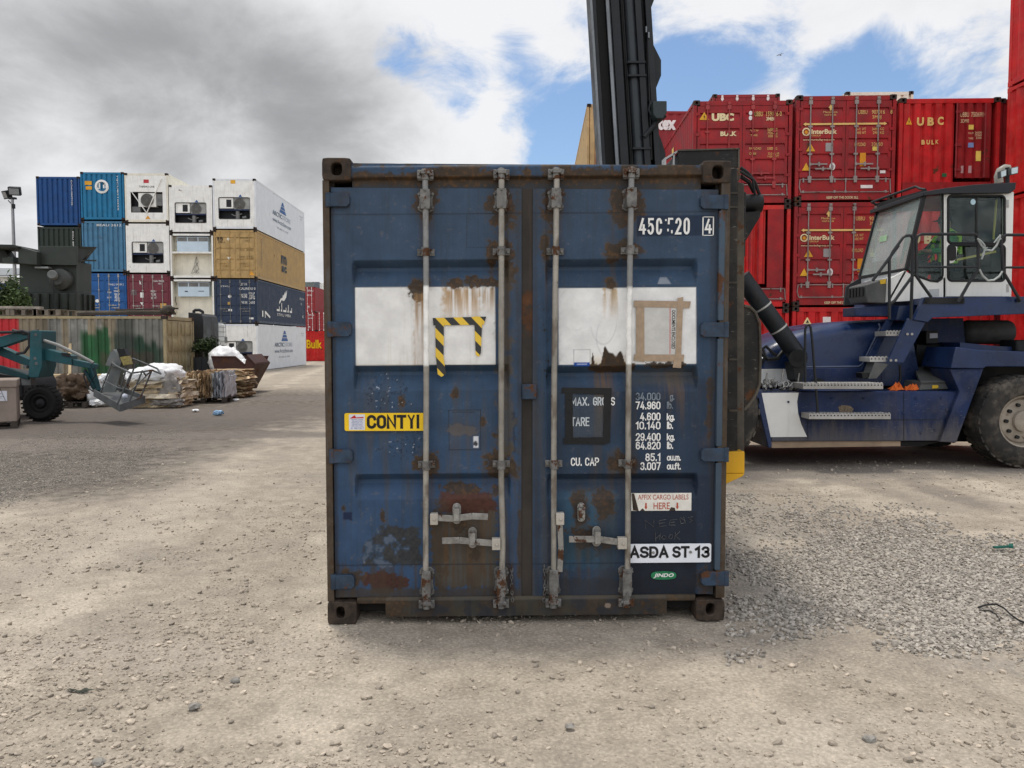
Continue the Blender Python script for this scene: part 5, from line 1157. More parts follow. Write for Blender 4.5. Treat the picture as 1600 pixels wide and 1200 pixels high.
# ---- right stacks
GR = 'red containers stacked on the right'
RA = math.radians(3.6); ex = Vector((math.cos(RA), -math.sin(RA), 0)); ey = Vector((math.sin(RA), math.cos(RA), 0))
P2 = W(1238.5, 500, 19.9); P2.z = 0
def RS(col, off=0.0, z=0.0): p = P2 + ex * (CW / 2 + col * (CW + .055)) + ey * off; return (p.x, p.y, z)
mred = M('dull red container paint', (.29, .016, .019), rough=.48, streak=.5, var=.32, dust=.14, dcol=(.30, .08, .06), rust=.09)
mred2 = M('brighter red container paint', (.50, .017, .019), rough=.48, streak=.5, var=.28, dust=.16, dcol=(.42, .11, .07), rust=.09)
mred3 = M('vivid red container paint', (.52, .018, .018), rough=.45, streak=.35, var=.22, dust=.2, dcol=(.6, .19, .12), rust=.04)
mrmar = M('maroon red container paint', (.25, .026, .03), rough=.5, streak=.35)
barr = M('red bar paint', (.34, .05, .05), rough=.5, streak=.3); barg = M('bare steel bar', (.28, .25, .23), rough=.5, metal=.3, rust=.25, rscale=6)
orng = M('orange sticker', (.62, .27, .02)); gsq = M('grey sticker plate', (.3, .29, .28))
def hatch(root, W_, H, mat, z1=.56):
    w = W_ / 2 - .1; m = MB(); m.box(-w, .03, .15, w, .07, z1); hp_ = m.build('discharge_hatch', mat, root, world=False)
    m = MB()
    for z in (z1 - .03, .22): m.tube([(-w + .05, .005, z), (w - .05, .005, z)], .014, 6)
    for x in (-w + .1, -.25, .02, w - .12): m.box(x - .02, -.01, .2, x + .02, .03, .26); m.box(x - .015, -.008, z1 - .1, x + .015, .03, z1)
    m.tube([(.02, .005, .22), (.02, .005, z1 - .05)], .011, 6); m.tube([(-w + .02, 0, z1 - .02), (-w + .0, .0, .35), (-w + .05, 0, .2)], .012, 6); m.tube([(w - .02, 0, z1 - .02), (w, 0, .2)], .012, 6)
    m.build('hatch_bar', barg, hp_, world=False)
def interbulk(label, loc, num):
    H = 2.591; r = box_body(label, loc, -RA, 6.06, CW, H, mred, GR); add_doors(r, CW, H, mred, barg, z0=.58, n=5, leverz=.17); hatch(r, CW, H, mred)
    y = .008
    shapes(r, [('uarr', .32, .085, .37, .145), ('darr', .07, .255, .91, .29)], CW, H, y, yl_, 'arrow')
    add_text(r, [('Manlid on', .27, .15, .41, .17), ('roof inside', .28, .175, .40, .195), ('UBBU', .62, .145, .71, .182), (num, .755, .145, .885, .182), ('8', .94, .145, .96, .182), ('3M0J', .76, .195, .85, .235), ('MAX. WT', .595, .31, .70, .335), ('TARE WT', .595, .345, .70, .37), ('36000 KG', .76, .31, .88, .335), ('2950 KG', .77, .345, .88, .37), ('PAYLOAD', .59, .45, .70, .483), ('33050', .76, .45, .87, .483), ('GROUP', .155, .372, .25, .388)], CW, H, y, yl_)
    add_text(r, [('InterBulk', .155, .32, .41, .366, dict(bold=.03)), ('www.interbulkgroup.com', .07, .41, .385, .433), ('KEEP OFF THE DOOR SILL', .32, .955, .64, .98, dict(bold=.02))], CW, H, .006, ylw)
    shapes(r, [('ring', .06, .305, .145, .385)], CW, H, y, ylw, 'logo', .006); shapes(r, [('oval', .085, .33, .12, .363)], CW, H, y, orng, 'logo')
    shapes(r, [('tri', .105, .455, .195, .528), ('tri', .066, .637, .15, .71)], CW, H, y, M('yellow warning sign', (.68, .36, .03)), 'warning_sign'); shapes(r, [('bolt', .135, .475, .165, .525)], CW, H, y - .004, bk_, 'bolt_mark')
    shapes(r, [('rect', .30, .45, .375, .53)], CW, H, y, gsq, 'sticker'); shapes(r, [('rect', .646, .546, .705, .674)], CW, H, y, orng, 'sticker'); shapes(r, [('rect', .77, .488, .825, .527)], CW, H, y, M('lemon sticker', (.75, .6, .12)), 'sticker')
    shapes(r, [('oval', .343, .637, .40, .71), ('rect', .85, .713, .905, .74), ('rect', .66, .85, .78, .88)], CW, H, y, white, 'sticker'); shapes(r, [('oval', .357, .655, .386, .692)], CW, H, y - .004, gsq, 'seal')
    return r
HR = 2.591
r = interbulk('dull red bulk container, top of the middle column, long yellow arrow on its doors', RS(0, 0, 2 * HR + .02), '907016')
r = interbulk('dull red bulk container directly under its twin, partly behind the white cab', RS(0, 0, HR + .01), '907171')
r = box_body('red corrugated container at the foot of the middle column behind the tractor hood', RS(0, 0, 0), -RA, 6.06, CW, HR, mred2, GR); blank_end(r, CW, HR, mred2, .3)
shapes(r, [('rect', .31, .10, .39, .21)], CW, HR, .02, white, 'sticker')
def warn(r, u0, v0, u1, v1, H=HR):
    shapes(r, [('tri', u0, v0, u1, v1)], CW, H, .010, M('yellow warning sign', (.68, .36, .03)), 'warning_sign'); shapes(r, [('bolt', u0 + (u1 - u0) * .35, v0 + (v1 - v0) * .3, u0 + (u1 - u0) * .68, v1 - .005)], CW, H, .006, bk_, 'bolt_mark')
H1 = 2.55
r = box_body('red bulk container with pale initials and red rods, top of its column beside the mast', RS(-1.015, 0, 2 * HR - .04), -RA, 6.06, CW, H1, mred, GR)
add_doors(r, CW, H1, mred, barr, z0=.52, n=5, leverz=.12); hatch(r, CW, H1, mred, .5); warn(r, .06, .125, .16, .2)
add_text(r, [('UBC', .185, .125, .41, .2, dict(bold=.06)), ('BULK', .275, .30, .44, .345, dict(bold=.05)), ('3MB0', .735, .165, .83, .2, dict(bold=.02))], CW, H1, .006, ylw)
add_text(r, [('UBBU', .62, .113, .70, .158), ('159126 0', .735, .113, .89, .158), ('M.G.W', .58, .285, .66, .303), ('TARE', .58, .33, .65, .348), ('PAYLOAD', .57, .455, .69, .478), ('CUBE', .57, .505, .64, .525), ('36000 KG', .75, .272, .85, .30), ('79360 LB', .75, .305, .85, .33), ('3000 KG', .755, .335, .85, .36), ('33000 KG', .75, .455, .85, .48), ('33.0 CU M', .76, .505, .87, .528), ('1165 CU FT', .755, .533, .87, .553)], CW, H1, .008, yl_)
shapes(r, [('oval', .56, .105, .595, .145), ('oval', .56, .15, .595, .195)], CW, H1, .008, white, 'sticker')
m = MB(); m.prism([(1.9, 1.28), (2.5, 1.28), (2.5, 1.75), (2.1, 1.75)], -CW / 2 - .004, -CW / 2 + .004, 'x'); m.box(-CW / 2 - .004, 2.9, 1.2, -CW / 2 + .002, 3.2, 2.1); m.build('lettering', yl_, r, world=False)
r = box_body('bright red bulk container with small yellow figures, in the column behind the black spreader', RS(-1.015, 0, HR - .03), -RA, 6.06, CW, HR - .02, mred3, GR)
blank_end(r, CW, HR, mred3, .26, None, .62, .6); m = MB(); m.box(.66, .012, .5, 1.05, .06, 2.45); m.box(.2, -.005, .6, .235, .03, 2.4); m.tube([(.42, .0, .6), (.42, 0, 2.42)], .02, 8); m.build('locking_bar', mred, r, world=False); hatch(r, CW, HR, mred, .5)
add_text(r, [('4031', .30, .10, .42, .14), ('213 15 5', .28, .16, .44, .205), ('3MBMEO', .24, .225, .41, .265), ('M.G.W', .24, .32, .33, .335), ('TARE', .24, .375, .31, .39), ('36000 KG', .37, .32, .47, .335), ('79360', .38, .345, .47, .36), ('3000 KG', .37, .37, .47, .385), ('6600', .38, .395, .47, .41), ('CUBE 33', .38, .47, .45, .48)], CW, HR, .012, yl_)
shapes(r, [('rect', .13, .45, .20, .56)], CW, HR, .02, M('lemon sticker', (.75, .6, .12)), 'sticker'); shapes(r, [('rect', .40, .425, .47, .465)], CW, HR, .02, M('blue sticker', (.2, .3, .55)), 'sticker')
r = box_body('red container at the foot of the column behind the black spreader', RS(-1.015, 0, 0), -RA, 6.06, CW, HR - .04, mred2, GR); blank_end(r, CW, HR, mred2, .3)
shapes(r, [('rect', .55, .12, .62, .18)], CW, HR, .02, yl_, 'sticker')
r = box_body('red bulk container with widely spaced yellow initials above the white cab', RS(1.01, -.0, 2 * HR - .03), -RA, 6.06, CW, H1, mred2, GR)
blank_end(r, CW, H1, mred2, .235, -CW / 2 + .085, .15, .5); blank_end(r, CW, H1, mred, .22, .2, 1.05, .6)
m = MB(); m.tube([(.17, 0, .62), (.17, 0, 2.42)], .022, 8); m.tube([(.86, 0, .6), (.86, 0, 2.4)], .02, 8); [m.box(.14, -.012, z - .03, .3, .02, z + .03) for z in (.8, 1.4, 2.2)]; m.build('locking_bar', mrmar, r, world=False)
m = MB(); m.box(-1.1, .03, .15, 1.05, .07, .5); m.build('discharge_hatch', mred, r, world=False)
warn(r, .065, .195, .125, .265); add_text(r, [('U', .175, .185, .245, .265, dict(bold=.05)), ('B', .28, .185, .345, .265, dict(bold=.05)), ('C', .38, .18, .44, .26, dict(bold=.05)), ('B', .225, .40, .26, .445, dict(bold=.05)), ('U', .275, .40, .31, .445, dict(bold=.05)), ('L', .325, .40, .35, .445, dict(bold=.05)), ('K', .365, .40, .395, .44, dict(bold=.05))], CW, H1, .016, yl_)
add_text(r, [('UBBU', .605, .14, .69, .185), ('750691', .71, .14, .83, .185), ('0', .845, .14, .862, .185), ('3DM0', .61, .205, .69, .24), ('M.G.W', .69, .33, .74, .348), ('TARE', .69, .38, .74, .398), ('36000', .755, .325, .82, .345), ('79360', .755, .35, .82, .37), ('3300', .765, .375, .82, .395)], CW, H1, .016, ylw)
shapes(r, [('rect', .69, .26, .74, .305), ('rect', .77, .51, .82, .605)], CW, H1, .016, M('lemon sticker', (.75, .6, .12)), 'sticker'); shapes(r, [('rect', .69, .43, .745, .475)], CW, H1, .016, M('blue sticker', (.2, .3, .55)), 'sticker'); shapes(r, [('rect', .44, .72, .485, .755)], CW, H1, .016, M('green sticker', (.02, .12, .05)), 'sticker')
shapes(r, [('rect', .625, .65, .65, .72), ('rect', .70, .65, .73, .72)], CW, H1, .016, M('pink grey sticker', (.45, .3, .3)), 'sticker')
r = box_body('red container of the third column seen through the cab windows', RS(1.01, 0, HR - .03), -RA, 6.06, CW, HR - .02, mred2, GR); blank_end(r, CW, HR, mred2, .25)
add_text(r, [('U', .16, .30, .24, .39, dict(bold=.05)), ('B', .28, .30, .36, .39, dict(bold=.05)), ('C', .40, .30, .48, .39, dict(bold=.05)), ('92775', .66, .30, .80, .36)], CW, HR, .018, ylw)
r = box_body('red container at ground level behind the tractor steps', RS(1.01, 0, 0), -RA, 6.06, CW, HR - .04, mred2, GR); blank_end(r, CW, HR, mred2, .25)
for k, (z, lab) in enumerate(((2 * HR - .02, 'dark red container at the top of the narrow column left of the vivid red wall'), (HR - .01, 'dark red container, middle of the narrow column left of the vivid red wall'), (0, 'dark red container at the foot of the narrow column left of the vivid red wall'))):
    r = box_body(lab, RS(2.03, .25, z), -RA, 6.06, CW, HR - .01, mrmar, GR); blank_end(r, CW, HR, mrmar, .25)
# second row behind
r = box_body('maroon container with pale rods, peeping over the red stack', (lambda p: (p.x, p.y, 0))(W(1164, 300, 29.5))[:2] + (3 * 2.62 + .05,), -RA, 6.06, CW, W(1164, 146.5, 29.5).z - 3 * 2.62 - .05, mrmar, GR)
Hm = W(1164, 146.5, 29.5).z - 3 * 2.62 - .05; add_doors(r, CW, Hm, mrmar, mwhite)
p = W(1371, 300, 29.3); Hm = W(1371, 142.5, 29.3).z - 7.9
r = box_body('dirty cream container top showing above the red columns', (p.x, p.y, 7.9), -RA, 6.06, CW, Hm, mcream, GR); blank_end(r, CW, Hm, mcream)
pt = W(1300, 300, 26.4); Ht = 2.896; zt_ = W(1060, 172, 26.4).z - Ht
r = box_body('maroon container broadside behind the mast with white letters on its side', (W(945, 300, 26.45).x + 12.19 / 1, 26.45 + CW / 2, zt_), PI / 2, 12.19, CW, Ht, mrmar, GR)
rx = W(945, 300, 26.45).x + 12.19
def tex_text():
    a, b = W(1027.5, 203, 26.43), W(1057, 183, 26.43); m = MB(); text_into(m, 'tex', (a.x, 26.45 - .006, a.z), (1, 0, 0), (0, 0, 1), b.x - a.x, b.z - a.z, bold=.055)
    return m.build('lettering', white, r)
tex_text()
for k in range(2):
    h_ = zt_ / 2; r = box_body(('maroon container broadside behind the mast, directly under the lettered one', 'maroon container broadside behind the mast, on the ground below two others')[k], (rx, 26.45 + CW / 2, zt_ - (k + 1) * h_), PI / 2, 12.19, CW, h_ - .02, mrmar, GR)
mb_ = M('beige container paint', (.50, .34, .16), rough=.55, streak=.35, rust=.08)
p = W(916.5, 300, 30.5); zb_ = W(917, 161.5, 30.5).z
c0 = p + ex * (CW / 2)
for k in range(4):
    H_ = zb_ / 4
    r = box_body(('tall beige container beside the mast, its long side facing left', 'beige container second from the top beside the mast, hidden by the blue one', 'beige container third from the top beside the mast, hidden by the blue one', 'beige container at the bottom of the stack beside the mast')[k], (c0.x, c0.y, zb_ - (k + 1) * H_), -RA, 12.19, CW, H_ - .01, mb_, GR); blank_end(r, CW, H_, mb_)
# vivid red wall of containers at the right edge: their long sides face left
xr = W(1569, 300, 19.2).x + CW / 2
for k in range(4):
    r = box_body(('vivid red container on the ground at the right edge', 'vivid red container just above the tractor deck at the right edge', 'vivid red container level with the cab roof at the right edge', 'vivid red container topmost at the right edge, cut by the picture top')[k], (xr, 19.2 - 6.06, .0 + k * 2.6), 0, 6.06, CW, 2.58, mred3, GR); blank_end(r, CW, 2.58, mred3)

# ---- far containers seen past the left stack
GF = 'far containers seen in the gap'
p0, p1 = W(473, 560, 69.6), W(512, 540, 69.6)
r = box_body('bright red container with yellow lettering, in the gap left of the blue container', (p0.x + 6.06 - .8, 69.6 + CW / 2, 0), PI / 2, 6.06, CW, W(490, 518, 69.6).z, mred3, GF)
m = MB(); a, b = W(479, 544.5, 69.6), W(503, 531, 69.6); text_into(m, 'Bulk', (a.x, 69.6 - .01, a.z), (1, 0, 0), (0, 0, 1), b.x - a.x, b.z - a.z, bold=.03); m.build('lettering', M('bright yellow lettering', (.75, .48, .01)), r)
for px, pt_, pb_, lab in ((478.3, 487.5, 517, 'dark red container in the far gap, left one above the yellow lettering'), (510, 487.5, 517, 'dark red container in the far gap, touching the edge of the blue container'), (477.5, 448, 487, 'far dark red container, the upper one standing on two others')):
    z0, z1 = W(490, pb_, 100).z, W(490, pt_, 100).z; x = W(px, 500, 100).x
    if pb_ == 487: z0 = W(490, 487.5, 100).z
    r = box_body(lab, (x, 100, z0), 0, 6.06, CW, z1 - z0, mrmar, GF); add_doors(r, CW, z1 - z0, mrmar, mwhite, levers=False); add_text(r, [('TIPHU', .58, .12, .9, .2), ('2210', .6, .3, .8, .36), ('3M', .6, .75, .7, .85)], CW, z1 - z0, .008, white)
x0 = W(478.3, 500, 100).x
for x in (x0, W(510, 500, 100).x): r = box_body('red container far off, behind the lettered one' if x == x0 else 'red container far off beside the blue edge, behind the lettered one', (x, 100, 0), 0, 6.06, CW, W(490, 517, 100).z - .02, mred2, GF); blank_end(r, CW, 2.6, mred2)
mgg = M('grey green container paint', (.16, .19, .18), streak=.3); mst = M('steel grey container paint', (.11, .13, .15)); mpb = M('powder blue container paint', (.16, .27, .40))
for (a, b, t_, l_, mt, lab) in ((470, 490.5, 440.5, 450, mgg, 'far grey green container, topmost behind the dark red ones'), (490.8, 499.5, 440, 452, mst, None), (499.8, 520, 442, 459, mwhite, 'far pale container, upper one beside the blue edge'), (499.8, 520, 459.5, 482, mpb, 'far powder blue container between two pale ones'), (499.8, 520, 482.5, 500, mwhite, 'far pale container below the powder blue one')):
    if lab is None: continue
    z0, z1 = W(495, l_, 128).z, W(495, t_, 128).z; xa, xb = W(a, 480, 128).x, W(b, 480, 128).x
    r = box_body(lab, ((xa + xb) / 2, 128, z0), 0, 6.06, xb - xa, z1 - z0, mt, GF); blank_end(r, xb - xa, z1 - z0, mt)
a, b = W(492.3, 525, 126), W(498.6, 440.5, 126); m = MB()
m.box(a.x, 126, 0, b.x, 126.5, b.z); 
for k in range(8): z = b.z * (k + .5) / 8; m.box(a.x - .02, 125.9, z - .08, b.x + .02, 126, z + .08)
loose('crane_leg', 'dark grey steel tower far off in the gap beside pale containers', 'tower', m, mst)
# ================================================================== container handling truck on the right
def PX(m, pts, Y0, Y1):
    q = [W(a, b, Y0) for a, b in pts]; return m.prism([(p.x, p.z) for p in q], Y0, Y1)
def part_px(name, pts, Y0, Y1, mat, parent, bevel=0.0):
    return PX(MB(), pts, Y0, Y1).build(name, mat, parent, bevel=bevel)
def tube_px(m, pts, Y, r, n=8):
    return m.tube([W(p[0], p[1], p[2] if len(p) > 2 else Y) for p in pts], r, n)
navy = M('navy truck paint', (.008, .022, .072), rough=.33, var=.35, dust=.10, dcol=(.07, .07, .075), bump=.0006, bscale=25, scratch=.2, spec=.35)
navyd = M('dusty navy truck paint', (.009, .021, .068), rough=.45, var=.4, dust=.22, dcol=(.12, .108, .095), streak=.35, scratch=.4, mud=(.30, .95, .6))
twhite = M('white truck paint', (.70, .69, .65), rough=.45, var=.06, streak=.2, rust=.02)
blk = M('black truck steel', (.011, .0115, .012), rough=.5, var=.35, dust=.25, dcol=(.06, .055, .05))
mastm = M('mast steel', (.013, .0155, .018), rough=.42, var=.35, streak=.2, dust=.2, dcol=(.05, .05, .05)); mastl = M('worn mast edge', (.17, .18, .19), rough=.4, metal=.4, var=.3)
spr = M('scratched black spreader', (.012, .0115, .011), rough=.55, var=.5, scratch=.5, rust=.2, rscale=5, dust=.4, dcol=(.10, .085, .065))
sprd = M('muddy black spreader edge', (.06, .052, .042), rough=.7, var=.5, scratch=.5, rust=.3, rscale=8, dust=.7, dcol=(.14, .12, .09))
alu = M('perforated step', (.36, .35, .33), rough=.45, metal=.3, var=.25, dust=.4); tyrem = pmat('dusty tyre rubber', (.030, .028, .026), rough=.85, var=.35, dust=.75, dcol=(.17, .145, .115), bump=.003, bscale=40)
rimm = M('dusty cream rim', (.30, .26, .21), rough=.6, var=.3, dust=.6, dcol=(.2, .17, .13), rust=.12, rscale=6)
railm = M('black handrail', (.02, .021, .022), rough=.45, var=.2)
cab_glass = glassmat('cab glass', (.84, .90, .87), .01)
scr_glass = glassmat('windscreen reflection veil', (.80, .88, .84), .04, .36); TR = thing('container_handler', 'navy blue container handling truck with white cab and tall black mast, behind the blue container', 'forklift truck', (4.6, 12.0, 0))  # windscreen's pale veil puts the sky's reflection into the glass colour
Y0 = 10.8
part_px('chassis', [(1190, 612), (1498, 611.5), (1467, 689), (1206, 690)], Y0, 13.3, navyd, TR, .012)
part_px('nose_plate', [(1180, 612), (1190, 612), (1206, 690), (1206, 699), (1201, 700)], Y0 - .03, 13.3, navy, TR, .008)
wp = part_px('white_panel', [(1188, 614), (1248, 613.5), (1245.5, 628), (1247, 645), (1252, 663), (1261, 682.5), (1203, 683)], Y0 - .006, Y0 + .02, twhite, TR)
part_px('bottom_rail', [(1202, 689.5), (1407, 687.5), (1407, 697), (1206, 700)], Y0 + .03, 11.0, M('muddy tan rail', (.30, .22, .15), rough=.7, var=.25), TR)
part_px('underside', [(1204, 690), (1470, 690), (1440, 697), (1225, 699)], 11.0, 13.0, blk, TR)
hood_pts = [(1187, 601), (1187, 560), (1191, 549), (1205, 537), (1228, 525), (1255, 515), (1285, 507.5), (1318, 502.5), (1352, 500), (1392, 499), (1425, 500), (1440, 603)]
hd_m = MB(); nh = len(hood_pts); q0 = [W(a, b, 11.45) for a, b in hood_pts]; secs = [(11.45, .20), (11.47, .12), (11.53, .055), (11.62, .018), (11.75, 0), (12.7, 0), (12.85, .03), (13.0, .15)]
for y, dz in secs: hd_m.v += [(p.x + (dz * .4 if 0 < i < 6 else 0), y, p.z - (dz if 1 < i < nh - 1 else 0)) for i, p in enumerate(q0)]
for k in range(len(secs) - 1): hd_m.f += [(k * nh + i, k * nh + (i + 1) % nh, (k + 1) * nh + (i + 1) % nh, (k + 1) * nh + i) for i in range(nh)]
hd_m.f += [tuple(range(nh)), tuple(range(7 * nh, 8 * nh))]
hd_m.build('hood', navy, TR, smooth=50)
part_px('hood_skirt', [(1244, 575.5), (1378, 574.5), (1378, 603), (1240, 603)], 11.36, 11.46, navyd, TR, .01)
part_px('white_panel', [(1187, 577), (1240, 576.5), (1233, 602), (1187, 602)], 11.40, 11.46, twhite, TR)
m = MB(); tube_px(m, [(1245, 573.5), (1342, 572.5), (1348, 568), (1375, 512), (1373, 505)], 11.43, .012, 6); m.build('hood_seam', M('blue edge highlight', (.12, .14, .2)), TR)  # lighter tube paints a highlight along the hood seam
m = MB(); PX(m, [(1279 + 13 * math.cos(PI * k / 8), 603 - 12 * math.sin(PI * k / 8)) for k in range(9)], 11.33, 11.37); m.build('step_recess', blk, TR)
part_px('equipment_wall', [(1392, 498), (1505, 497), (1512, 580), (1492, 613), (1380, 613)], 12.0, 13.2, navyd, TR)
part_px('electric_panel', [(1432, 538), (1480, 537), (1480, 569), (1432, 570)], 11.82, 12.0, blk, TR, .01)
bx_ = part_px('control_box', [(1447, 517), (1466, 516.5), (1466, 537), (1447, 537.5)], 11.7, 11.95, blk, TR, .01); part_px('label', [(1453, 521), (1465, 520.5), (1465, 528), (1453, 528.5)], 11.69, 11.7, M('pale label', (.4, .4, .45)), bx_)
gryl = M('grey battery box', (.085, .088, .085), rough=.5, var=.4, dust=.4, dcol=(.16, .15, .13), scratch=.4)
bb = part_px('battery_box', [(1440, 596), (1489, 595), (1489, 608), (1436, 609.5)], 11.0, 11.7, gryl, TR, .01)
A = [W(1439, 598, 10.98), W(1490, 596, 10.98), W(1475, 572, 11.6), W(1428, 573, 11.6)]
m = MB(); m.loft(A, [a + Vector((0, .02, -.03)) for a in A]); m.build('lid', gryl, bb); part_px('label', [(1457, 602), (1466, 601.7), (1466, 606.5), (1457, 607)], 10.99, 11.0, M('yellow label', (.6, .38, .03)), bb)
m = MB(); tube_px(m, [(1406, 570), (1407, 590), (1404, 603), (1395, 609)], 11.2, .018, 6); m.build('hose', blk, TR)
part_px('fender', [(1484, 576.5), (1537, 576), (1494.5, 691.5), (1468, 690.5), (1499, 611.5)], Y0 - .06, 11.25, navyd, TR, .01)
part_px('fender', [(1494, 542), (1531, 547), (1720, 553), (1720, 573.5), (1541, 573), (1537, 576), (1485, 575.5)], Y0 - .1, 11.45, navy, TR, .012)
part_px('rear_deck', [(1500, 535), (1560, 541), (1720, 546), (1720, 552), (1500, 552)], 11.3, 13.2, navy, TR)
part_px('wheel_arch', [(1500, 545), (1720, 552), (1720, 690), (1490, 690)], 11.45, 12.4, blk, TR)
part_px('counterweight', [(1715, 545), (1830, 545), (1830, 690), (1715, 690)], 10.7, 13.3, navyd, TR)
a, b = W(1500, 519, 12.1), W(1580, 519, 12.1); m = MB(); L_ = (b - a).length; r_ = .185
m.lathe([(0, 0), (r_ * .6, .01), (r_ * .9, .05), (r_, .1), (r_, L_ - .08), (r_ * .9, L_ - .03), (r_ * .6, L_), (0, L_ + .01)], a, b - a, 26); m.build('air_tank', M('dirty grey tank', (.05, .048, .046), rough=.5, var=.4, dust=.5, dcol=(.12, .11, .10)), TR)
part_px('rear_lamp', [(1588, 531), (1640, 531), (1640, 551), (1588, 551)], 11.2, 11.6, blk, TR, .03)

def wheel(c, Rr, wd, parent, sgn=-1):
    m = MB(); ax = (0, 1, 0); R_ = Rr
    rim = MB(); rw = R_ * .575
    rim.lathe([(rw, .03), (rw * .985, .0), (rw * .93, .012), (rw * .92, .05), (rw * .86, .10), (rw * .80, .075), (rw * .5, .055), (rw * .42, .05), (rw * .40, .0), (rw * .30, -.02), (0, -.025)], c, ax, 36)
    ro = rim.build('wheel', rimm, parent)
    m = MB()
    for k in range(10): a = 2 * PI * k / 10; m.cyl(Vector(c) + Vector((rw * .64 * math.cos(a), .07, rw * .64 * math.sin(a))), Vector(c) + Vector((rw * .64 * math.cos(a), .025, rw * .64 * math.sin(a))), .027, 6)
    m.build('wheel_nut', blk, ro)
    t = MB(); prof = [(rw * .95, .06), (rw, .0), (rw * 1.03, -.015), (R_ * .70, -.03), (R_ * .84, -.028), (R_ * .93, .0), (R_ * .975, .03), (R_, .07), (R_, wd - .07), (R_ * .975, wd - .03), (R_ * .9, wd), (rw, wd)]
    t.lathe(prof, c, ax, 48)
    n = 30
    for k in range(n):
        a = 2 * PI * k / n
        for s in (0, 1):
            aa = a + (PI / n if s else 0); e = Vector((math.cos(aa), 0, math.sin(aa))); tg = Vector((-math.sin(aa), 0, math.cos(aa))); o = Vector(c)
            y0, y1 = (.02, wd * .46) if s == 0 else (wd * .54, wd - .02)
            A = [o + e * (R_ - .02) + tg * x + Vector((0, y, 0)) for x, y in ((-.042, y0), (.042, y0), (.030, y1), (-.054, y1))]; B = [p + e * .024 for p in A]; t.loft(A, B)
    t.build('tyre', tyrem, ro); return ro
cw_ = W(1601, 672, 10.62); wheel((cw_.x, 10.62, .635), .625, .42, TR); wheel((cw_.x, 12.7, .635), .625, .42, TR)
cf = W(1098, 650, 10.9); wheel((cf.x, 10.75, .76), .75, .5, TR); wheel((cf.x, 12.75, .76), .75, .5, TR)
cf2 = W(1440, 660, 12.9); 
# seams, bolts and a scraped patch on the side
m = MB(); [PX(m, [(x, y0_), (x + .8, y0_), (x + .8, y1_), (x, y1_)], Y0 - .004, Y0 + .01) for x, y0_, y1_ in ((1412, 613, 688), (1262, 656, 686))]; PX(m, [(1262, 655.5), (1465, 655.5), (1465, 656.3), (1262, 656.3)], Y0 - .004, Y0 + .01); m.build('panel_seam', blk, TR)
for x, y in ((1412, 645), (1432, 622), (1472, 622), (1480, 640), (1462, 672), (1440, 676), (1232, 628), (1300, 622), (1350, 622)): m = MB(); m.cyl(W(x, y, Y0), W(x, y, Y0 - .02), .016, 8); m.build('bolt', navyd, TR)
m = MB(); PX(m, [(1310, 636), (1316, 633), (1328, 634), (1334, 639), (1331, 644), (1312, 643.5)], Y0 - .003, Y0); m.build('scraped_patch', M('scraped rusty paint', (.16, .12, .08), rough=.8, var=.6, vscale=30), TR)
# steps and handles
def tread(x0, x1, y0, y1, Ya, Yb):
    m = MB(); PX(m, [(x0, y0), (x1, y0), (x1, y1), (x0, y1)], Ya, Yb)
    a, b = W(x0, y0, Ya), W(x1, y0, Ya); n = int((b.x - a.x) / .045)
    for k in range(n): x = a.x + (b.x - a.x) * (k + .5) / n; m.box(x - .012, Ya - .004, a.z - .002, x + .012, Ya + .02, a.z + .012)
    st = m.build('step', alu, TR, bevel=.003)
    m = MB()
    for k in range(n): x = a.x + (b.x - a.x) * (k + .5) / n; m.cyl((x, Ya - .003, a.z - .025), (x, Ya + .002, a.z - .025), .010, 8)
    m.build('step_hole', blk, st)
tread(1255, 1380, 599, 608, 10.56, 10.95); tread(1264, 1392, 646.5, 655, 10.52, 10.8)
tread(1384, 1410, 517.5, 525, 10.98, 11.3); tread(1359, 1388, 558, 565.5, 10.98, 11.3)
part_px('stringer', [(1419, 497), (1446, 504), (1412, 566.5), (1386, 566.5)], 10.92, 10.96, navy, TR, .004)
part_px('stringer', [(1386, 499), (1397, 499), (1356, 580), (1344, 580)], 11.32, 11.36, navy, TR, .004)
m = MB(); [m.cyl(W(a, b, 10.93), W(a, b, 10.90), .018, 8) for a, b in ((1418, 522), (1425, 522), (1392, 563), (1400, 563))]; m.build('bolt', alu, TR)
part_px('step_bracket', [(1367, 566), (1388, 569), (1370, 591), (1357, 592)], 10.98, 11.2, gryl, TR)
part_px('step_bracket', [(1347, 583), (1371, 581), (1371, 590), (1348, 591)], 11.0, 11.2, blk, TR)
m = MB(); tube_px(m, [(1258, 600), (1258, 516), (1260, 509), (1263.5, 507), (1266.5, 511), (1269, 530), (1277.5, 642), (1276, 650), (1271, 652.5), (1265, 652)], 10.58, .017, 8); m.build('grab_handle', railm, TR)
ws = part_px('warning_sign', [(1256, 506), (1267.5, 506), (1262, 496)], 10.54, 10.56, M('pale yellow sign', (.62, .50, .25)), TR); part_px('mark', [(1259.5, 504.5), (1264, 504.5), (1262, 499.5)], 10.535, 10.54, blk, ws)
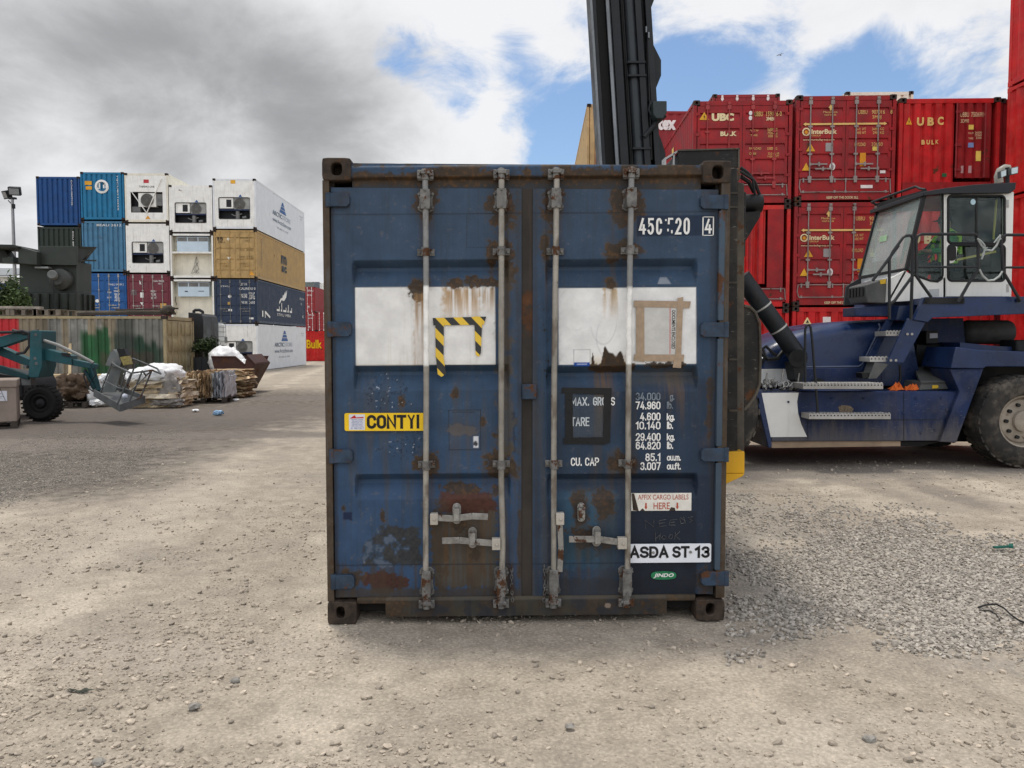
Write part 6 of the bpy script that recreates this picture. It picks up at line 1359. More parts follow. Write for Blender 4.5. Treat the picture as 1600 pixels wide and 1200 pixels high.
# tilt cylinder
a, b = W(1158, 432, 11.15), W(1249, 560, 11.15); m = MB(); m.cyl(a, b, .128, 18); tc_ = m.build('tilt_cylinder', mastm, TR)
for t in (.37, .64):
    q = a.lerp(b, t); d_ = (b - a).normalized(); m = MB(); m.cyl(q - d_ * .012, q + d_ * .012, .133, 18); m.build('hose_clamp', alu, tc_)
m = MB(); m.cyl(W(1247, 560, 10.95), W(1247, 560, 11.35), .125, 18); m.cyl(W(1247, 558, 10.93), W(1247, 558, 10.95), .05, 8); PX(m, [(1238, 566), (1257, 566), (1254, 603), (1243, 594)], 11.0, 11.3); m.build('cylinder_mount', blk, TR)
m = MB(); tube_px(m, [(1190, 552, 11.3), (1200, 562, 11.2), (1215, 560, 11.2), (1224, 548, 11.3), (1222, 540, 11.35)], 11.2, .03, 7); tube_px(m, [(1188, 548, 11.35), (1197, 541, 11.3), (1208, 552, 11.25), (1215, 556, 11.25)], 11.2, .022, 7); tube_px(m, [(1187, 575, 11.2), (1196, 556, 11.15), (1192, 545, 11.2)], 11.2, .02, 7); m.build('hose', blk, TR)
# mast
YM = 11.4
def mstrip(name, x0, x1, Ya, Yb, mat, y0=-330, y1=715, bev=0.004):
    k = .061; return part_px(name, [(x0 + k * y0, y0), (x1 + k * y0, y0), (x1 + k * y1, y1), (x0 + k * y1, y1)], Ya, Yb, mat, mast if name != 'mast' else TR, bev)
mast = mstrip('mast', 922.5, 931, 11.05, 11.4, mastm)
mstrip('rail_edge', 922, 925.5, 11.04, 11.06, mastl); mstrip('rail', 931, 946, 11.2, 11.3, M('greasy channel', (.016, .014, .013), rough=.6, var=.5)); mstrip('rail', 946, 953, 11.08, 11.4, mastm); mstrip('rail_edge', 946.5, 951.5, 11.06, 11.08, mastl)
mstrip('rail', 954, 967, 11.12, 11.42, mastm); mstrip('rail', 967, 975, 11.3, 11.42, blk); mstrip('rail', 992, 1001.5, 11.15, 11.45, mastm); mstrip('rail', 1001.5, 1008, 11.3, 11.5, blk); mstrip('rail', 1008, 1017, 11.18, 11.5, mastm); mstrip('rail', 922, 1012, 12.5, 12.9, mastm)
m = MB(); m.cyl(W(983 - .061 * 330, -330, 11.25), W(983 + .061 * 715, 715, 11.25), .075, 16); m.build('lift_cylinder', M('lift cylinder', (.035, .04, .045), rough=.35, var=.2), mast)
m = MB(); 
for x in (970.5, 973): m.cyl(W(x - .061 * 330, -330, 11.22), W(x + .061 * 715, 715, 11.22), .012, 6)
m.build('lift_chain', blk, mast)
m = MB(); m.cyl(W(1004, -200, 11.2), W(1018, 250, 11.2), .016, 6); m.build('hose', blk, mast)
m = MB(); 
for yy in (95, 116, 230): PX(m, [(975 + .061 * yy, yy), (1003 + .061 * yy, yy), (1003 + .061 * yy, yy + 3), (975 + .061 * yy, yy + 3)], 11.13, 11.3)
m.build('cross_brace', mastm, mast)
part_px('side_plate', [(1008, -120), (1013, -70), (1021, -14), (1022, 0), (1017, 13), (1018, 64), (1026, 80), (1033, 94), (1033, 118), (1027, 133), (1022, 145), (1021, 158), (1010, 158)], 11.25, 11.3, mastm, mast)
part_px('side_plate', [(1012, 186), (1022, 194), (1033, 218), (1040, 240), (1041, 300), (1014, 300)], 11.3, 11.5, mastm, mast)
wl = part_px('work_lamp', [(1020, 157.5), (1042, 157.5), (1042, 176), (1036, 185), (1026, 185), (1021, 179)], 11.0, 11.2, M('dark green lamp back', (.03, .04, .04), rough=.45), mast, .01)
m = MB(); tube_px(m, [(1039, 180), (1027, 190), (1016, 203), (1006, 214)], 11.15, .035, 8); tube_px(m, [(1017, 158), (1014, 172), (1020, 184)], 11.15, .02, 6); m.build('lamp_arm', mastm, mast)
m = MB()
for x, y in ((1009, 41), (1013, 50)): PX(m, [(x, y), (x + 2, y), (x + 2, y + 9), (x, y + 9)], 11.15, 11.17)
m.build('wear_mark', mastl, mast)
part_px('carriage', [(960, 330), (1120, 330), (1120, 560), (960, 560)], 11.5, 12.4, mastm, TR)
# side spreader gripping the blue container
XR = HX0 + HW / 2
m = MB(); m.box(XR + .03, 5.45, 2.30, XR + .30, 17.6, 2.74); m.box(XR + .05, 16.9, .5, XR + .28, 17.5, 2.3); sp_o = m.build('spreader', spr, TR, bevel=.01)
part_px('spreader_leg', [(1122, 266), (1152, 262), (1152.5, 706), (1122, 706)], 5.04, 5.34, spr, sp_o, .004)
part_px('spreader_leg', [(1152, 283), (1163, 288), (1163, 706), (1150, 706)], 5.10, 5.40, sprd, sp_o, .004)
part_px('wear_plate', [(1160, 478), (1172, 480), (1180, 488), (1186.5, 505), (1188, 545), (1187, 600), (1181, 616), (1172, 630), (1163, 640)], 5.12, 5.36, spr, sp_o, .004)
m = MB(); tube_px(m, [(1163, 478), (1172, 480), (1180, 488), (1186.5, 505), (1188, 545), (1187, 600), (1181, 616), (1172, 630), (1163, 640)], 5.115, .010, 6); m.build('worn_edge', sprd, sp_o)
m = MB()
for y in (300, 322, 440, 560, 640): PX(m, [(1139, y), (1153, y), (1153, y + 3), (1139, y + 3)], 5.033, 5.05)
m.build('weld_seam', sprd, sp_o)
part_px('twistlock_arm', [(1060, 238), (1066, 233), (1156, 231.5), (1156, 262), (1060, 262)], 5.4, 5.95, spr, sp_o, .006)
m = MB(); PX(m, [(1038, 247), (1060, 234), (1062, 236), (1041, 249), (1041, 262), (1038, 262)], 5.42, 5.5); PX(m, [(1052, 240), (1054, 239), (1054, 262), (1052, 262)], 5.42, 5.46); m.build('guide_frame', alu, sp_o)
m = MB(); PX(m, [(1060, 233.5), (1156, 231), (1156, 233), (1060, 236)], 5.39, 5.42); PX(m, [(1153.5, 232), (1156, 232), (1156, 262), (1153.5, 262)], 5.39, 5.42); m.build('worn_edge', sprd, sp_o)
m = MB(); PX(m, [(1141, 262), (1157, 262), (1158, 276), (1154, 284), (1142, 284)], 5.2, 5.6); m.build('guide_block', sprd, sp_o, bevel=.01)
m = MB(); m.cyl(W(1158, 318, 5.6), W(1189, 318, 5.6), .064, 18); m.build('spreader_motor', blk, sp_o)
part_px('gusset', [(1160, 332), (1188, 330), (1188, 338), (1163, 380)], 5.5, 5.6, spr, sp_o)
m = MB(); tube_px(m, [(1157, 262, 5.5), (1168, 270, 5.5), (1179, 284, 5.55), (1187, 304, 5.6), (1185, 326, 5.6)], 5.5, .012, 6); tube_px(m, [(1158, 276, 5.5), (1170, 284, 5.55), (1178, 300, 5.6)], 5.5, .015, 6); tube_px(m, [(1157, 268, 5.45), (1176, 280, 5.5), (1180, 305, 5.5)], 5.5, .010, 6); m.build('hose', blk, sp_o)
yb = M('yellow steel block', (.62, .33, .015), rough=.5, var=.12, dust=.15, dcol=(.4, .28, .1))
yb1 = part_px('foot_block', [(1130, 706.5), (1163.5, 705.5), (1163.5, 739.5), (1130, 739.5)], 5.0, 5.36, yb, sp_o, .004); part_px('foot_block', [(1130, 740), (1163.5, 740), (1161, 744), (1131, 758)], 5.0, 5.36, yb, sp_o, .004)
# platform, cab
part_px('platform', [(1444, 464.5), (1730, 462), (1730, 489), (1600, 490.5), (1457, 496.5), (1450, 503.5), (1428, 499.5)], 10.88, 10.96, navy, TR, .006)
part_px('platform', [(1440, 466), (1730, 464), (1730, 472), (1436, 476)], 10.97, 13.0, navyd, TR)
m = MB(); PX(m, [(1447, 465.5), (1507, 465), (1507, 474.5), (1443, 474.5)], 10.86, 10.88); [m.cyl(W(a, b, 10.87), W(a, b, 10.84), .03, 10) for a, b in ((1449, 470), (1503, 470), (1592, 469))]; m.build('rail_mount', blk, TR)
part_px('platform_beam', [(1336, 480), (1440, 475), (1434, 494), (1336, 494)], 11.3, 11.7, navyd, TR, .01)
part_px('platform_beam', [(1405, 478), (1432, 477), (1420, 500), (1400, 500)], 11.1, 11.3, navy, TR)
YA, YB_ = 11.2, 12.6
cabp = [(1388, 436), (1413.5, 422), (1429, 431.5), (1454, 440), (1466, 441), (1474.5, 433), (1477, 302), (1480, 302), (1480, 463.5), (1446, 464), (1440, 469), (1386, 472)]
CAB = part_px('cab', [(1388, 437), (1413.5, 423), (1429, 432), (1454, 440.5), (1466, 441.5), (1477, 433), (1477, 464), (1446, 464), (1440, 469), (1386, 472)], YA, YA + .05, twhite, TR)
part_px('cab_pillar', [(1474, 301), (1478, 301), (1478, 464), (1474, 464)], YA, YA + .06, twhite, CAB)
part_px('cab_pillar', [(1578.5, 300), (1584, 300), (1580, 464), (1577, 464)], YA, YB_, twhite, CAB)
m = MB(); A = [W(1413.5, 423, YA), W(1386, 472, YA), W(1345, 468, YB_ + .05), W(1343, 436, YB_ + .05)]; m.loft(A, [p + Vector((.03, 0, 0)) for p in A]); m.build('front_panel', twhite, CAB)
m = MB(); PX(m, [(1440, 462), (1580, 462), (1580, 466), (1440, 468)], YA + .05, YB_); m.build('cab_floor', blk, CAB)
m = MB(); q = [W(a, b, YA) for a, b in ((1392, 437), (1413, 424), (1580, 424), (1580, 463), (1388, 470))]; m.prism([(p.x, p.z) for p in q], YB_, YB_ + .05); q = [W(a, b, YA) for a, b in ((1560, 302), (1580, 302), (1580, 430), (1560, 430))]; m.prism([(p.x, p.z) for p in q], YB_, YB_ + .05); q = [W(a, b, YA) for a, b in ((1476, 302), (1480, 302), (1480, 430), (1476, 430))]; m.prism([(p.x, p.z) for p in q], YB_, YB_ + .05); m.build('cab_wall', M('cab interior', (.035, .036, .037), rough=.6), CAB)
m = MB(); q = [W(a, b, YA) for a, b in ((1556, 380), (1577, 302), (1577, 463), (1556, 463))]; m.prism([(p.x, p.z) for p in q], YA + .1, YB_ - .02); m.build('rear_panel', M('cab interior', (.035, .036, .037), rough=.6), CAB)
A = [W(1416, 421, YA), W(1444, 301, YA), W(1373.5, 322, YB_ + .05), W(1343.5, 434, YB_ + .05)]
m = MB(); m.loft(A, [p + Vector((.008, 0, 0)) for p in A]); ws_ = m.build('windscreen', scr_glass, CAB, smooth=0)
m = MB(); 
for i, j, r_ in ((0, 1, .022), (1, 2, .03), (2, 3, .022), (3, 0, .022)): m.bar(A[i], A[j], r_ * 2, r_ * 2)
m.build('windscreen_seal', blk, CAB)
m = MB(); a_ = A[3].lerp(A[0], .27) + (A[2] - A[3]) * .45 + Vector((-.01, 0, 0)); e_ = (A[0] - A[3]).normalized(); m.loft([a_, a_ + e_ * .22, a_ + e_ * .22 + Vector((.005, 0, .09)), a_ + Vector((.005, 0, .09))], [p + Vector((-.003, 0, 0)) for p in (a_, a_ + e_ * .22, a_ + e_ * .22 + Vector((.005, 0, .09)), a_ + Vector((.005, 0, .09)))]); m.build('sticker', M('pale green sticker', (.4, .6, .35)), ws_)
sg = [(1447, 302.5), (1473, 299), (1473, 430), (1471, 436), (1465, 440), (1454, 439), (1430, 430), (1417, 420)]
part_px('side_window', sg, YA + .004, YA + .012, cab_glass, CAB)
m = MB(); m.tube([W(a, b, YA) for a, b in sg], .016, 6, closed=True); m.build('window_seal', blk, CAB)
# door with two windows
def rrect(x0, y0, x1, y1, r=6, n=5):
    p = []
    for cx, cy, a0 in ((x1 - r, y1 - r, 0), (x0 + r, y1 - r, 90), (x0 + r, y0 + r, 180), (x1 - r, y0 + r, 270)): p += [(cx + r * math.cos(math.radians(a0 + 90 * k / n)), cy + r * math.sin(math.radians(a0 + 90 * k / n))) for k in range(n + 1)]
    return p
YD = YA - .012
m = MB()
for q in (((1478.5, 303), (1482, 303), (1482, 463), (1478.5, 463)), ((1569, 302), (1578.5, 302), (1577, 463), (1569, 463)), ((1482, 302.8), (1569, 302), (1569, 306.5), (1482, 306.5)), ((1482, 379.5), (1569, 379.5), (1569, 384), (1482, 384)), ((1482, 438), (1569, 438), (1569, 463), (1482, 463)), ((1482, 384), (1496, 384), (1494, 404), (1490, 410), (1482, 412))): PX(m, q, YD, YD + .045)
dr = m.build('door', twhite, CAB)
for q in ((1481.5, 306, 1569.5, 380), (1481.5, 383, 1569.5, 438.5)):
    rr_ = rrect(*q); o = part_px('window', [(a, b) for a, b in rr_], YD + .02, YD + .026, cab_glass, dr); m = MB(); m.tube([W(a, b, YD) for a, b in rr_], .02, 6, closed=True); m.build('window_seal', blk, o)
m = MB(); PX(m, rrect(1482, 383.5, 1494.5, 407, 5), YD - .02, YD + .01); m.build('door_handle', blk, dr, bevel=.006)
m = MB(); [PX(m, [(1573.5, y), (1576.5, y), (1576.5, y + 12), (1573.5, y + 12)], YD - .01, YD) for y in (312, 444)]; m.build('hinge', alu, dr)
m = MB(); PX(m, [(1525, 309), (1527.5, 309), (1527.5, 378), (1525, 378)], YD + .01, YD + .02); m.build('sliding_frame', blk, dr)
m = MB(); PX(m, [(1520.5 + 4 * math.cos(k * PI / 8), 315.5 + 4.5 * math.sin(k * PI / 8)) for k in range(16)], YD + .012, YD + .018); m.build('sticker', M('pale blue disc', (.4, .55, .6)), dr)
part_px('panel_plate', [(1452, 452), (1467.5, 451), (1467.5, 462.5), (1452, 463)], YA - .006, YA, M('grey plate', (.42, .43, .42)), CAB)
part_px('label', [(1375, 437.5), (1384, 436), (1384, 443), (1376, 444)], 11.238, 11.25, M('yellow label', (.6, .38, .03)), CAB)
part_px('front_box', [(1353, 445), (1387.5, 434), (1385.5, 474), (1356, 473), (1352, 462)], 11.25, 11.8, gryl, CAB, .015)
m = MB(); [m.box(W(1352, 445, 11.25).x - .018, 11.3 + .1 * k, W(1352, 462, 11.25).z, W(1352, 445, 11.25).x, 11.36 + .1 * k, W(1352, 448, 11.25).z) for k in range(5)]; m.build('grille_rib', blk, CAB)
m = MB(); PX(m, [(1443, 299.5), (1475, 294), (1520, 288.5), (1560, 286), (1588, 285), (1587, 295), (1580, 301.5), (1477, 302.5), (1443, 306)], YA - .08, YB_ + .1); rf = m.build('roof', M('black cab roof', (.018, .019, .022), rough=.4, var=.3), CAB, bevel=.008)
m = MB(); m.bar(W(1446, 301, YA), W(1372, 321, YB_ + .08), .05, .07); tube_px(m, [(1362, 316, 12.7), (1395, 304, 12.1), (1431, 291.5, 11.4), (1438, 295, 11.3), (1446, 296, 11.2)], 11.2, .018, 6); tube_px(m, [(1362, 316, 12.7), (1372, 321, 12.68)], 12.7, .018, 6); m.build('roof_rail', railm, CAB)
m = MB(); tube_px(m, [(1561, 286), (1560, 276), (1563, 267), (1570, 263), (1576, 264)], 11.8, .06, 10); m.build('air_intake', M('beige cowl', (.30, .28, .24)), CAB)
m = MB(); tube_px(m, [(1574, 286), (1574, 262)], 11.5, .03, 8); m.build('lamp_post', blk, CAB)
for q, y in ((((1563.5, 267), (1573, 264), (1573, 275), (1564, 278)), 11.4), (((1580, 262), (1591.5, 259.5), (1591, 271), (1580, 273)), 11.4)): o = part_px('work_lamp', q, y, y + .08, gryl, CAB, .006); part_px('lens', [(q[0][0] + 1, q[0][1] + 1), (q[1][0] - 1, q[1][1] + 1.5), (q[2][0] - 1, q[2][1] - 1), (q[3][0] + 1, q[3][1] - 1)], y - .01, y, M('lamp lens', (.5, .58, .6), rough=.15), o)
m = MB(); tube_px(m, [(1408, 412, 11.75), (1414, 382, 11.7), (1422, 345, 11.6), (1432, 332, 11.5)], 11.6, .02, 6); m.bar(W(1413, 392, 11.66), W(1431, 333, 11.46), .03, .05); m.build('wiper', M('dark red wiper', (.05, .015, .018)), CAB)
m = MB(); PX(m, [(1490, 424), (1530, 424), (1530, 436), (1490, 436)], 11.6, 12.2); PX(m, [(1512, 372), (1532, 368), (1536, 426), (1520, 426)], 11.6, 12.2); m.build('seat', M('black seat', (.02, .02, .022), rough=.7), CAB, bevel=.03)
m = MB(); PX(m, [(1436, 400), (1450, 404), (1447, 440), (1436, 440)], 11.75, 12.05); c0_ = W(1447, 398, 11.9); m.tube([c0_ + Vector((.06 * math.sin(a) * 1.6, .19 * math.cos(a), .17 * math.sin(a))) for a in [2 * PI * k / 18 for k in range(18)]], .014, 6, closed=True); m.bar(c0_ + Vector((0, -.18, 0)), c0_ + Vector((0, .18, 0)), .02, .03); m.bar(c0_, W(1440, 420, 11.9), .05, .05); m.build('steering_wheel', blk, CAB)
m = MB(); m.bar(W(1557, 312, 11.3), W(1552, 374, 11.3), .03, .015); m.bar(W(1495, 406, 11.28), W(1556, 393, 11.28), .02, .03); m.build('grab_strap', M('yellow strap', (.5, .40, .10)), CAB)
# handrails
m = MB()
def cp(*p): return [(1300 + a / 4.8, 250 + b / 4.8) for a, b in p]
def rail(*p, r=.021): o = MB(); tube_px(o, cp(*p), 10.78, r, 8); o.build('handrail', railm, TR)
rail((430, 1195), (430, 745), (455, 690), (530, 585), (552, 568), (590, 566), (606, 588), (609, 640), (605, 700), (600, 900), (592, 1195))
rail((305, 905), (345, 850), (430, 735), (500, 640)); rail((632, 850), (632, 605), (642, 570), (668, 556), (1060, 556), (1088, 566), (1096, 600), (1096, 820), (1020, 935), (945, 1068))
rail((632, 803), (1096, 803), r=.016); rail((605, 868), (520, 985), (470, 1055), (435, 1080)); rail((622, 855), (680, 940), (745, 1030)); rail((2100, 562), (1310, 562), (1282, 572), (1268, 600), (1276, 700), (1282, 835), (1350, 950), (1412, 1055)); rail((1282, 806), (2100, 803), r=.016)
m = MB(); tube_px(m, cp((1098, 600), (1120, 640), (1155, 675), (1200, 680), (1235, 640), (1258, 585), (1262, 560)), 10.76, .014, 6); tube_px(m, cp((1106, 820), (1130, 870), (1170, 905), (1215, 900), (1255, 870), (1278, 835)), 10.76, .014, 6)
tube_px(m, cp((1090, 590), (1120, 610), (1145, 640), (1140, 700), (1120, 745)), 10.75, .012, 5); tube_px(m, cp((1130, 660), (1165, 655), (1140, 690), (1125, 720)), 10.75, .010, 5); tube_px(m, cp((1268, 590), (1230, 610), (1255, 570), (1215, 620)), 10.75, .010, 5); m.build('rope', M('dirty rope', (.34, .36, .34), rough=.8, var=.2), TR)

# ---- driver
def skin_body(name, verts, edges, mat, parent, sub=2):
    me = bpy.data.meshes.new(name); me.from_pydata([tuple(v[0]) for v in verts], edges, []); me.materials.append(mat)
    o = bpy.data.objects.new(name, me); link(o, parent)
    sk = o.modifiers.new('skin', 'SKIN'); sk.use_smooth_shade = True
    if not me.skin_vertices: me.skin_vertices.new()
    for i, v in enumerate(verts):
        r = v[1] if isinstance(v[1], tuple) else (v[1], v[1]); me.skin_vertices[0].data[i].radius = r; me.skin_vertices[0].data[i].use_root = (i == 0)
    s = o.modifiers.new('sub', 'SUBSURF'); s.levels = sub; s.render_levels = sub; return o
pz = W(1497, 424, 11.9); pl = (pz.x - .16, 11.9, pz.z)
DRV = thing('person', 'driver in a green high visibility vest and dark cap, sitting in the white cab', 'person', pl)
def side(s):
    V_ = []; sh = Vector((-.04, s * .19, .52)); el = Vector((-.20, s * .26, .28)); wr = Vector((-.42, s * .17, .28))
    return sh, el, wr
V_ = [((0, 0, .05), (.15, .12)), ((-.02, 0, .28), (.14, .11)), ((-.03, 0, .47), (.16, .11)), ((-.04, 0, .585), .06), ((-.05, 0, .65), (.075, .08)), ((-.06, 0, .72), (.085, .095)), ((-.05, 0, .79), (.075, .08)), ((-.145, 0, .70), .016)]
E_ = [(0, 1), (1, 2), (2, 3), (3, 4), (4, 5), (5, 6), (5, 7)]
for s in (-1, 1):
    sh, el, wr = side(s); b = len(V_); V_ += [(sh, .06), (el, .045), (wr, .03), (wr + Vector((-.06, 0, .01)), (.04, .022))]; E_ += [(2, b), (b, b + 1), (b + 1, b + 2), (b + 2, b + 3)]
    for k, (dy, ln, dz) in enumerate(((-.03, .05, 0), (-.01, .065, .004), (.012, .06, .003), (.03, .045, -.004))):
        f = len(V_); p = wr + Vector((-.085, dy, .01 + dz)); V_ += [(p, .009), (p + Vector((-ln * .6, 0, -.015)), .008), (p + Vector((-ln * .8, 0, -.045)), .007)]; E_ += [(b + 3, f), (f, f + 1), (f + 1, f + 2)]
    f = len(V_); V_ += [(wr + Vector((-.05, -s * .045, .015)), .010), (wr + Vector((-.085, -s * .06, .01)), .008)]; E_ += [(b + 3, f), (f, f + 1)]
    h = len(V_); V_ += [(Vector((-.05, s * .10, .03)), .09), (Vector((-.42, s * .13, .06)), .07), (Vector((-.48, s * .13, -.22)), .05), (Vector((-.50, s * .13, -.34)), .045), (Vector((-.62, s * .13, -.36)), (.045, .03))]; E_ += [(0, h), (h, h + 1), (h + 1, h + 2), (h + 2, h + 3), (h + 3, h + 4)]
skin_body('body', V_, E_, M('skin', (.35, .2, .14), rough=.55), DRV)
VV = [((0, 0, .04), (.165, .135)), ((-.02, 0, .28), (.155, .125)), ((-.03, 0, .47), (.175, .125)), ((-.04, 0, .56), .075)]; EE = [(0, 1), (1, 2), (2, 3)]
for s in (-1, 1): sh, el, wr = side(s); b = len(VV); VV += [(sh, .075), (el, .058), (wr + Vector((.03, 0, 0)), .042)]; EE += [(2, b), (b, b + 1), (b + 1, b + 2)]
skin_body('jacket', VV, EE, M('green work jacket', (.02, .20, .06), rough=.7, var=.3), DRV)
VV = [((0, 0, .02), (.165, .14))]; EE = []
for s in (-1, 1): b = len(VV); VV += [(Vector((-.05, s * .10, .03)), .105), (Vector((-.42, s * .13, .06)), .085), (Vector((-.48, s * .13, -.22)), .068), (Vector((-.495, s * .13, -.30)), .062)]; EE += [(0, b), (b, b + 1), (b + 1, b + 2), (b + 2, b + 3)]
skin_body('trousers', VV, EE, M('dark trousers', (.02, .022, .03), rough=.8), DRV)
hv = M('lime high visibility band', (.42, .80, .05), rough=.6, var=.1)
m = MB()
for z, rx_, ry_ in ((.12, .175, .15), (.30, .165, .135)): m.tube([(-.015 + rx_ * math.cos(a) * .92, ry_ * math.sin(a) * 1.18, z) for a in [2 * PI * k / 20 for k in range(20)]], .022, 6, closed=True)
for s in (-1, 1): m.tube([(-.17, s * .10, .08), (-.18, s * .11, .3), (-.15, s * .12, .5), (-.04, s * .12, .60), (.10, s * .12, .5), (.13, s * .11, .25)], .03, 6)
m.build('vest_band', hv, DRV, world=False)
m = MB(); m.lathe([(.098, -.04), (.104, 0), (.098, .05), (.07, .09), (.0, .10)], (-.055, 0, .75), (0, 0, 1), 18); m.box(-.21, -.07, .745, -.12, .07, .755); m.build('cap', M('dark cap', (.025, .027, .03), rough=.8), DRV, world=False)
m = MB(); [m.lathe([(0, -.008), (.008, 0), (0, .008)], (-.145, s * .035, .735), (0, 0, 1), 8) for s in (-1, 1)]; m.build('eye', M('eye', (.02, .015, .012)), DRV, world=False)
m = MB(); [m.lathe([(0, -.03), (.014, -.01), (.016, .012), (0, .03)], (-.05, s * .098, .715), (0, 0, 1), 8) for s in (-1, 1)]; m.build('ear', M('skin', (.35, .2, .14)), DRV, world=False)
# ---- loose things on the truck's deck
rng = random.Random(3); m = MB()
dz = W(1220, 611, 10.95).z
for k in range(46):
    u = rng.random(); p = W(1190 + 60 * u, 609, 10.9 + rng.random() * .25); p.z = dz + .03 + rng.random() * .13 * (1 - abs(u - .45)); a = Vector((rng.uniform(-1, 1), rng.uniform(-1, 1), rng.uniform(-.6, .6))).normalized(); b = a.orthogonal().normalized(); c_ = a.cross(b); s_ = rng.uniform(.03, .055)
    if k % 3: m.tube([p + (b * math.cos(q) * s_ + c_ * math.sin(q) * s_ * .7) for q in [2 * PI * i / 9 for i in range(9)]], .011, 5, closed=True)
    else: m.cyl(p - a * .06, p + a * .06, rng.uniform(.014, .026), 7)
for k in range(3): p = W(1195 + 25 * k, 600, 11.0); m.cyl((p.x, p.y, dz), (p.x + .03, p.y, dz + .25 + .05 * (k == 1)), .012, 6)
loose('chain_heap', 'heap of steel chain and twistlocks on the blue truck deck beside the white panel', 'chains', m, M('bright worn chain', (.30, .29, .27), rough=.35, metal=.6, var=.5, rust=.2, rscale=9))
m = MB(); dz = W(1410, 611, 11.0).z; V_ = []; 
for k in range(16):
    p = W(1392 + 38 * rng.random(), 609, 10.95 + .25 * rng.random()); p.z = dz; h = rng.uniform(.05, .13); a = rng.uniform(0, 6.3); w_ = rng.uniform(.05, .10)
    B = [Vector((p.x + w_ * math.cos(a + q), p.y + w_ * math.sin(a + q) * .7, dz + rng.uniform(0, .03))) for q in (0, 2.1, 4.2)]; t_ = Vector((p.x + rng.uniform(-.04, .04), p.y, dz + h)); m.add(B + [t_], [(0, 1, 3), (1, 2, 3), (2, 0, 3), (0, 2, 1)])
loose('safety_strap', 'crumpled orange lashing strap on the blue truck deck beside the grey box', 'strap', m, M('orange webbing', (.62, .13, .025), rough=.7, var=.2), smooth=0)
# ================================================================== left side of the yard
# ---- old patched container with its doors to the right
YO = 26.0; xe = W(260.5, 540, YO).x; zo = W(150, 493, YO).z
mtan = M('old khaki container paint', (.34, .275, .155), rough=.6, streak=.25, rust=.10, var=.2)
OLD = box_body('old patched container in red, tan, grey and green stripes with khaki doors', (xe, YO + CW / 2, 0), PI / 2, 12.19, CW, zo, mtan, None, sides=(1,))
def old_door():
    w, h = CW / 2 - .1, zo - .3
    for s in (-1, 1):
        m = MB(); m.box(-w / 2, .03, 0, w / 2, .07, h)
        for k in range(4): z = h * (.06 + .24 * k); m.prism([(.03, z), (.0, z + .06), (.0, z + h * .16), (.03, z + h * .2)], -w / 2 + .08, w / 2 - .08, 'x')
        d = m.build('door', mtan, OLD, world=False); d.location = (s * w / 2, 0, .15)
        for q in (-.2, .25): m = MB(); m.tube([(q * w, -.02, .0), (q * w, -.02, h)], .016, 8); m.build('locking_bar', mtan, d, world=False)
old_door()
def old_side():
    L = 12.19; per = .215; n = int((L - .24) / per); ys = []
    for k in range(n): a = .12 + k * per; ys += [(a, 0), (a + per * .12, .035), (a + per * .5, .035), (a + per * .62, 0)]
    zs = np.linspace(.17, zo - .1, 30); yy = np.array([y for y, d in ys]); dd = np.array([d for y, d in ys])
    Yg, Zg = np.meshgrid(yy, zs); Dg = np.meshgrid(dd, zs)[0]
    wx = xe - Yg; px_ = 763 + wx / YO * 1250; idx = np.floor((Yg - .12) / per)
    rnd = _h(idx, idx * 0, idx * 0, 5); rnd2 = _h(idx, idx * 0 + 3, idx * 0, 9)
    tan = np.array([.23, .19, .13]); grey = np.array([.19, .185, .16]); wht = np.array([.42, .41, .36]); grn = np.array([.028, .105, .04]); dg = np.array([.02, .048, .03]); red = np.array([.46, .03, .035]); brn = np.array([.09, .055, .04])
    n1 = fbm(wx * 1.5, Zg * 1.2, o=4, seed=91); st = fbm(wx * 9, Zg * .5, o=3, seed=92)
    col = tan * (.6 + .7 * rnd[..., None]); f = lambda m_: m_[..., None]
    k = sst(.35, .6, rnd2) * sst(60, 90, px_); col = col * (1 - f(k)) + grey * f(k)
    k = sst(.6, .75, rnd2 * .6 + n1 * .6) * sst(110, 130, px_) * sst(200, 170, px_); col = col * (1 - f(k)) + wht * f(k)
    hz_ = 2.2 - .9 * np.abs(rnd - .3)
    k = sst(.1, -.1, Zg - hz_ - (n1 - .5)) * sst(132, 140, px_) * sst(186, 178, px_); col = col * (1 - f(k)) + (grn * (.7 + .6 * f(rnd))) * f(k)
    k = sst(182, 190, px_) * sst(300, 240, px_) * sst(.25, -.1, Zg - 1.75 - .8 * (n1 - .5) - .3 * (rnd - .5)); col = col * (1 - f(k)) + dg * f(k)
    k = sst(186, 192, px_) * sst(222, 214, px_); col = col * (1 - f(k) * .7) + np.array([.06, .065, .055]) * f(k) * .7
    k = sst(.60, .66, fbm(wx * 1.1 + 9, Zg * .9, o=3, seed=95)) * sst(.9, .7, Zg / 2.5); col = col * (1 - f(k) * .5) + brn * f(k) * .5
    k = sst(45, 42, px_) * 1.0; col = col * (1 - f(k)) + red * f(k)
    k = sst(1.0, .3, Zg) * .6; col = col * (1 - f(k) * sst(.4, .6, st)[..., None]) + brn * f(k) * sst(.4, .6, st)[..., None]
    col = col * (.75 + .5 * st[..., None])
    V = np.stack([(-CW / 2 + .01 + Dg).ravel(), Yg.ravel(), Zg.ravel()], 1); ny = len(yy); i = np.arange((len(zs) - 1) * (ny - 1)); r = i // (ny - 1); c = i % (ny - 1); a = r * ny + c
    me = npmesh('side_wall', V, np.stack([a, a + 1, a + ny + 1, a + ny], 1), pmat('patchwork paint', (.2, .2, .2), rough=.6, attr='Col', var=.2, vscale=3, streak=.3)); setcol(me, col.reshape(-1, 3))
    o = bpy.data.objects.new('side_wall', me); link(o, OLD); o['label'] = 'side wall painted in red, tan, grey and green stripes'
old_side()
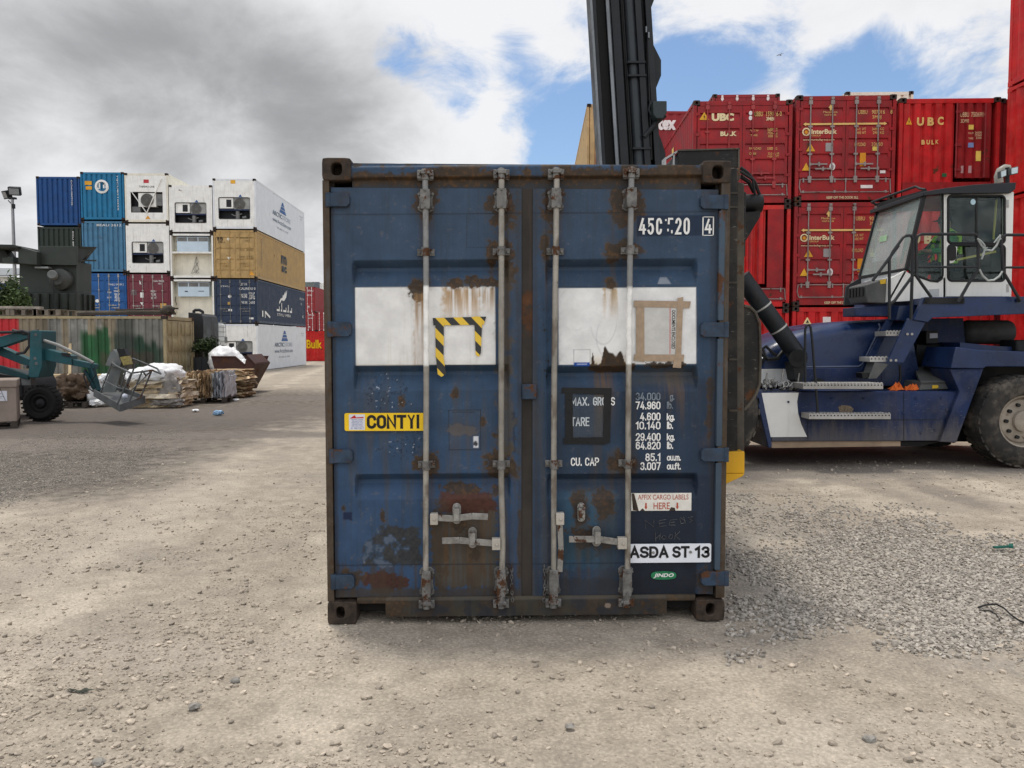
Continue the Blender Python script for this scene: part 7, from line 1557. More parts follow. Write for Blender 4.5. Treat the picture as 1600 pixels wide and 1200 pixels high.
wood = M('weathered grey timber', (.17, .145, .115), rough=.8, streak=.3, var=.35); wpale = M('pale new timber', (.48, .37, .22), rough=.7, var=.2, streak=.15); wdark = M('dark wet timber', (.055, .045, .036), rough=.8, var=.4)
def beam(label, a, b, w_, h, mat, name='timber_plank'): m = MB(); m.bar(a, b, w_, h); loose(name, label, 'timber', m, mat, 'timber lying on the old container', bevel=.006)
zt_ = zo
def ot(px, py, Y, dz): p = W(px, py, Y); return Vector((p.x, Y, zt_ + dz))
beam('long dark plank lying across the right half of the old container roof', ot(112, 0, 26.2, .05) , ot(262, 0, 26.4, .08), .3, .07, wdark)
beam('grey plank resting on the dark plank on the old container roof', ot(108, 0, 26.3, .125), ot(252, 0, 26.5, .155), .22, .06, wood)
beam('pale grey plank on top of the pallets at the left end of the old container', ot(-60, 0, 26.25, .27), ot(50, 0, 26.3, .25), .25, .08, M('bleached timber', (.33, .29, .24), rough=.8, var=.3))
beam('thin black pole slanting over the plank on the old container roof', ot(168, 0, 26.1, .18), ot(268, 0, 26.3, .24), .06, .05, wdark)
def pallet_mb(x, y, z, w_, d, h=.144, rz=0):
    m = MB(); Mx = Matrix.Translation((x, y, z)) @ Matrix.Rotation(rz, 4, 'Z')
    for k in range(3): yy = -d / 2 + k * (d - .1) / 2; m.box(-w_ / 2, yy, 0, w_ / 2, yy + .1, .02, Mx)
    for i in range(3):
        for k in range(3): xx, yy = -w_ / 2 + i * (w_ - .12) / 2, -d / 2 + k * (d - .1) / 2; m.box(xx, yy, .0205, xx + .12, yy + .1, h - .0205, Mx)
    for k in range(6): xx = -w_ / 2 + k * (w_ - .1) / 5; m.box(xx, -d / 2, h - .02, xx + .1, d / 2, h, Mx)
    return m
for k, px_ in enumerate((-6, 36, 72)): p = ot(px_, 0, 26.65, 0); loose('pallet', ('wooden pallet at the very left of the old container roof', 'wooden pallet under the pale plank on the old container roof', 'wooden pallet left of the dark plank on the old container roof')[k], 'pallet', pallet_mb(p.x, p.y, p.z + .0, .82, 1.1, .2), wood, 'pallets on the old container')
def lump(c, r, seed, amp=.35, sub=3, flat=1.0, freq=2.2):
    bm = bmesh.new(); bmesh.ops.create_icosphere(bm, subdivisions=sub, radius=1); v = np.array([x.co[:] for x in bm.verts]); f = [tuple(x.index for x in q.verts) for q in bm.faces]; bm.free()
    n = fbm(v[:, 0] * freq + seed, v[:, 1] * freq + 3, v[:, 2] * freq + 7, o=4, seed=seed); rid = np.abs(fbm(v[:, 0] * freq * 2 + seed, v[:, 1] * freq * 2, v[:, 2] * freq * 2, o=3, seed=seed + 3) - .5) * 2
    k = 1 + amp * (n - .5) * 2 - amp * .5 * (1 - rid) ** 3
    p = v * k[:, None] * np.array(r); p[:, 2] = np.maximum(p[:, 2], -r[2] * flat); return (p + np.array(c)).tolist(), f
p = ot(251, 0, 26.3, .18); m = MB(); m.add(*lump(p, (.22, .25, .18), 4)); loose('dirt_lump', 'clod of dirt on the right corner of the old container roof', 'dirt', m, M('dark soil', (.06, .05, .04), rough=.95, var=.4), smooth=80)
# ---- hopper machine behind it
YH = 31.0; hg = M('dark green machine paint', (.034, .041, .035), rough=.5, var=.25, streak=.3, dust=.2, dcol=(.07, .07, .06)); hgd = M('darker green steel', (.022, .026, .022), rough=.55, var=.3)  # second green is a darker tone for ribs, tray ends and tray floor
pc = W(90, 540, 32); HP = thing('hopper_machine', 'dark green hopper machine with ribbed sides and a round motor drum, behind the old container', 'machine', (pc.x, 32.2, 0))
part_px('body', [(30, 408), (119, 408), (119, 458), (30, 458)], 31.2, 32.4, hg, HP, .02)
part_px('base', [(30, 458), (120, 457.5), (120, 579), (30, 579)], 31.0, 32.3, hg, HP, .02)
for x in (46, 60, 75, 90, 104, 118): part_px('rib', [(x - 1.3, 458.5), (x + 1.3, 458.5), (x + 1.3, 578), (x - 1.3, 578)], 30.9, 31.0, hgd, HP)
for y in (31.4, 31.8, 32.2): m = MB(); q = W(120, 470, 31.0); m.box(q.x, y, .1, q.x + .08, y + .06, W(120, 458.5, 31).z); m.build('rib', hgd, HP)
part_px('tray', [(61.5, 384.5), (120, 385), (120, 414.5), (61.5, 413.5)], 30.9, 31.0, hg, HP, .01)
m = MB(); A = [W(120, 385, 30.9), W(151.5, 386, 32.3), W(131, 411.5, 32.3), W(120, 414.5, 30.9)]; m.loft(A, [q + Vector((-.06, .04, 0)) for q in A]); m.build('tray_end', hgd, HP)
m = MB(); A = [W(120, 385, 31.0), W(150, 386, 32.3), W(80, 386, 32.4), W(62, 385, 31.0)]; m.loft([q + Vector((0, 0, -.5)) for q in A], [q + Vector((0, 0, -.56)) for q in A]); m.build('tray_floor', hgd, HP)
part_px('tray', [(28, 385), (57.5, 393), (57.5, 414), (28, 411.5)], 30.6, 31.1, hg, HP, .02)
part_px('tray_end', [(-40, 381), (21, 382.3), (28, 385), (27, 387), (-40, 384)], 30.4, 32.2, hgd, HP); part_px('tray_end', [(-40, 384), (2, 384), (20, 411), (-40, 409)], 31.7, 32.2, hgd, HP); part_px('tray_end', [(3, 403), (20, 401), (21, 411), (4, 410)], 30.7, 31.4, hg, HP)
m = MB(); a = W(98, 437, 31.2); m.lathe([(0, -.42), (.22, -.42), (.25, -.34), (.40, -.22), (.42, 0)], a, (0, 1, 0), 28); m.build('drum', M('grey green drum', (.06, .063, .058), rough=.5, var=.3), HP)
a = W(84, 431, 30.8); m = MB(); m.lathe([(0, -.3), (.14, -.3), (.17, -.26), (.17, .1), (.14, .12), (.10, .5)], a, (-.3, 1, -.1), 20); mo = m.build('motor', M('grey motor', (.15, .155, .15), rough=.5, var=.25), HP)
m = MB(); m.tube([W(84, 438, 30.5), W(84, 460, 30.55), W(83.5, 489, 30.6)], .018, 6); m.build('cable', mdark, HP)
m = MB(); m.box(a.x - .75, 30.9, W(70, 417, 31).z - .06, a.x - .25, 31.2, W(70, 417, 31).z); m.build('label_plate', M('pale plate', (.3, .32, .32)), HP)
# ---- floodlight mast
pb = G(20, 574.5); yL = pb.y; m = MB()
LP = thing('floodlight_mast', 'grey floodlight pole with two lamp heads standing behind the hopper machine', 'lamp post', (W(19.5, 540, 50).x, 50, 0))
a = W(19.2, 310, 50); polem = M('pole galvanised', (.33, .33, .33), rough=.5, metal=.2, streak=.2)
m.tube([(a.x, 50, 0), (a.x, 50, a.z)], [.13, .085], 12); m.build('pole', polem, LP)
m = MB(); m.box(a.x - .22, 49.9, a.z - .05, a.x + .22, 50.1, a.z + .06); m.cyl((a.x - .25, 50, a.z - .12), (a.x + .05, 50, a.z - .45), .03, 6); m.box(a.x + .03, 49.85, a.z - .62, a.x + .17, 50, a.z - .35); m.build('bracket', blk, LP)
def rotbox(c, sx, sy, sz, rx=0, rz=0): 
    Mx = Matrix.Translation(c) @ Matrix.Rotation(rz, 4, 'Z') @ Matrix.Rotation(rx, 4, 'X'); m = MB(); m.box(-sx / 2, -sy / 2, -sz / 2, sx / 2, sy / 2, sz / 2, Mx); return m, Mx
for (px_, py, rz, sx, sz) in ((23, 298.5, .25, .66, .5), (11, 304, -.55, .5, .5)):
    c = W(px_, py, 49.7 if px_ > 20 else 50.1); m, Mx = rotbox(c, sx, .3, sz, .35, rz); hd_ = m.build('lamp_head', blk, LP, bevel=.03)
    m = MB(); m.box(-sx * .4, -.165, -sz * .36, sx * .4, -.15, sz * .36, Mx); m.build('lens', M('lamp glass', (.22, .23, .23), rough=.15), hd_)
# ---- plants
leafm = pmat('leaf', (.05, .075, .03), rough=.6, attr='Col', var=.3, vscale=9)
def plant(name, label, base, crown, r, n, seed, ls=.09, group=None, dark=1.0):
    rng = np.random.default_rng(seed); t = thing(name, label, 'shrub', base, 0, group)
    cl = rng.normal(0, .45, (14, 3)) ; cl = cl / np.maximum(np.linalg.norm(cl, axis=1, keepdims=True), 1) * .85
    m = MB()
    for c in cl[:9]: q = np.array(crown) + c * np.array(r); b = Vector(base); m.tube([b, b.lerp(Vector(q), .5) + Vector((rng.normal(0, .08), rng.normal(0, .08), .1)), Vector(q)], [.03, .02, .006], 5)
    m.build('stem', M('bark', (.07, .05, .035), rough=.9, var=.3), t)
    w_ = rng.integers(0, 14, n); P = cl[w_] + rng.normal(0, .23, (n, 3)); P = P * np.array(r) + np.array(crown)
    N = rng.normal(0, 1, (n, 3)); N[:, 2] += .5; N /= np.linalg.norm(N, axis=1, keepdims=True); T = np.cross(N, rng.normal(0, 1, (n, 3))); T /= np.linalg.norm(T, axis=1, keepdims=True); B = np.cross(N, T)
    s = rng.uniform(.6, 1.3, (n, 1)) * ls
    V = np.stack([P - T * s, P + B * s * .42 + N * s * .1, P + T * s, P - B * s * .42 + N * s * .1], 1).reshape(-1, 3) - np.array(base)
    col = np.repeat(np.array([.055, .085, .03]) * rng.uniform(.5, 1.5, (14, 1))[w_] * rng.uniform(.7, 1.3, (n, 1)) * dark, 4, 0)
    me = npmesh('foliage', V, np.arange(4 * n).reshape(-1, 4), leafm); setcol(me, col); o = bpy.data.objects.new('foliage', me); link(o, t); return t
p = W(26, 462, 29.4); plant('bush', 'leafy green bush growing between the old container and the hopper', (p.x, 29.4, 0), (p.x - .15, 29.4, p.z - .15), (.5, .5, .75), 1900, 3, .085)
p = W(8, 478, 29.2); plant('bush', 'low dull bush at the left picture edge behind the old container', (p.x, 29.2, 0), (p.x - .2, 29.2, p.z), (.5, .5, .4), 900, 5, .08, dark=.8)
p = W(322, 541, 28.1); plant('bush', 'dark shrub growing above the black crate beside the cage tank', (p.x, 28.2, 0), (p.x, 28.1, p.z), (.42, .4, .28), 1300, 8, .07, dark=.55)
# far left bits
z1 = W(5, 440, 50).z
p = W(-22, 500, 55)
r = box_body('blue corrugated container end at the far left edge, above another', (p.x - .4, 55, W(5, 462, 55).z + .1 - 2.7 + .9), 0, 6.06, CW, 2.6, mdblue, 'containers at the far left edge'); blank_end(r, CW, 2.6, mdblue)
r = box_body('blue corrugated container end at the far left edge, on the ground', (p.x - .4, 55, 0), 0, 6.06, CW, W(5, 462, 55).z + .1 - 1.82, mdblue, 'containers at the far left edge'); blank_end(r, CW, 2.3, mdblue)
sh = thing('shed', 'pale shed with a grey roof at the far left edge behind the bush', 'shed', (W(-60, 500, 75).x, 75, 0)); a, b = W(-140, 432, 74), W(21, 432, 74)
m = MB(); m.box(a.x, 74, 0, b.x, 84, a.z); m.build('wall', M('cream cladding', (.55, .54, .48), streak=.3), sh); c = W(21, 413, 74)
m = MB(); m.loft([(a.x - .3, 73.6, a.z), (b.x + .3, 73.6, a.z), (b.x + .3, 79, a.z + 1.1), (a.x - .3, 79, a.z + 1.1)], [(a.x - .3, 73.6, a.z + .12), (b.x + .3, 73.6, a.z + .12), (b.x + .3, 79, a.z + 1.22), (a.x - .3, 79, a.z + 1.22)]); m.build('roof', M('grey sheet roof', (.2, .21, .21), streak=.3), sh)
# ---- black tank, crate, cage tank, skip
part_px_t = lambda name, label, cat, pts, Y0_, Y1_, mat, **k: loose(name, label, cat, PX(MB(), pts, Y0_, Y1_), mat, **k)
tkb = M('black tank steel', (.018, .019, .02), rough=.45, var=.35, streak=.25)
bt = thing('tank', 'tall black steel tank with a curved pipe on top, right of the khaki doors', 'tank', (W(305, 560, 29.5).x, 29.8, 0))
zb29 = W(300, 533, 29.0)
q = [(294, 488), (311, 489.5), (316, 494), (317.5, 503), (318, 607.5), (294, 607.5)]; part_px('shell', q, 29.0, 30.6, tkb, bt, .02)
m = MB(); tube_px(m, [(303, 490, 29.2), (303, 486, 29.2), (305, 484.5, 29.2), (312, 484.5, 29.2), (316.5, 487, 29.2), (317, 490, 29.2)], 29.2, .055, 9); m.build('pipe', tkb, bt)
cr = MB(); p0, p1 = W(304, 559, 27.3), W(344.5, 559, 27.3); cr.box(p0.x, 27.3, 0, p1.x, 27.36, p0.z); cr.box(p0.x, 28.2, 0, p1.x, 28.26, p0.z); cr.box(p0.x, 27.36, 0, p0.x + .06, 28.2, p0.z); cr.box(p1.x - .06, 27.36, 0, p1.x, 28.2, p0.z); cr.box(p0.x, 27.3, 0, p1.x, 28.2, .05)
for k in range(5): x = p0.x + (p1.x - p0.x) * k / 4; cr.box(x - .02, 27.26, 0, x + .02, 27.3, p0.z + .02)
loose('crate', 'black open steel crate below the dark shrub, left of the rust red skip', 'crate', cr, tkb)
for k, (z0, lab) in enumerate(((W(328, 545, 36).z, 'white cage tank stacked on another beside the black tank'),)):
    a, b = W(315, 545, 36), W(341, 503, 36); ib = thing('cage_tank', lab, 'tank', ((a.x + b.x) / 2, 36.5, z0)); h = b.z - a.z
    m = MB(); m.box(a.x + .03, 36.05, z0 + .13, b.x - .03, 36.95, z0 + h - .06); m.build('bottle', M('milky plastic', (.58, .62, .62), rough=.4), ib, bevel=.05)
    m = MB()
    for i in range(6): x = a.x + (b.x - a.x) * i / 5; m.cyl((x, 36, z0 + .1), (x, 36, z0 + h), .012, 5); m.cyl((x, 37, z0 + .1), (x, 37, z0 + h), .012, 5)
    for i in range(6): z = z0 + .12 + (h - .13) * i / 5; m.tube([(a.x, 36, z), (b.x, 36, z), (b.x, 37, z), (a.x, 37, z)], .012, 5, closed=True)
    m.build('cage', M('dull cage steel', (.16, .18, .19), metal=.4, rough=.4), ib)
    m = pallet_mb((a.x + b.x) / 2, 36.5, z0, b.x - a.x, 1.0, .12); m.build('pallet_base', wdark, ib)
    m = MB(); m.box(a.x, 36, 0, b.x, 37, z0 - .01); loose('plinth', 'grey block under the white cage tank, mostly hidden by the shrub', 'block', m, M('old concrete', (.25, .24, .22), rough=.9), bevel=.02)
skr = M('rust red skip steel', (.058, .027, .021), rough=.65, var=.4, rust=.35, rscale=3, streak=.3)
SK = thing('skip', 'rust red boat shaped skip filled with white sacks, right of the black crate', 'skip', (W(372, 600, 28).x, 28.0, 0))
yk0, yk1 = 26.6, 28.4
near = [(330, 557.5), (368, 557.5), (382, 570.5), (386, 556), (399, 570), (376, 612), (344, 612)]
def sk_wall(Y): m = MB(); q = [W(a, b, yk0) for a, b in near]; m.prism([(p.x, max(p.z, .02)) for p in q], Y, Y + .05); return m
sk_wall(yk0).build('side_panel', skr, SK); 
q = [W(a, b, yk0) for a, b in ((330, 557.5), (396, 557.5), (376, 612), (344, 612))]; m = MB(); m.prism([(p.x, max(p.z, .02)) for p in q], yk1, yk1 + .05); m.build('side_panel', skr, SK)
def sk_pl(p, q_, th, n): a, b = W(p[0], p[1], yk0), W(q_[0], q_[1], yk0); a.z = max(a.z, .02); b.z = max(b.z, .02); m = MB(); A = [(a.x, yk0 + .05, a.z), (b.x, yk0 + .05, b.z), (b.x, yk1, b.z), (a.x, yk1, a.z)]; m.loft(A, [Vector(v) + Vector((-.03, 0, .04)) for v in A]); m.build(n, skr, SK)
sk_pl((399, 569), (376, 611), .04, 'end_panel'); sk_pl((399, 569), (386, 556), .04, 'end_panel'); sk_pl((376, 611), (344, 611), .04, 'floor_panel'); sk_pl((331, 558), (344, 611), .04, 'end_panel')
m = MB(); tube_px(m, [(330, 557.5), (368, 557.5), (382, 570)], yk0 - .01, .03, 6); tube_px(m, [(386, 556), (399, 569.5)], yk0 - .01, .03, 6); m.build('rim', skr, SK)
sackm = pmat('white plastic sheet', (.72, .72, .71), rough=.4, var=.08, bump=.01, bscale=9)
m = MB(); c = W(353, 557, 27.5); m.add(*lump((c.x, 27.5, c.z - .20), (.60, .75, .60), 11, .24, 4, 1, 2.0)); c = W(368, 563, 27.5); m.add(*lump((c.x, 27.5, c.z - .34), (.55, .7, .46), 12, .22, 4, 1, 2.1)); c = W(380, 567, 27.4); m.add(*lump((c.x, 27.4, c.z - .18), (.28, .5, .30), 13, .25, 4, 1, 2.2))
loose('sack_heap', 'heap of white plastic sacks filling the rust red skip', 'sacks', m, sackm, smooth=80)
# ---- bales, sacks, timber in front of the old container
def slabs(cx, cy, z0, lx, ly, lz, n, axis, seed, cols, jit=.05):
    """a bale: n crumpled sheets pressed together along an axis, with ragged edges"""
    rng = np.random.default_rng(seed); V = []; Fq = []; Cc = []
    for i in range(n):
        t0, t1 = i / n, (i + 1) / n; k = 7
        g = np.linspace(-.5, .5, k); A, B = np.meshgrid(g, g); s = 1 + rng.uniform(-jit, jit, 2) * 2; off = rng.uniform(-jit, jit, 2) * .6
        bulge = 1 + .06 * math.sin(PI * (t0 + .5 / n))
        wob = (fbm(A * 5 + i * 3.1, B * 5 + i * 1.7, o=2, seed=seed + i) - .5) * .09
        for tt, sg in ((t0, 0), (t1, 1)):
            T = tt + wob * .5 + rng.uniform(-.2, .2) / n; ed = (np.maximum(np.abs(A), np.abs(B)) > .49) * rng.uniform(-jit, jit, A.shape) * 1.3
            a = A * s[0] * bulge + off[0] + ed * np.sign(A); b = B * s[1] * bulge + off[1] + ed * np.sign(B)
            if axis == 'x': P = np.stack([(T - .5) * lx, a * ly, (b + .5) * lz], 2)
            else: P = np.stack([a * lx, b * ly, T * lz], 2)
            P = P + np.array([cx, cy, z0]); P[..., 2] = np.maximum(P[..., 2], z0); V.append(P.reshape(-1, 3))
        o = i * 2 * k * k; ii = np.arange((k - 1) * (k - 1)); r = ii // (k - 1); c = ii % (k - 1); q = r * k + c
        for s2 in (0, k * k): Fq.append(np.stack([q, q + 1, q + k + 1, q + k], 1) + o + s2)
        lp = np.concatenate([np.arange(k), np.arange(1, k) * k + k - 1, (k - 1) * k + np.arange(k - 2, -1, -1), np.arange(k - 2, 0, -1) * k]); l2 = np.roll(lp, -1)
        Fq.append(np.stack([lp, l2, l2 + k * k, lp + k * k], 1) + o)
        f = cols(t0, rng); Cc.append(np.repeat(np.array([f]) , 2 * k * k, 0) * rng.uniform(.8, 1.15))
    return np.vstack(V), np.vstack(Fq), np.vstack(Cc)
cardm = pmat('cardboard sheets', (.3, .2, .1), rough=.8, attr='Col', var=.3, vscale=6)
def bale(name, label, geo, strap=None, cat='bale'):
    V, Fq, Cc = geo; c = (V.min(0) + V.max(0)) / 2; loc = np.array([c[0], c[1], V[:, 2].min()])
    me = npmesh(name, V - loc, Fq, cardm); setcol(me, Cc); o = bpy.data.objects.new(name, me); C.objects.link(o); o.location = loc; MW[o.name] = Matrix.Translation(Vector(loc)); tag(o, label, cat, 'bales waiting by the old container'); return o
def bxy(px, py): return G(px, py)
tanc = lambda t, r: [(.40, .285, .16), (.31, .21, .115), (.48, .36, .225), (.24, .165, .095)][r.integers(0, 4)]
p = bxy(316, 630); yb0 = p.y + .1; a, b = W(282, 624, yb0), W(351, 585, yb0); pw = b.x - a.x
pal = pallet_mb((a.x + b.x) / 2, yb0 + .5, .0, pw * 1.05, 1.05); loose('pallet', 'pallet under the cardboard bale with upright sheets and a bluish end', 'pallet', pal, wdark)
def endc(t, r):
    if t > .70: return [(.38, .38, .39), (.26, .28, .31), (.44, .43, .41), (.18, .19, .21)][r.integers(0, 4)]
    return tanc(t, r)
B1 = bale('cardboard_bale', 'cardboard bale on a pallet, sheets standing upright, bluish grey at its right end', slabs((a.x + b.x) / 2, yb0 + .5, .146, pw, .95, b.z - .14, 44, 'x', 21, endc, .06))
m = MB()
for u in (.12, .3, .5, .68, .86): x = a.x + pw * u; zt2 = b.z + .03; m.tube([(x, yb0 - .03, .16), (x, yb0 - .04, zt2 * .6), (x, yb0 + .02, zt2), (x, yb0 + .9, zt2)], .006, 5)
m.build('strap', mdark, B1)
p = bxy(352, 622); yb1 = p.y; a, b = W(322, 622, yb1), W(380, 578, yb1); B2 = bale('cardboard_bale', 'brown cardboard bale of flat layers on the ground, left of the skip nose', slabs((a.x + b.x) / 2, yb1 + .55, 0.0, b.x - a.x, 1.1, b.z, 16, 'z', 22, lambda t, r: tuple(np.array(tanc(t, r)) * (.65 if t < .6 else 1.2)), .05))
p = bxy(240, 637); yb2 = p.y; a, b = W(206, 637, yb2), W(276, 590, yb2)
def crm(t, r): return [(.52, .42, .27), (.44, .34, .21), (.56, .48, .36), (.36, .28, .18)][r.integers(0, 4)]
B3 = bale('paper_bale', 'cream paper bale of flat layers with white sheeting on top, behind the basket', slabs((a.x + b.x) / 2, yb2 + .6, 0.0, b.x - a.x, 1.2, b.z, 9, 'z', 23, crm, .05))
m = MB(); c = W(250, 583, yb2 + .5); m.add(*lump((c.x, yb2 + .55, b.z + .08), (.62, .7, .30), 31, .22, 4, 1, 1.8)); c = W(225, 588, yb2 + .4); m.add(*lump((c.x, yb2 + .5, b.z + .03), (.55, .6, .24), 32, .25, 4, 1, 1.8)); loose('plastic_sheet', 'white plastic sheeting heaped on top of the cream paper bale', 'plastic sheet', m, sackm, smooth=80)
m = MB(); c = W(263, 608, yb2 - .05); m.add(*lump((c.x, yb2 + .02, .48), (.30, .12, .46), 33, .4, 4)); m.add(*lump((c.x - .05, yb2 - .02, .14), (.45, .14, .14), 34, .5, 4)); loose('plastic_wrap', 'torn grey plastic wrap hanging on the right of the cream paper bale', 'plastic wrap', m, pmat('grey plastic wrap', (.22, .20, .18), rough=.35, var=.4, vscale=7, bump=.012, bscale=14), smooth=80)
p = bxy(112, 637); yb3 = p.y; a, b = W(85, 632, yb3), W(134, 595, yb3); cx = (a.x + b.x) / 2
loose('pallet', 'pallet under the brown wrapped bale behind the black wheel', 'pallet', pallet_mb(cx, yb3 + .5, 0, b.x - a.x, 1.0), wdark)
m = MB(); v, f = lump((cx, yb3 + .5, .5), (.56, .52, .40), 41, .30, 4, .98, 2.6); m.add(v, f)
for k in range(14):
    rng = random.Random(100 + k); m.add(*lump((cx + rng.uniform(-.4, .4), yb3 + rng.uniform(0, .15), rng.uniform(.3, .8)), (.16, .05, .13), 50 + k, .5, 2))
loose('wrapped_bale', 'dark brown crumpled wrapped bale on a pallet behind the black wheel', 'bale', m, pmat('brown crumpled sheet', (.105, .07, .045), rough=.6, var=.5, vscale=6, bump=.015, bscale=11), smooth=60)
p = bxy(145, 636); m = MB(); c = W(140, 612, p.y); m.add(*lump((c.x, p.y + .2, .32), (.16, .25, .34), 61, .3, 4)); m.add(*lump((c.x + .1, p.y + .1, .10), (.22, .2, .11), 62, .4, 4)); m.add(*lump((c.x + .25, p.y + .35, .72), (.17, .2, .15), 63, .3, 4)); m.add(*lump((c.x + .2, p.y + .4, .4), (.3, .22, .4), 64, .3, 4)); loose('sack', 'crumpled white sack between the brown wrapped bale and the basket', 'sack', m, sackm, smooth=80)
for k, (x0, x1, py, dy) in enumerate(((50, 158, 597, 0), (54, 152, 591, .15), (64, 160, 585.5, .3))):
    Y_ = 22.6 + dy; a, b = W(x0, py + 2.6, Y_), W(x1, py + 2.6, Y_); m = MB()
    for j in range(4): m.box(a.x + .05 * (j % 2), Y_ + j * .14, a.z - .05, b.x - .08 * ((j + k) % 2), Y_ + j * .14 + .12, a.z + .045)
    for x in (a.x + .3, b.x - .3): m.box(x, Y_, a.z - .05 - (a.z - .05 if k == 0 else .052), x + .08, Y_ + .55, a.z - .0505)
    loose('timber_stack', ('layer of pale planks, lowest of the stack behind the brown bale', 'layer of pale planks, middle of the stack behind the brown bale', 'layer of pale planks, top of the stack behind the brown bale')[k], 'timber', m, wpale, 'pale planks by the old container')
a, b = W(108.5, 612, 25.0), W(108.5, 537, 25.85); a.z = 0; m = MB(); m.bar(a, (b.x, 25.9, b.z), .09, .03, up=(0, 1, 0)); loose('plank', 'pale plank leaning upright against the striped container side', 'timber', m, wpale)
# ---- cardboard box on a pallet at the left edge
bxm = M('grey brown cardboard', (.25, .20, .165), rough=.75, var=.18, streak=.15); zb0 = .12; bw_, bd_ = 1.1, 1.0
cr0 = G(27.5, 668); bh_ = W(27.5, 593, cr0.y).z; brz = math.radians(27)
bc = Vector((cr0.x, cr0.y, 0)) + Matrix.Rotation(brz, 3, 'Z') @ Vector((-bw_ / 2, bd_ / 2, 0))
loose('pallet', 'low pallet under the big cardboard box at the left edge', 'pallet', pallet_mb(bc.x, bc.y, 0, bw_, bd_, zb0, brz), wdark)
BX = thing('cardboard_box', 'large grey brown cardboard box with a paper label at the left edge', 'cardboard box', (bc.x, bc.y, zb0), brz)
m = MB(); m.box(-bw_ / 2, -bd_ / 2, 0, bw_ / 2, bd_ / 2, bh_ - zb0 - .05); m.build('carton', bxm, BX, world=False, bevel=.015)
m = MB(); m.box(-bw_ / 2 - .02, -bd_ / 2 - .02, bh_ - zb0 - .16, bw_ / 2 + .02, bd_ / 2 + .02, bh_ - zb0); m.build('lid', bxm, BX, world=False, bevel=.02)
x0_, x1_, z0_, z1_ = bw_ / 2 - .34, bw_ / 2 - .16, bh_ - zb0 - .42, bh_ - zb0 - .22; yf_ = -bd_ / 2
m = MB(); m.prism([(x0_, z0_), (x1_, z0_), (x1_, z1_), (x0_, z1_)], yf_ - .006, yf_ - .001); lb_ = m.build('label', M('paper label', (.6, .6, .64), var=.06), BX, world=False)
m = MB(); [m.box(x0_ + .01, yf_ - .008, z0_ + .03 + .028 * k, x0_ + .06 + .03 * (k % 3), yf_ - .0065, z0_ + .036 + .028 * k) for k in range(5)]; m.tube([(x0_ + .05, yf_ - .01, z1_ + .1), (x1_ - .03, yf_ - .01, z0_)], .004, 5); m.build('print', mdark, lb_, world=False)
# ---- boom lift
teal = M('teal machine paint', (.010, .062, .072), rough=.45, var=.35, streak=.2, dust=.3, dcol=(.08, .10, .10), scratch=.2); teald = M('dark teal steel', (.007, .035, .04), rough=.5, var=.3); gbk = M('grey basket steel', (.10, .105, .105), rough=.5, var=.35, rust=.15, dust=.3, dcol=(.14, .12, .1))
YB0 = 17.4; pc = G(45, 652); BL = thing('boom_lift', 'teal articulated boom lift with black wheel and grey basket resting near the ground', 'boom lift', (pc.x, 17.9, 0))
part_px('boom', [(-60, 540), (0, 526), (30, 518), (44, 516.5), (48, 522), (47, 528), (38, 530), (5, 541.5), (-60, 556)], YB0, YB0 + .22, teal, BL, .01)
part_px('boom', [(-60, 527), (0, 541), (46, 562), (47, 573), (30, 568), (0, 556), (-60, 541)], YB0 + .3, YB0 + .5, teal, BL, .01)
part_px('boom', [(-60, 560), (0, 572), (45, 587), (44, 593), (0, 583), (-60, 576)], YB0 + .05, YB0 + .2, teald, BL, .01)
part_px('link_plate', [(47, 518), (52, 516), (65, 517), (65.5, 572), (60, 590), (46, 590), (44, 586), (46, 562)], YB0 - .08, YB0 + .5, teal, BL, .01)
m = MB(); [m.cyl(W(x, y, YB0 - .09), W(x, y, YB0 - .06), .035, 10) for x, y in ((56, 523), (55, 560), (57, 568), (39, 573))]; PX(m, [(36, 571), (41, 571), (41, 576), (36, 576)], YB0 - .1, YB0); m.build('pivot_pin', gbk, BL)
m = MB(); tube_px(m, [(-20, 520, YB0 - .05), (20, 519), (36, 517), (45, 521), (46, 540), (38, 551), (26, 553)], YB0 - .05, .03, 7); tube_px(m, [(20, 516), (38, 521), (60, 517)], YB0 - .02, .035, 7); m.build('hose', mdark, BL)
part_px('jib', [(65, 543), (112, 556), (112.5, 571), (65, 562)], YB0 + .05, YB0 + .3, teal, BL, .01)
part_px('jib', [(112, 561), (148, 569), (148, 577), (112, 571)], YB0 + .08, YB0 + .26, teal, BL, .01)
m = MB(); tube_px(m, [(65, 531, YB0), (90, 539), (120, 553), (146, 567)], YB0, .035, 8); m.build('jib_rod', M('grey rod', (.2, .2, .19), metal=.3), BL); part_px('jib_cap', [(95, 551), (108, 552), (110, 558), (97, 556)], YB0 + .02, YB0 + .06, blk, BL)
m = MB(); m.bar(W(142, 572, YB0 + .15), W(153, 612, YB0), .10, .14); m.bar(W(132, 578, YB0 + .1), W(149, 608, YB0), .06, .06); m.build('basket_arm', teald, BL, bevel=.01)
m = MB(); tube_px(m, [(133, 578), (131, 588), (136, 605), (146, 612)], YB0 - .05, .015, 6); tube_px(m, [(146, 575), (150, 585), (140, 600), (146, 610)], YB0 - .1, .012, 6); m.build('hose', mdark, BL)
part_px('lift_chassis', [(-60, 575), (30, 588), (36, 600), (36, 622), (-60, 640)], 17.9, 19.3, mdark, BL, .03)
part_px('lift_chassis', [(32, 585), (48, 590), (48, 602), (34, 602)], YB0 + .1, 17.7, gbk, BL)
cwh = W(61, 623, 17.45); cwh.z = .385
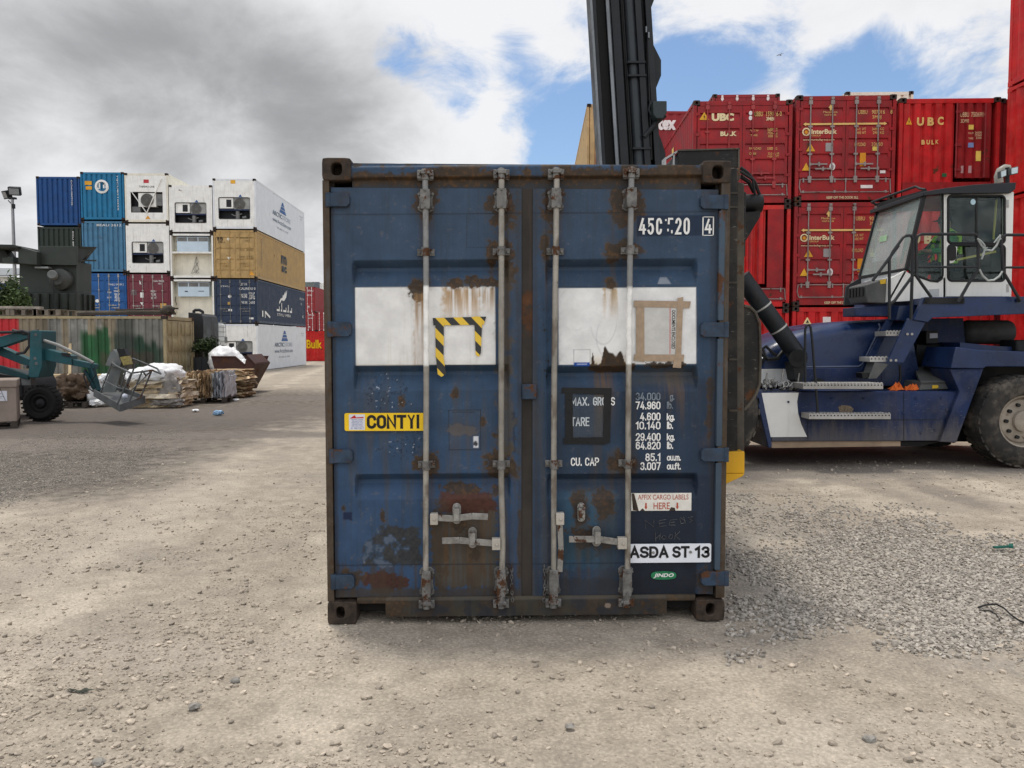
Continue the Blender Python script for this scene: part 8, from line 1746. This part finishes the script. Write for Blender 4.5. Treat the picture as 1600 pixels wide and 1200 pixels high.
m = MB(); m.lathe([(0, .1), (.12, .08), (.16, .02), (.21, .03), (.23, .0), (.31, -.02), (.36, .01), (.385, .06), (.385, .24), (.36, .29), (.2, .3), (0, .28)], cwh, (0, 1, 0), 40)
for k in range(26):
    a = 2 * PI * k / 26; e = Vector((math.cos(a), 0, math.sin(a))); tg = Vector((-math.sin(a), 0, math.cos(a))); A = [cwh + e * .37 + tg * x + Vector((0, y, 0)) for x, y in ((-.02, .0), (.02, .0), (.045, .3), (.005, .3))]; m.loft(A, [q + e * .028 for q in A])
bw = m.build('wheel', M('dirty black tyre', (.015, .014, .013), rough=.85, var=.4), BL); m = MB(); m.lathe([(0, .0), (.05, .01), (.09, .03), (.1, .07)], cwh + Vector((-.0, -.0, 0)), (0, 1, 0), 18); m.build('hub', mdark, bw)
# basket
Bk = MB(); fa, fb, fc, fd = W(147, 616, 17.3), W(188, 640, 16.6), W(226, 626, 17.1), W(181, 608, 17.8)
Bk.loft([fa, fb, fc, fd], [q + Vector((0, 0, -.03)) for q in (fa, fb, fc, fd)]); bk0 = Bk.build('basket', gbk, BL)
m = MB()
for p, q in ((fa, fb), (fb, fc), (fc, fd), (fd, fa)): m.bar(p + Vector((0, 0, .03)), q + Vector((0, 0, .03)), .02, .15)
m.build('toe_board', gbk, bk0)
m = MB(); T = [W(175, 566.5, 17.1), W(182, 572, 16.95), W(205, 583, 16.6), W(238, 578.5, 17.0), W(251, 584, 17.1), W(246, 576, 17.4), W(222, 566, 17.6), W(208, 560.5, 17.7), W(200, 560.5, 17.7)]
m.tube(T, .02, 7); Mid = [W(161, 594, 17.2), W(185, 606, 16.8), W(205, 610, 16.62), W(214, 601, 16.8), W(228, 588, 17.0)]; m.tube(Mid, .014, 6)
for p, q in ((W(175, 567, 17.1), W(157, 613, 17.25)), (W(205, 583, 16.6), W(183, 632, 16.65)), (W(222, 580.5, 16.8), W(200, 632, 16.8)), (W(237, 579, 17.0), W(217, 627, 17.05)), (W(214, 562, 17.65), W(196, 612, 17.6)), (W(222, 579, 16.8), W(228, 587, 16.9)), (W(228, 587, 16.9), W(238, 578.5, 17.0)), (W(197, 577, 17.0), W(187, 612, 17.2))): m.cyl(p, q, .018, 7)
m.build('basket_rail', gbk, bk0)
m = MB(); A = [W(164, 571, 17.2), W(172, 550, 17.2), W(178, 545.5, 17.3), W(190, 565, 17.2), W(186, 575, 17.2)]; m.loft(A, [q + Vector((.05, .3, .02)) for q in A]); cb_ = m.build('control_console', M('grey console', (.12, .128, .125), rough=.5, var=.3, dust=.3), bk0, bevel=.01)
part_px('console_face', [(187, 558), (199, 556), (203, 569), (193, 571)], 17.15, 17.3, M('dull yellow console', (.26, .21, .07), var=.5, vscale=20), cb_); part_px('console_hood', [(182, 545), (194, 544.5), (198, 555), (187, 558)], 17.2, 17.4, blk, cb_)
m = MB(); A = [W(176, 570, 17.35), W(191, 572, 17.3), W(180, 613, 17.3), W(159, 613, 17.35)]; m.loft(A, [q + Vector((0, .04, 0)) for q in A]); m.build('back_panel', M('grey console', (.12, .128, .125)), bk0)
c = W(195, 622, 17.0); m = MB(); m.add(*lump(c + Vector((0, 0, .04)), (.07, .07, .06), 71, .4, 2)); loose('plastic_bag', 'scrunched pale plastic bag on the basket floor', 'plastic bag', m, M('pale blue white plastic', (.55, .58, .65), rough=.4), smooth=60)
# ---- litter
c = G(341, 649); m = MB(); m.add(*lump(c + Vector((0, 0, .06)), (.14, .09, .07), 81, .45, 3)); loose('plastic_bag', 'crushed light blue plastic bag lying on the track below the pallet bale', 'plastic bag', m, M('light blue plastic', (.22, .36, .52), rough=.3, var=.3, vscale=20), smooth=60)
for k, (x, y, lab) in enumerate(((366, 626, 'scrap of white plastic on the ground in front of the brown bale'), (371, 621, 'small white plastic scrap nearest the brown bale'), (305, 643, 'pale scrap of paper on the dark ground below the pallet'))): c = G(x, y); m = MB(); m.add(*lump(c + Vector((0, 0, .03)), (.16 - .03 * k, .10, .04), 90 + k, .6, 2)); loose('plastic_scrap', lab, 'litter', m, sackm, smooth=60)
rng = random.Random(12); c = G(125, 1083); m = MB()
for k in range(16):
    a = rng.uniform(-.5, .5) + (0 if k % 2 else PI); l = rng.uniform(.03, .075); p = c + Vector((rng.uniform(-.03, .03), rng.uniform(-.02, .02), .012)); e = Vector((math.cos(a), math.sin(a) * .6, rng.uniform(-.05, .25))); n_ = Vector((-e.y, e.x, .3)).normalized() * rng.uniform(.004, .009); m.add([p, p + e * l * .5 + n_, p + e * l, p + e * l * .5 - n_], [(0, 1, 2, 3)])
loose('dead_leaf', 'dark withered palm like leaf lying on the tan ground at the lower left', 'leaf', m, M('dark dead leaf', (.04, .045, .032), rough=.7, var=.5, vscale=60), smooth=0)
m = MB(); pts = [G(x, y) + Vector((0, 0, z)) for x, y, z in ((1528, 952, .012), (1540, 950, .02), (1556, 951, .03), (1568, 957, .03), (1580, 966, .02), (1592, 973, .015), (1625, 985, .01))]; m.tube(pts, .006, 6); m.tube([G(x, y) + Vector((0, 0, .012)) for x, y in ((1530, 956), (1545, 957), (1556, 962), (1562, 972))], .004, 5); loose('cable', 'bent black cable lying on the grey stones at the right edge', 'cable', m, M('black cable', (.02, .02, .02), rough=.5), smooth=60)
m = MB(); p, q = G(1553, 861), G(1580, 860); m.bar(p + Vector((0, 0, .03)), q + Vector((0, 0, .035)), .035, .012); m.bar(q + Vector((-.02, -.03, .03)), q + Vector((.03, .05, .04)), .03, .01); loose('plastic_strap', 'dark green strap end lying on the grey stones at the right', 'strap', m, M('dark green plastic', (.015, .10, .075), rough=.4))
for k, (x, y, s, lab) in enumerate(((303, 1107, .032, 'dark angular rock in the gravel at the lower left, beside a grey one'), (368, 1065, .03, 'grey rock on the gravel between the dead leaf and the container corner'), (890, 1137, .025, 'greenish grey flat rock in front of the right door'), (1358, 1158, .034, 'flat grey rock on the tan ground at the lower right'), (154, 1193, .03, 'pale rock at the bottom picture edge on the left'))):
    c = G(x, y); m = MB(); m.add(*lump(c + Vector((0, 0, s * .3)), (s, s * .8, s * .55), 200 + k, .5, 2)); loose('rock', lab, 'rock', m, M('grey rock', (.23, .215, .19), rough=.9, var=.3, vscale=30), smooth=0)
# ---- gull
c = W(1219, 86, 60); gs = .6; GU = MB(); GU.lathe([(a_ * gs, b_ * gs) for a_, b_ in ((0, -.24), (.03, -.2), (.06, -.08), (.065, .04), (.04, .14), (.045, .19), (.02, .23), (0, .27))], c, (.8, .5, -.1), 10)
for s in (-1, 1):
    d = Vector((-.5 * s, .8 * s, 0)); A = [c + q * gs for q in (Vector((.05, .03, .03)), d * .25 + Vector((.04, .03, .10)), d * .62 + Vector((-.02, 0, .02)), d * .27 + Vector((-.08, -.03, .09)), Vector((-.08, -.05, .03)))]; GU.loft(A, [q + Vector((0, 0, .012)) for q in A])
loose('gull', 'small gull flying in the sky above the red stack', 'bird', GU, M('gull grey', (.22, .22, .23), rough=.8), smooth=60)
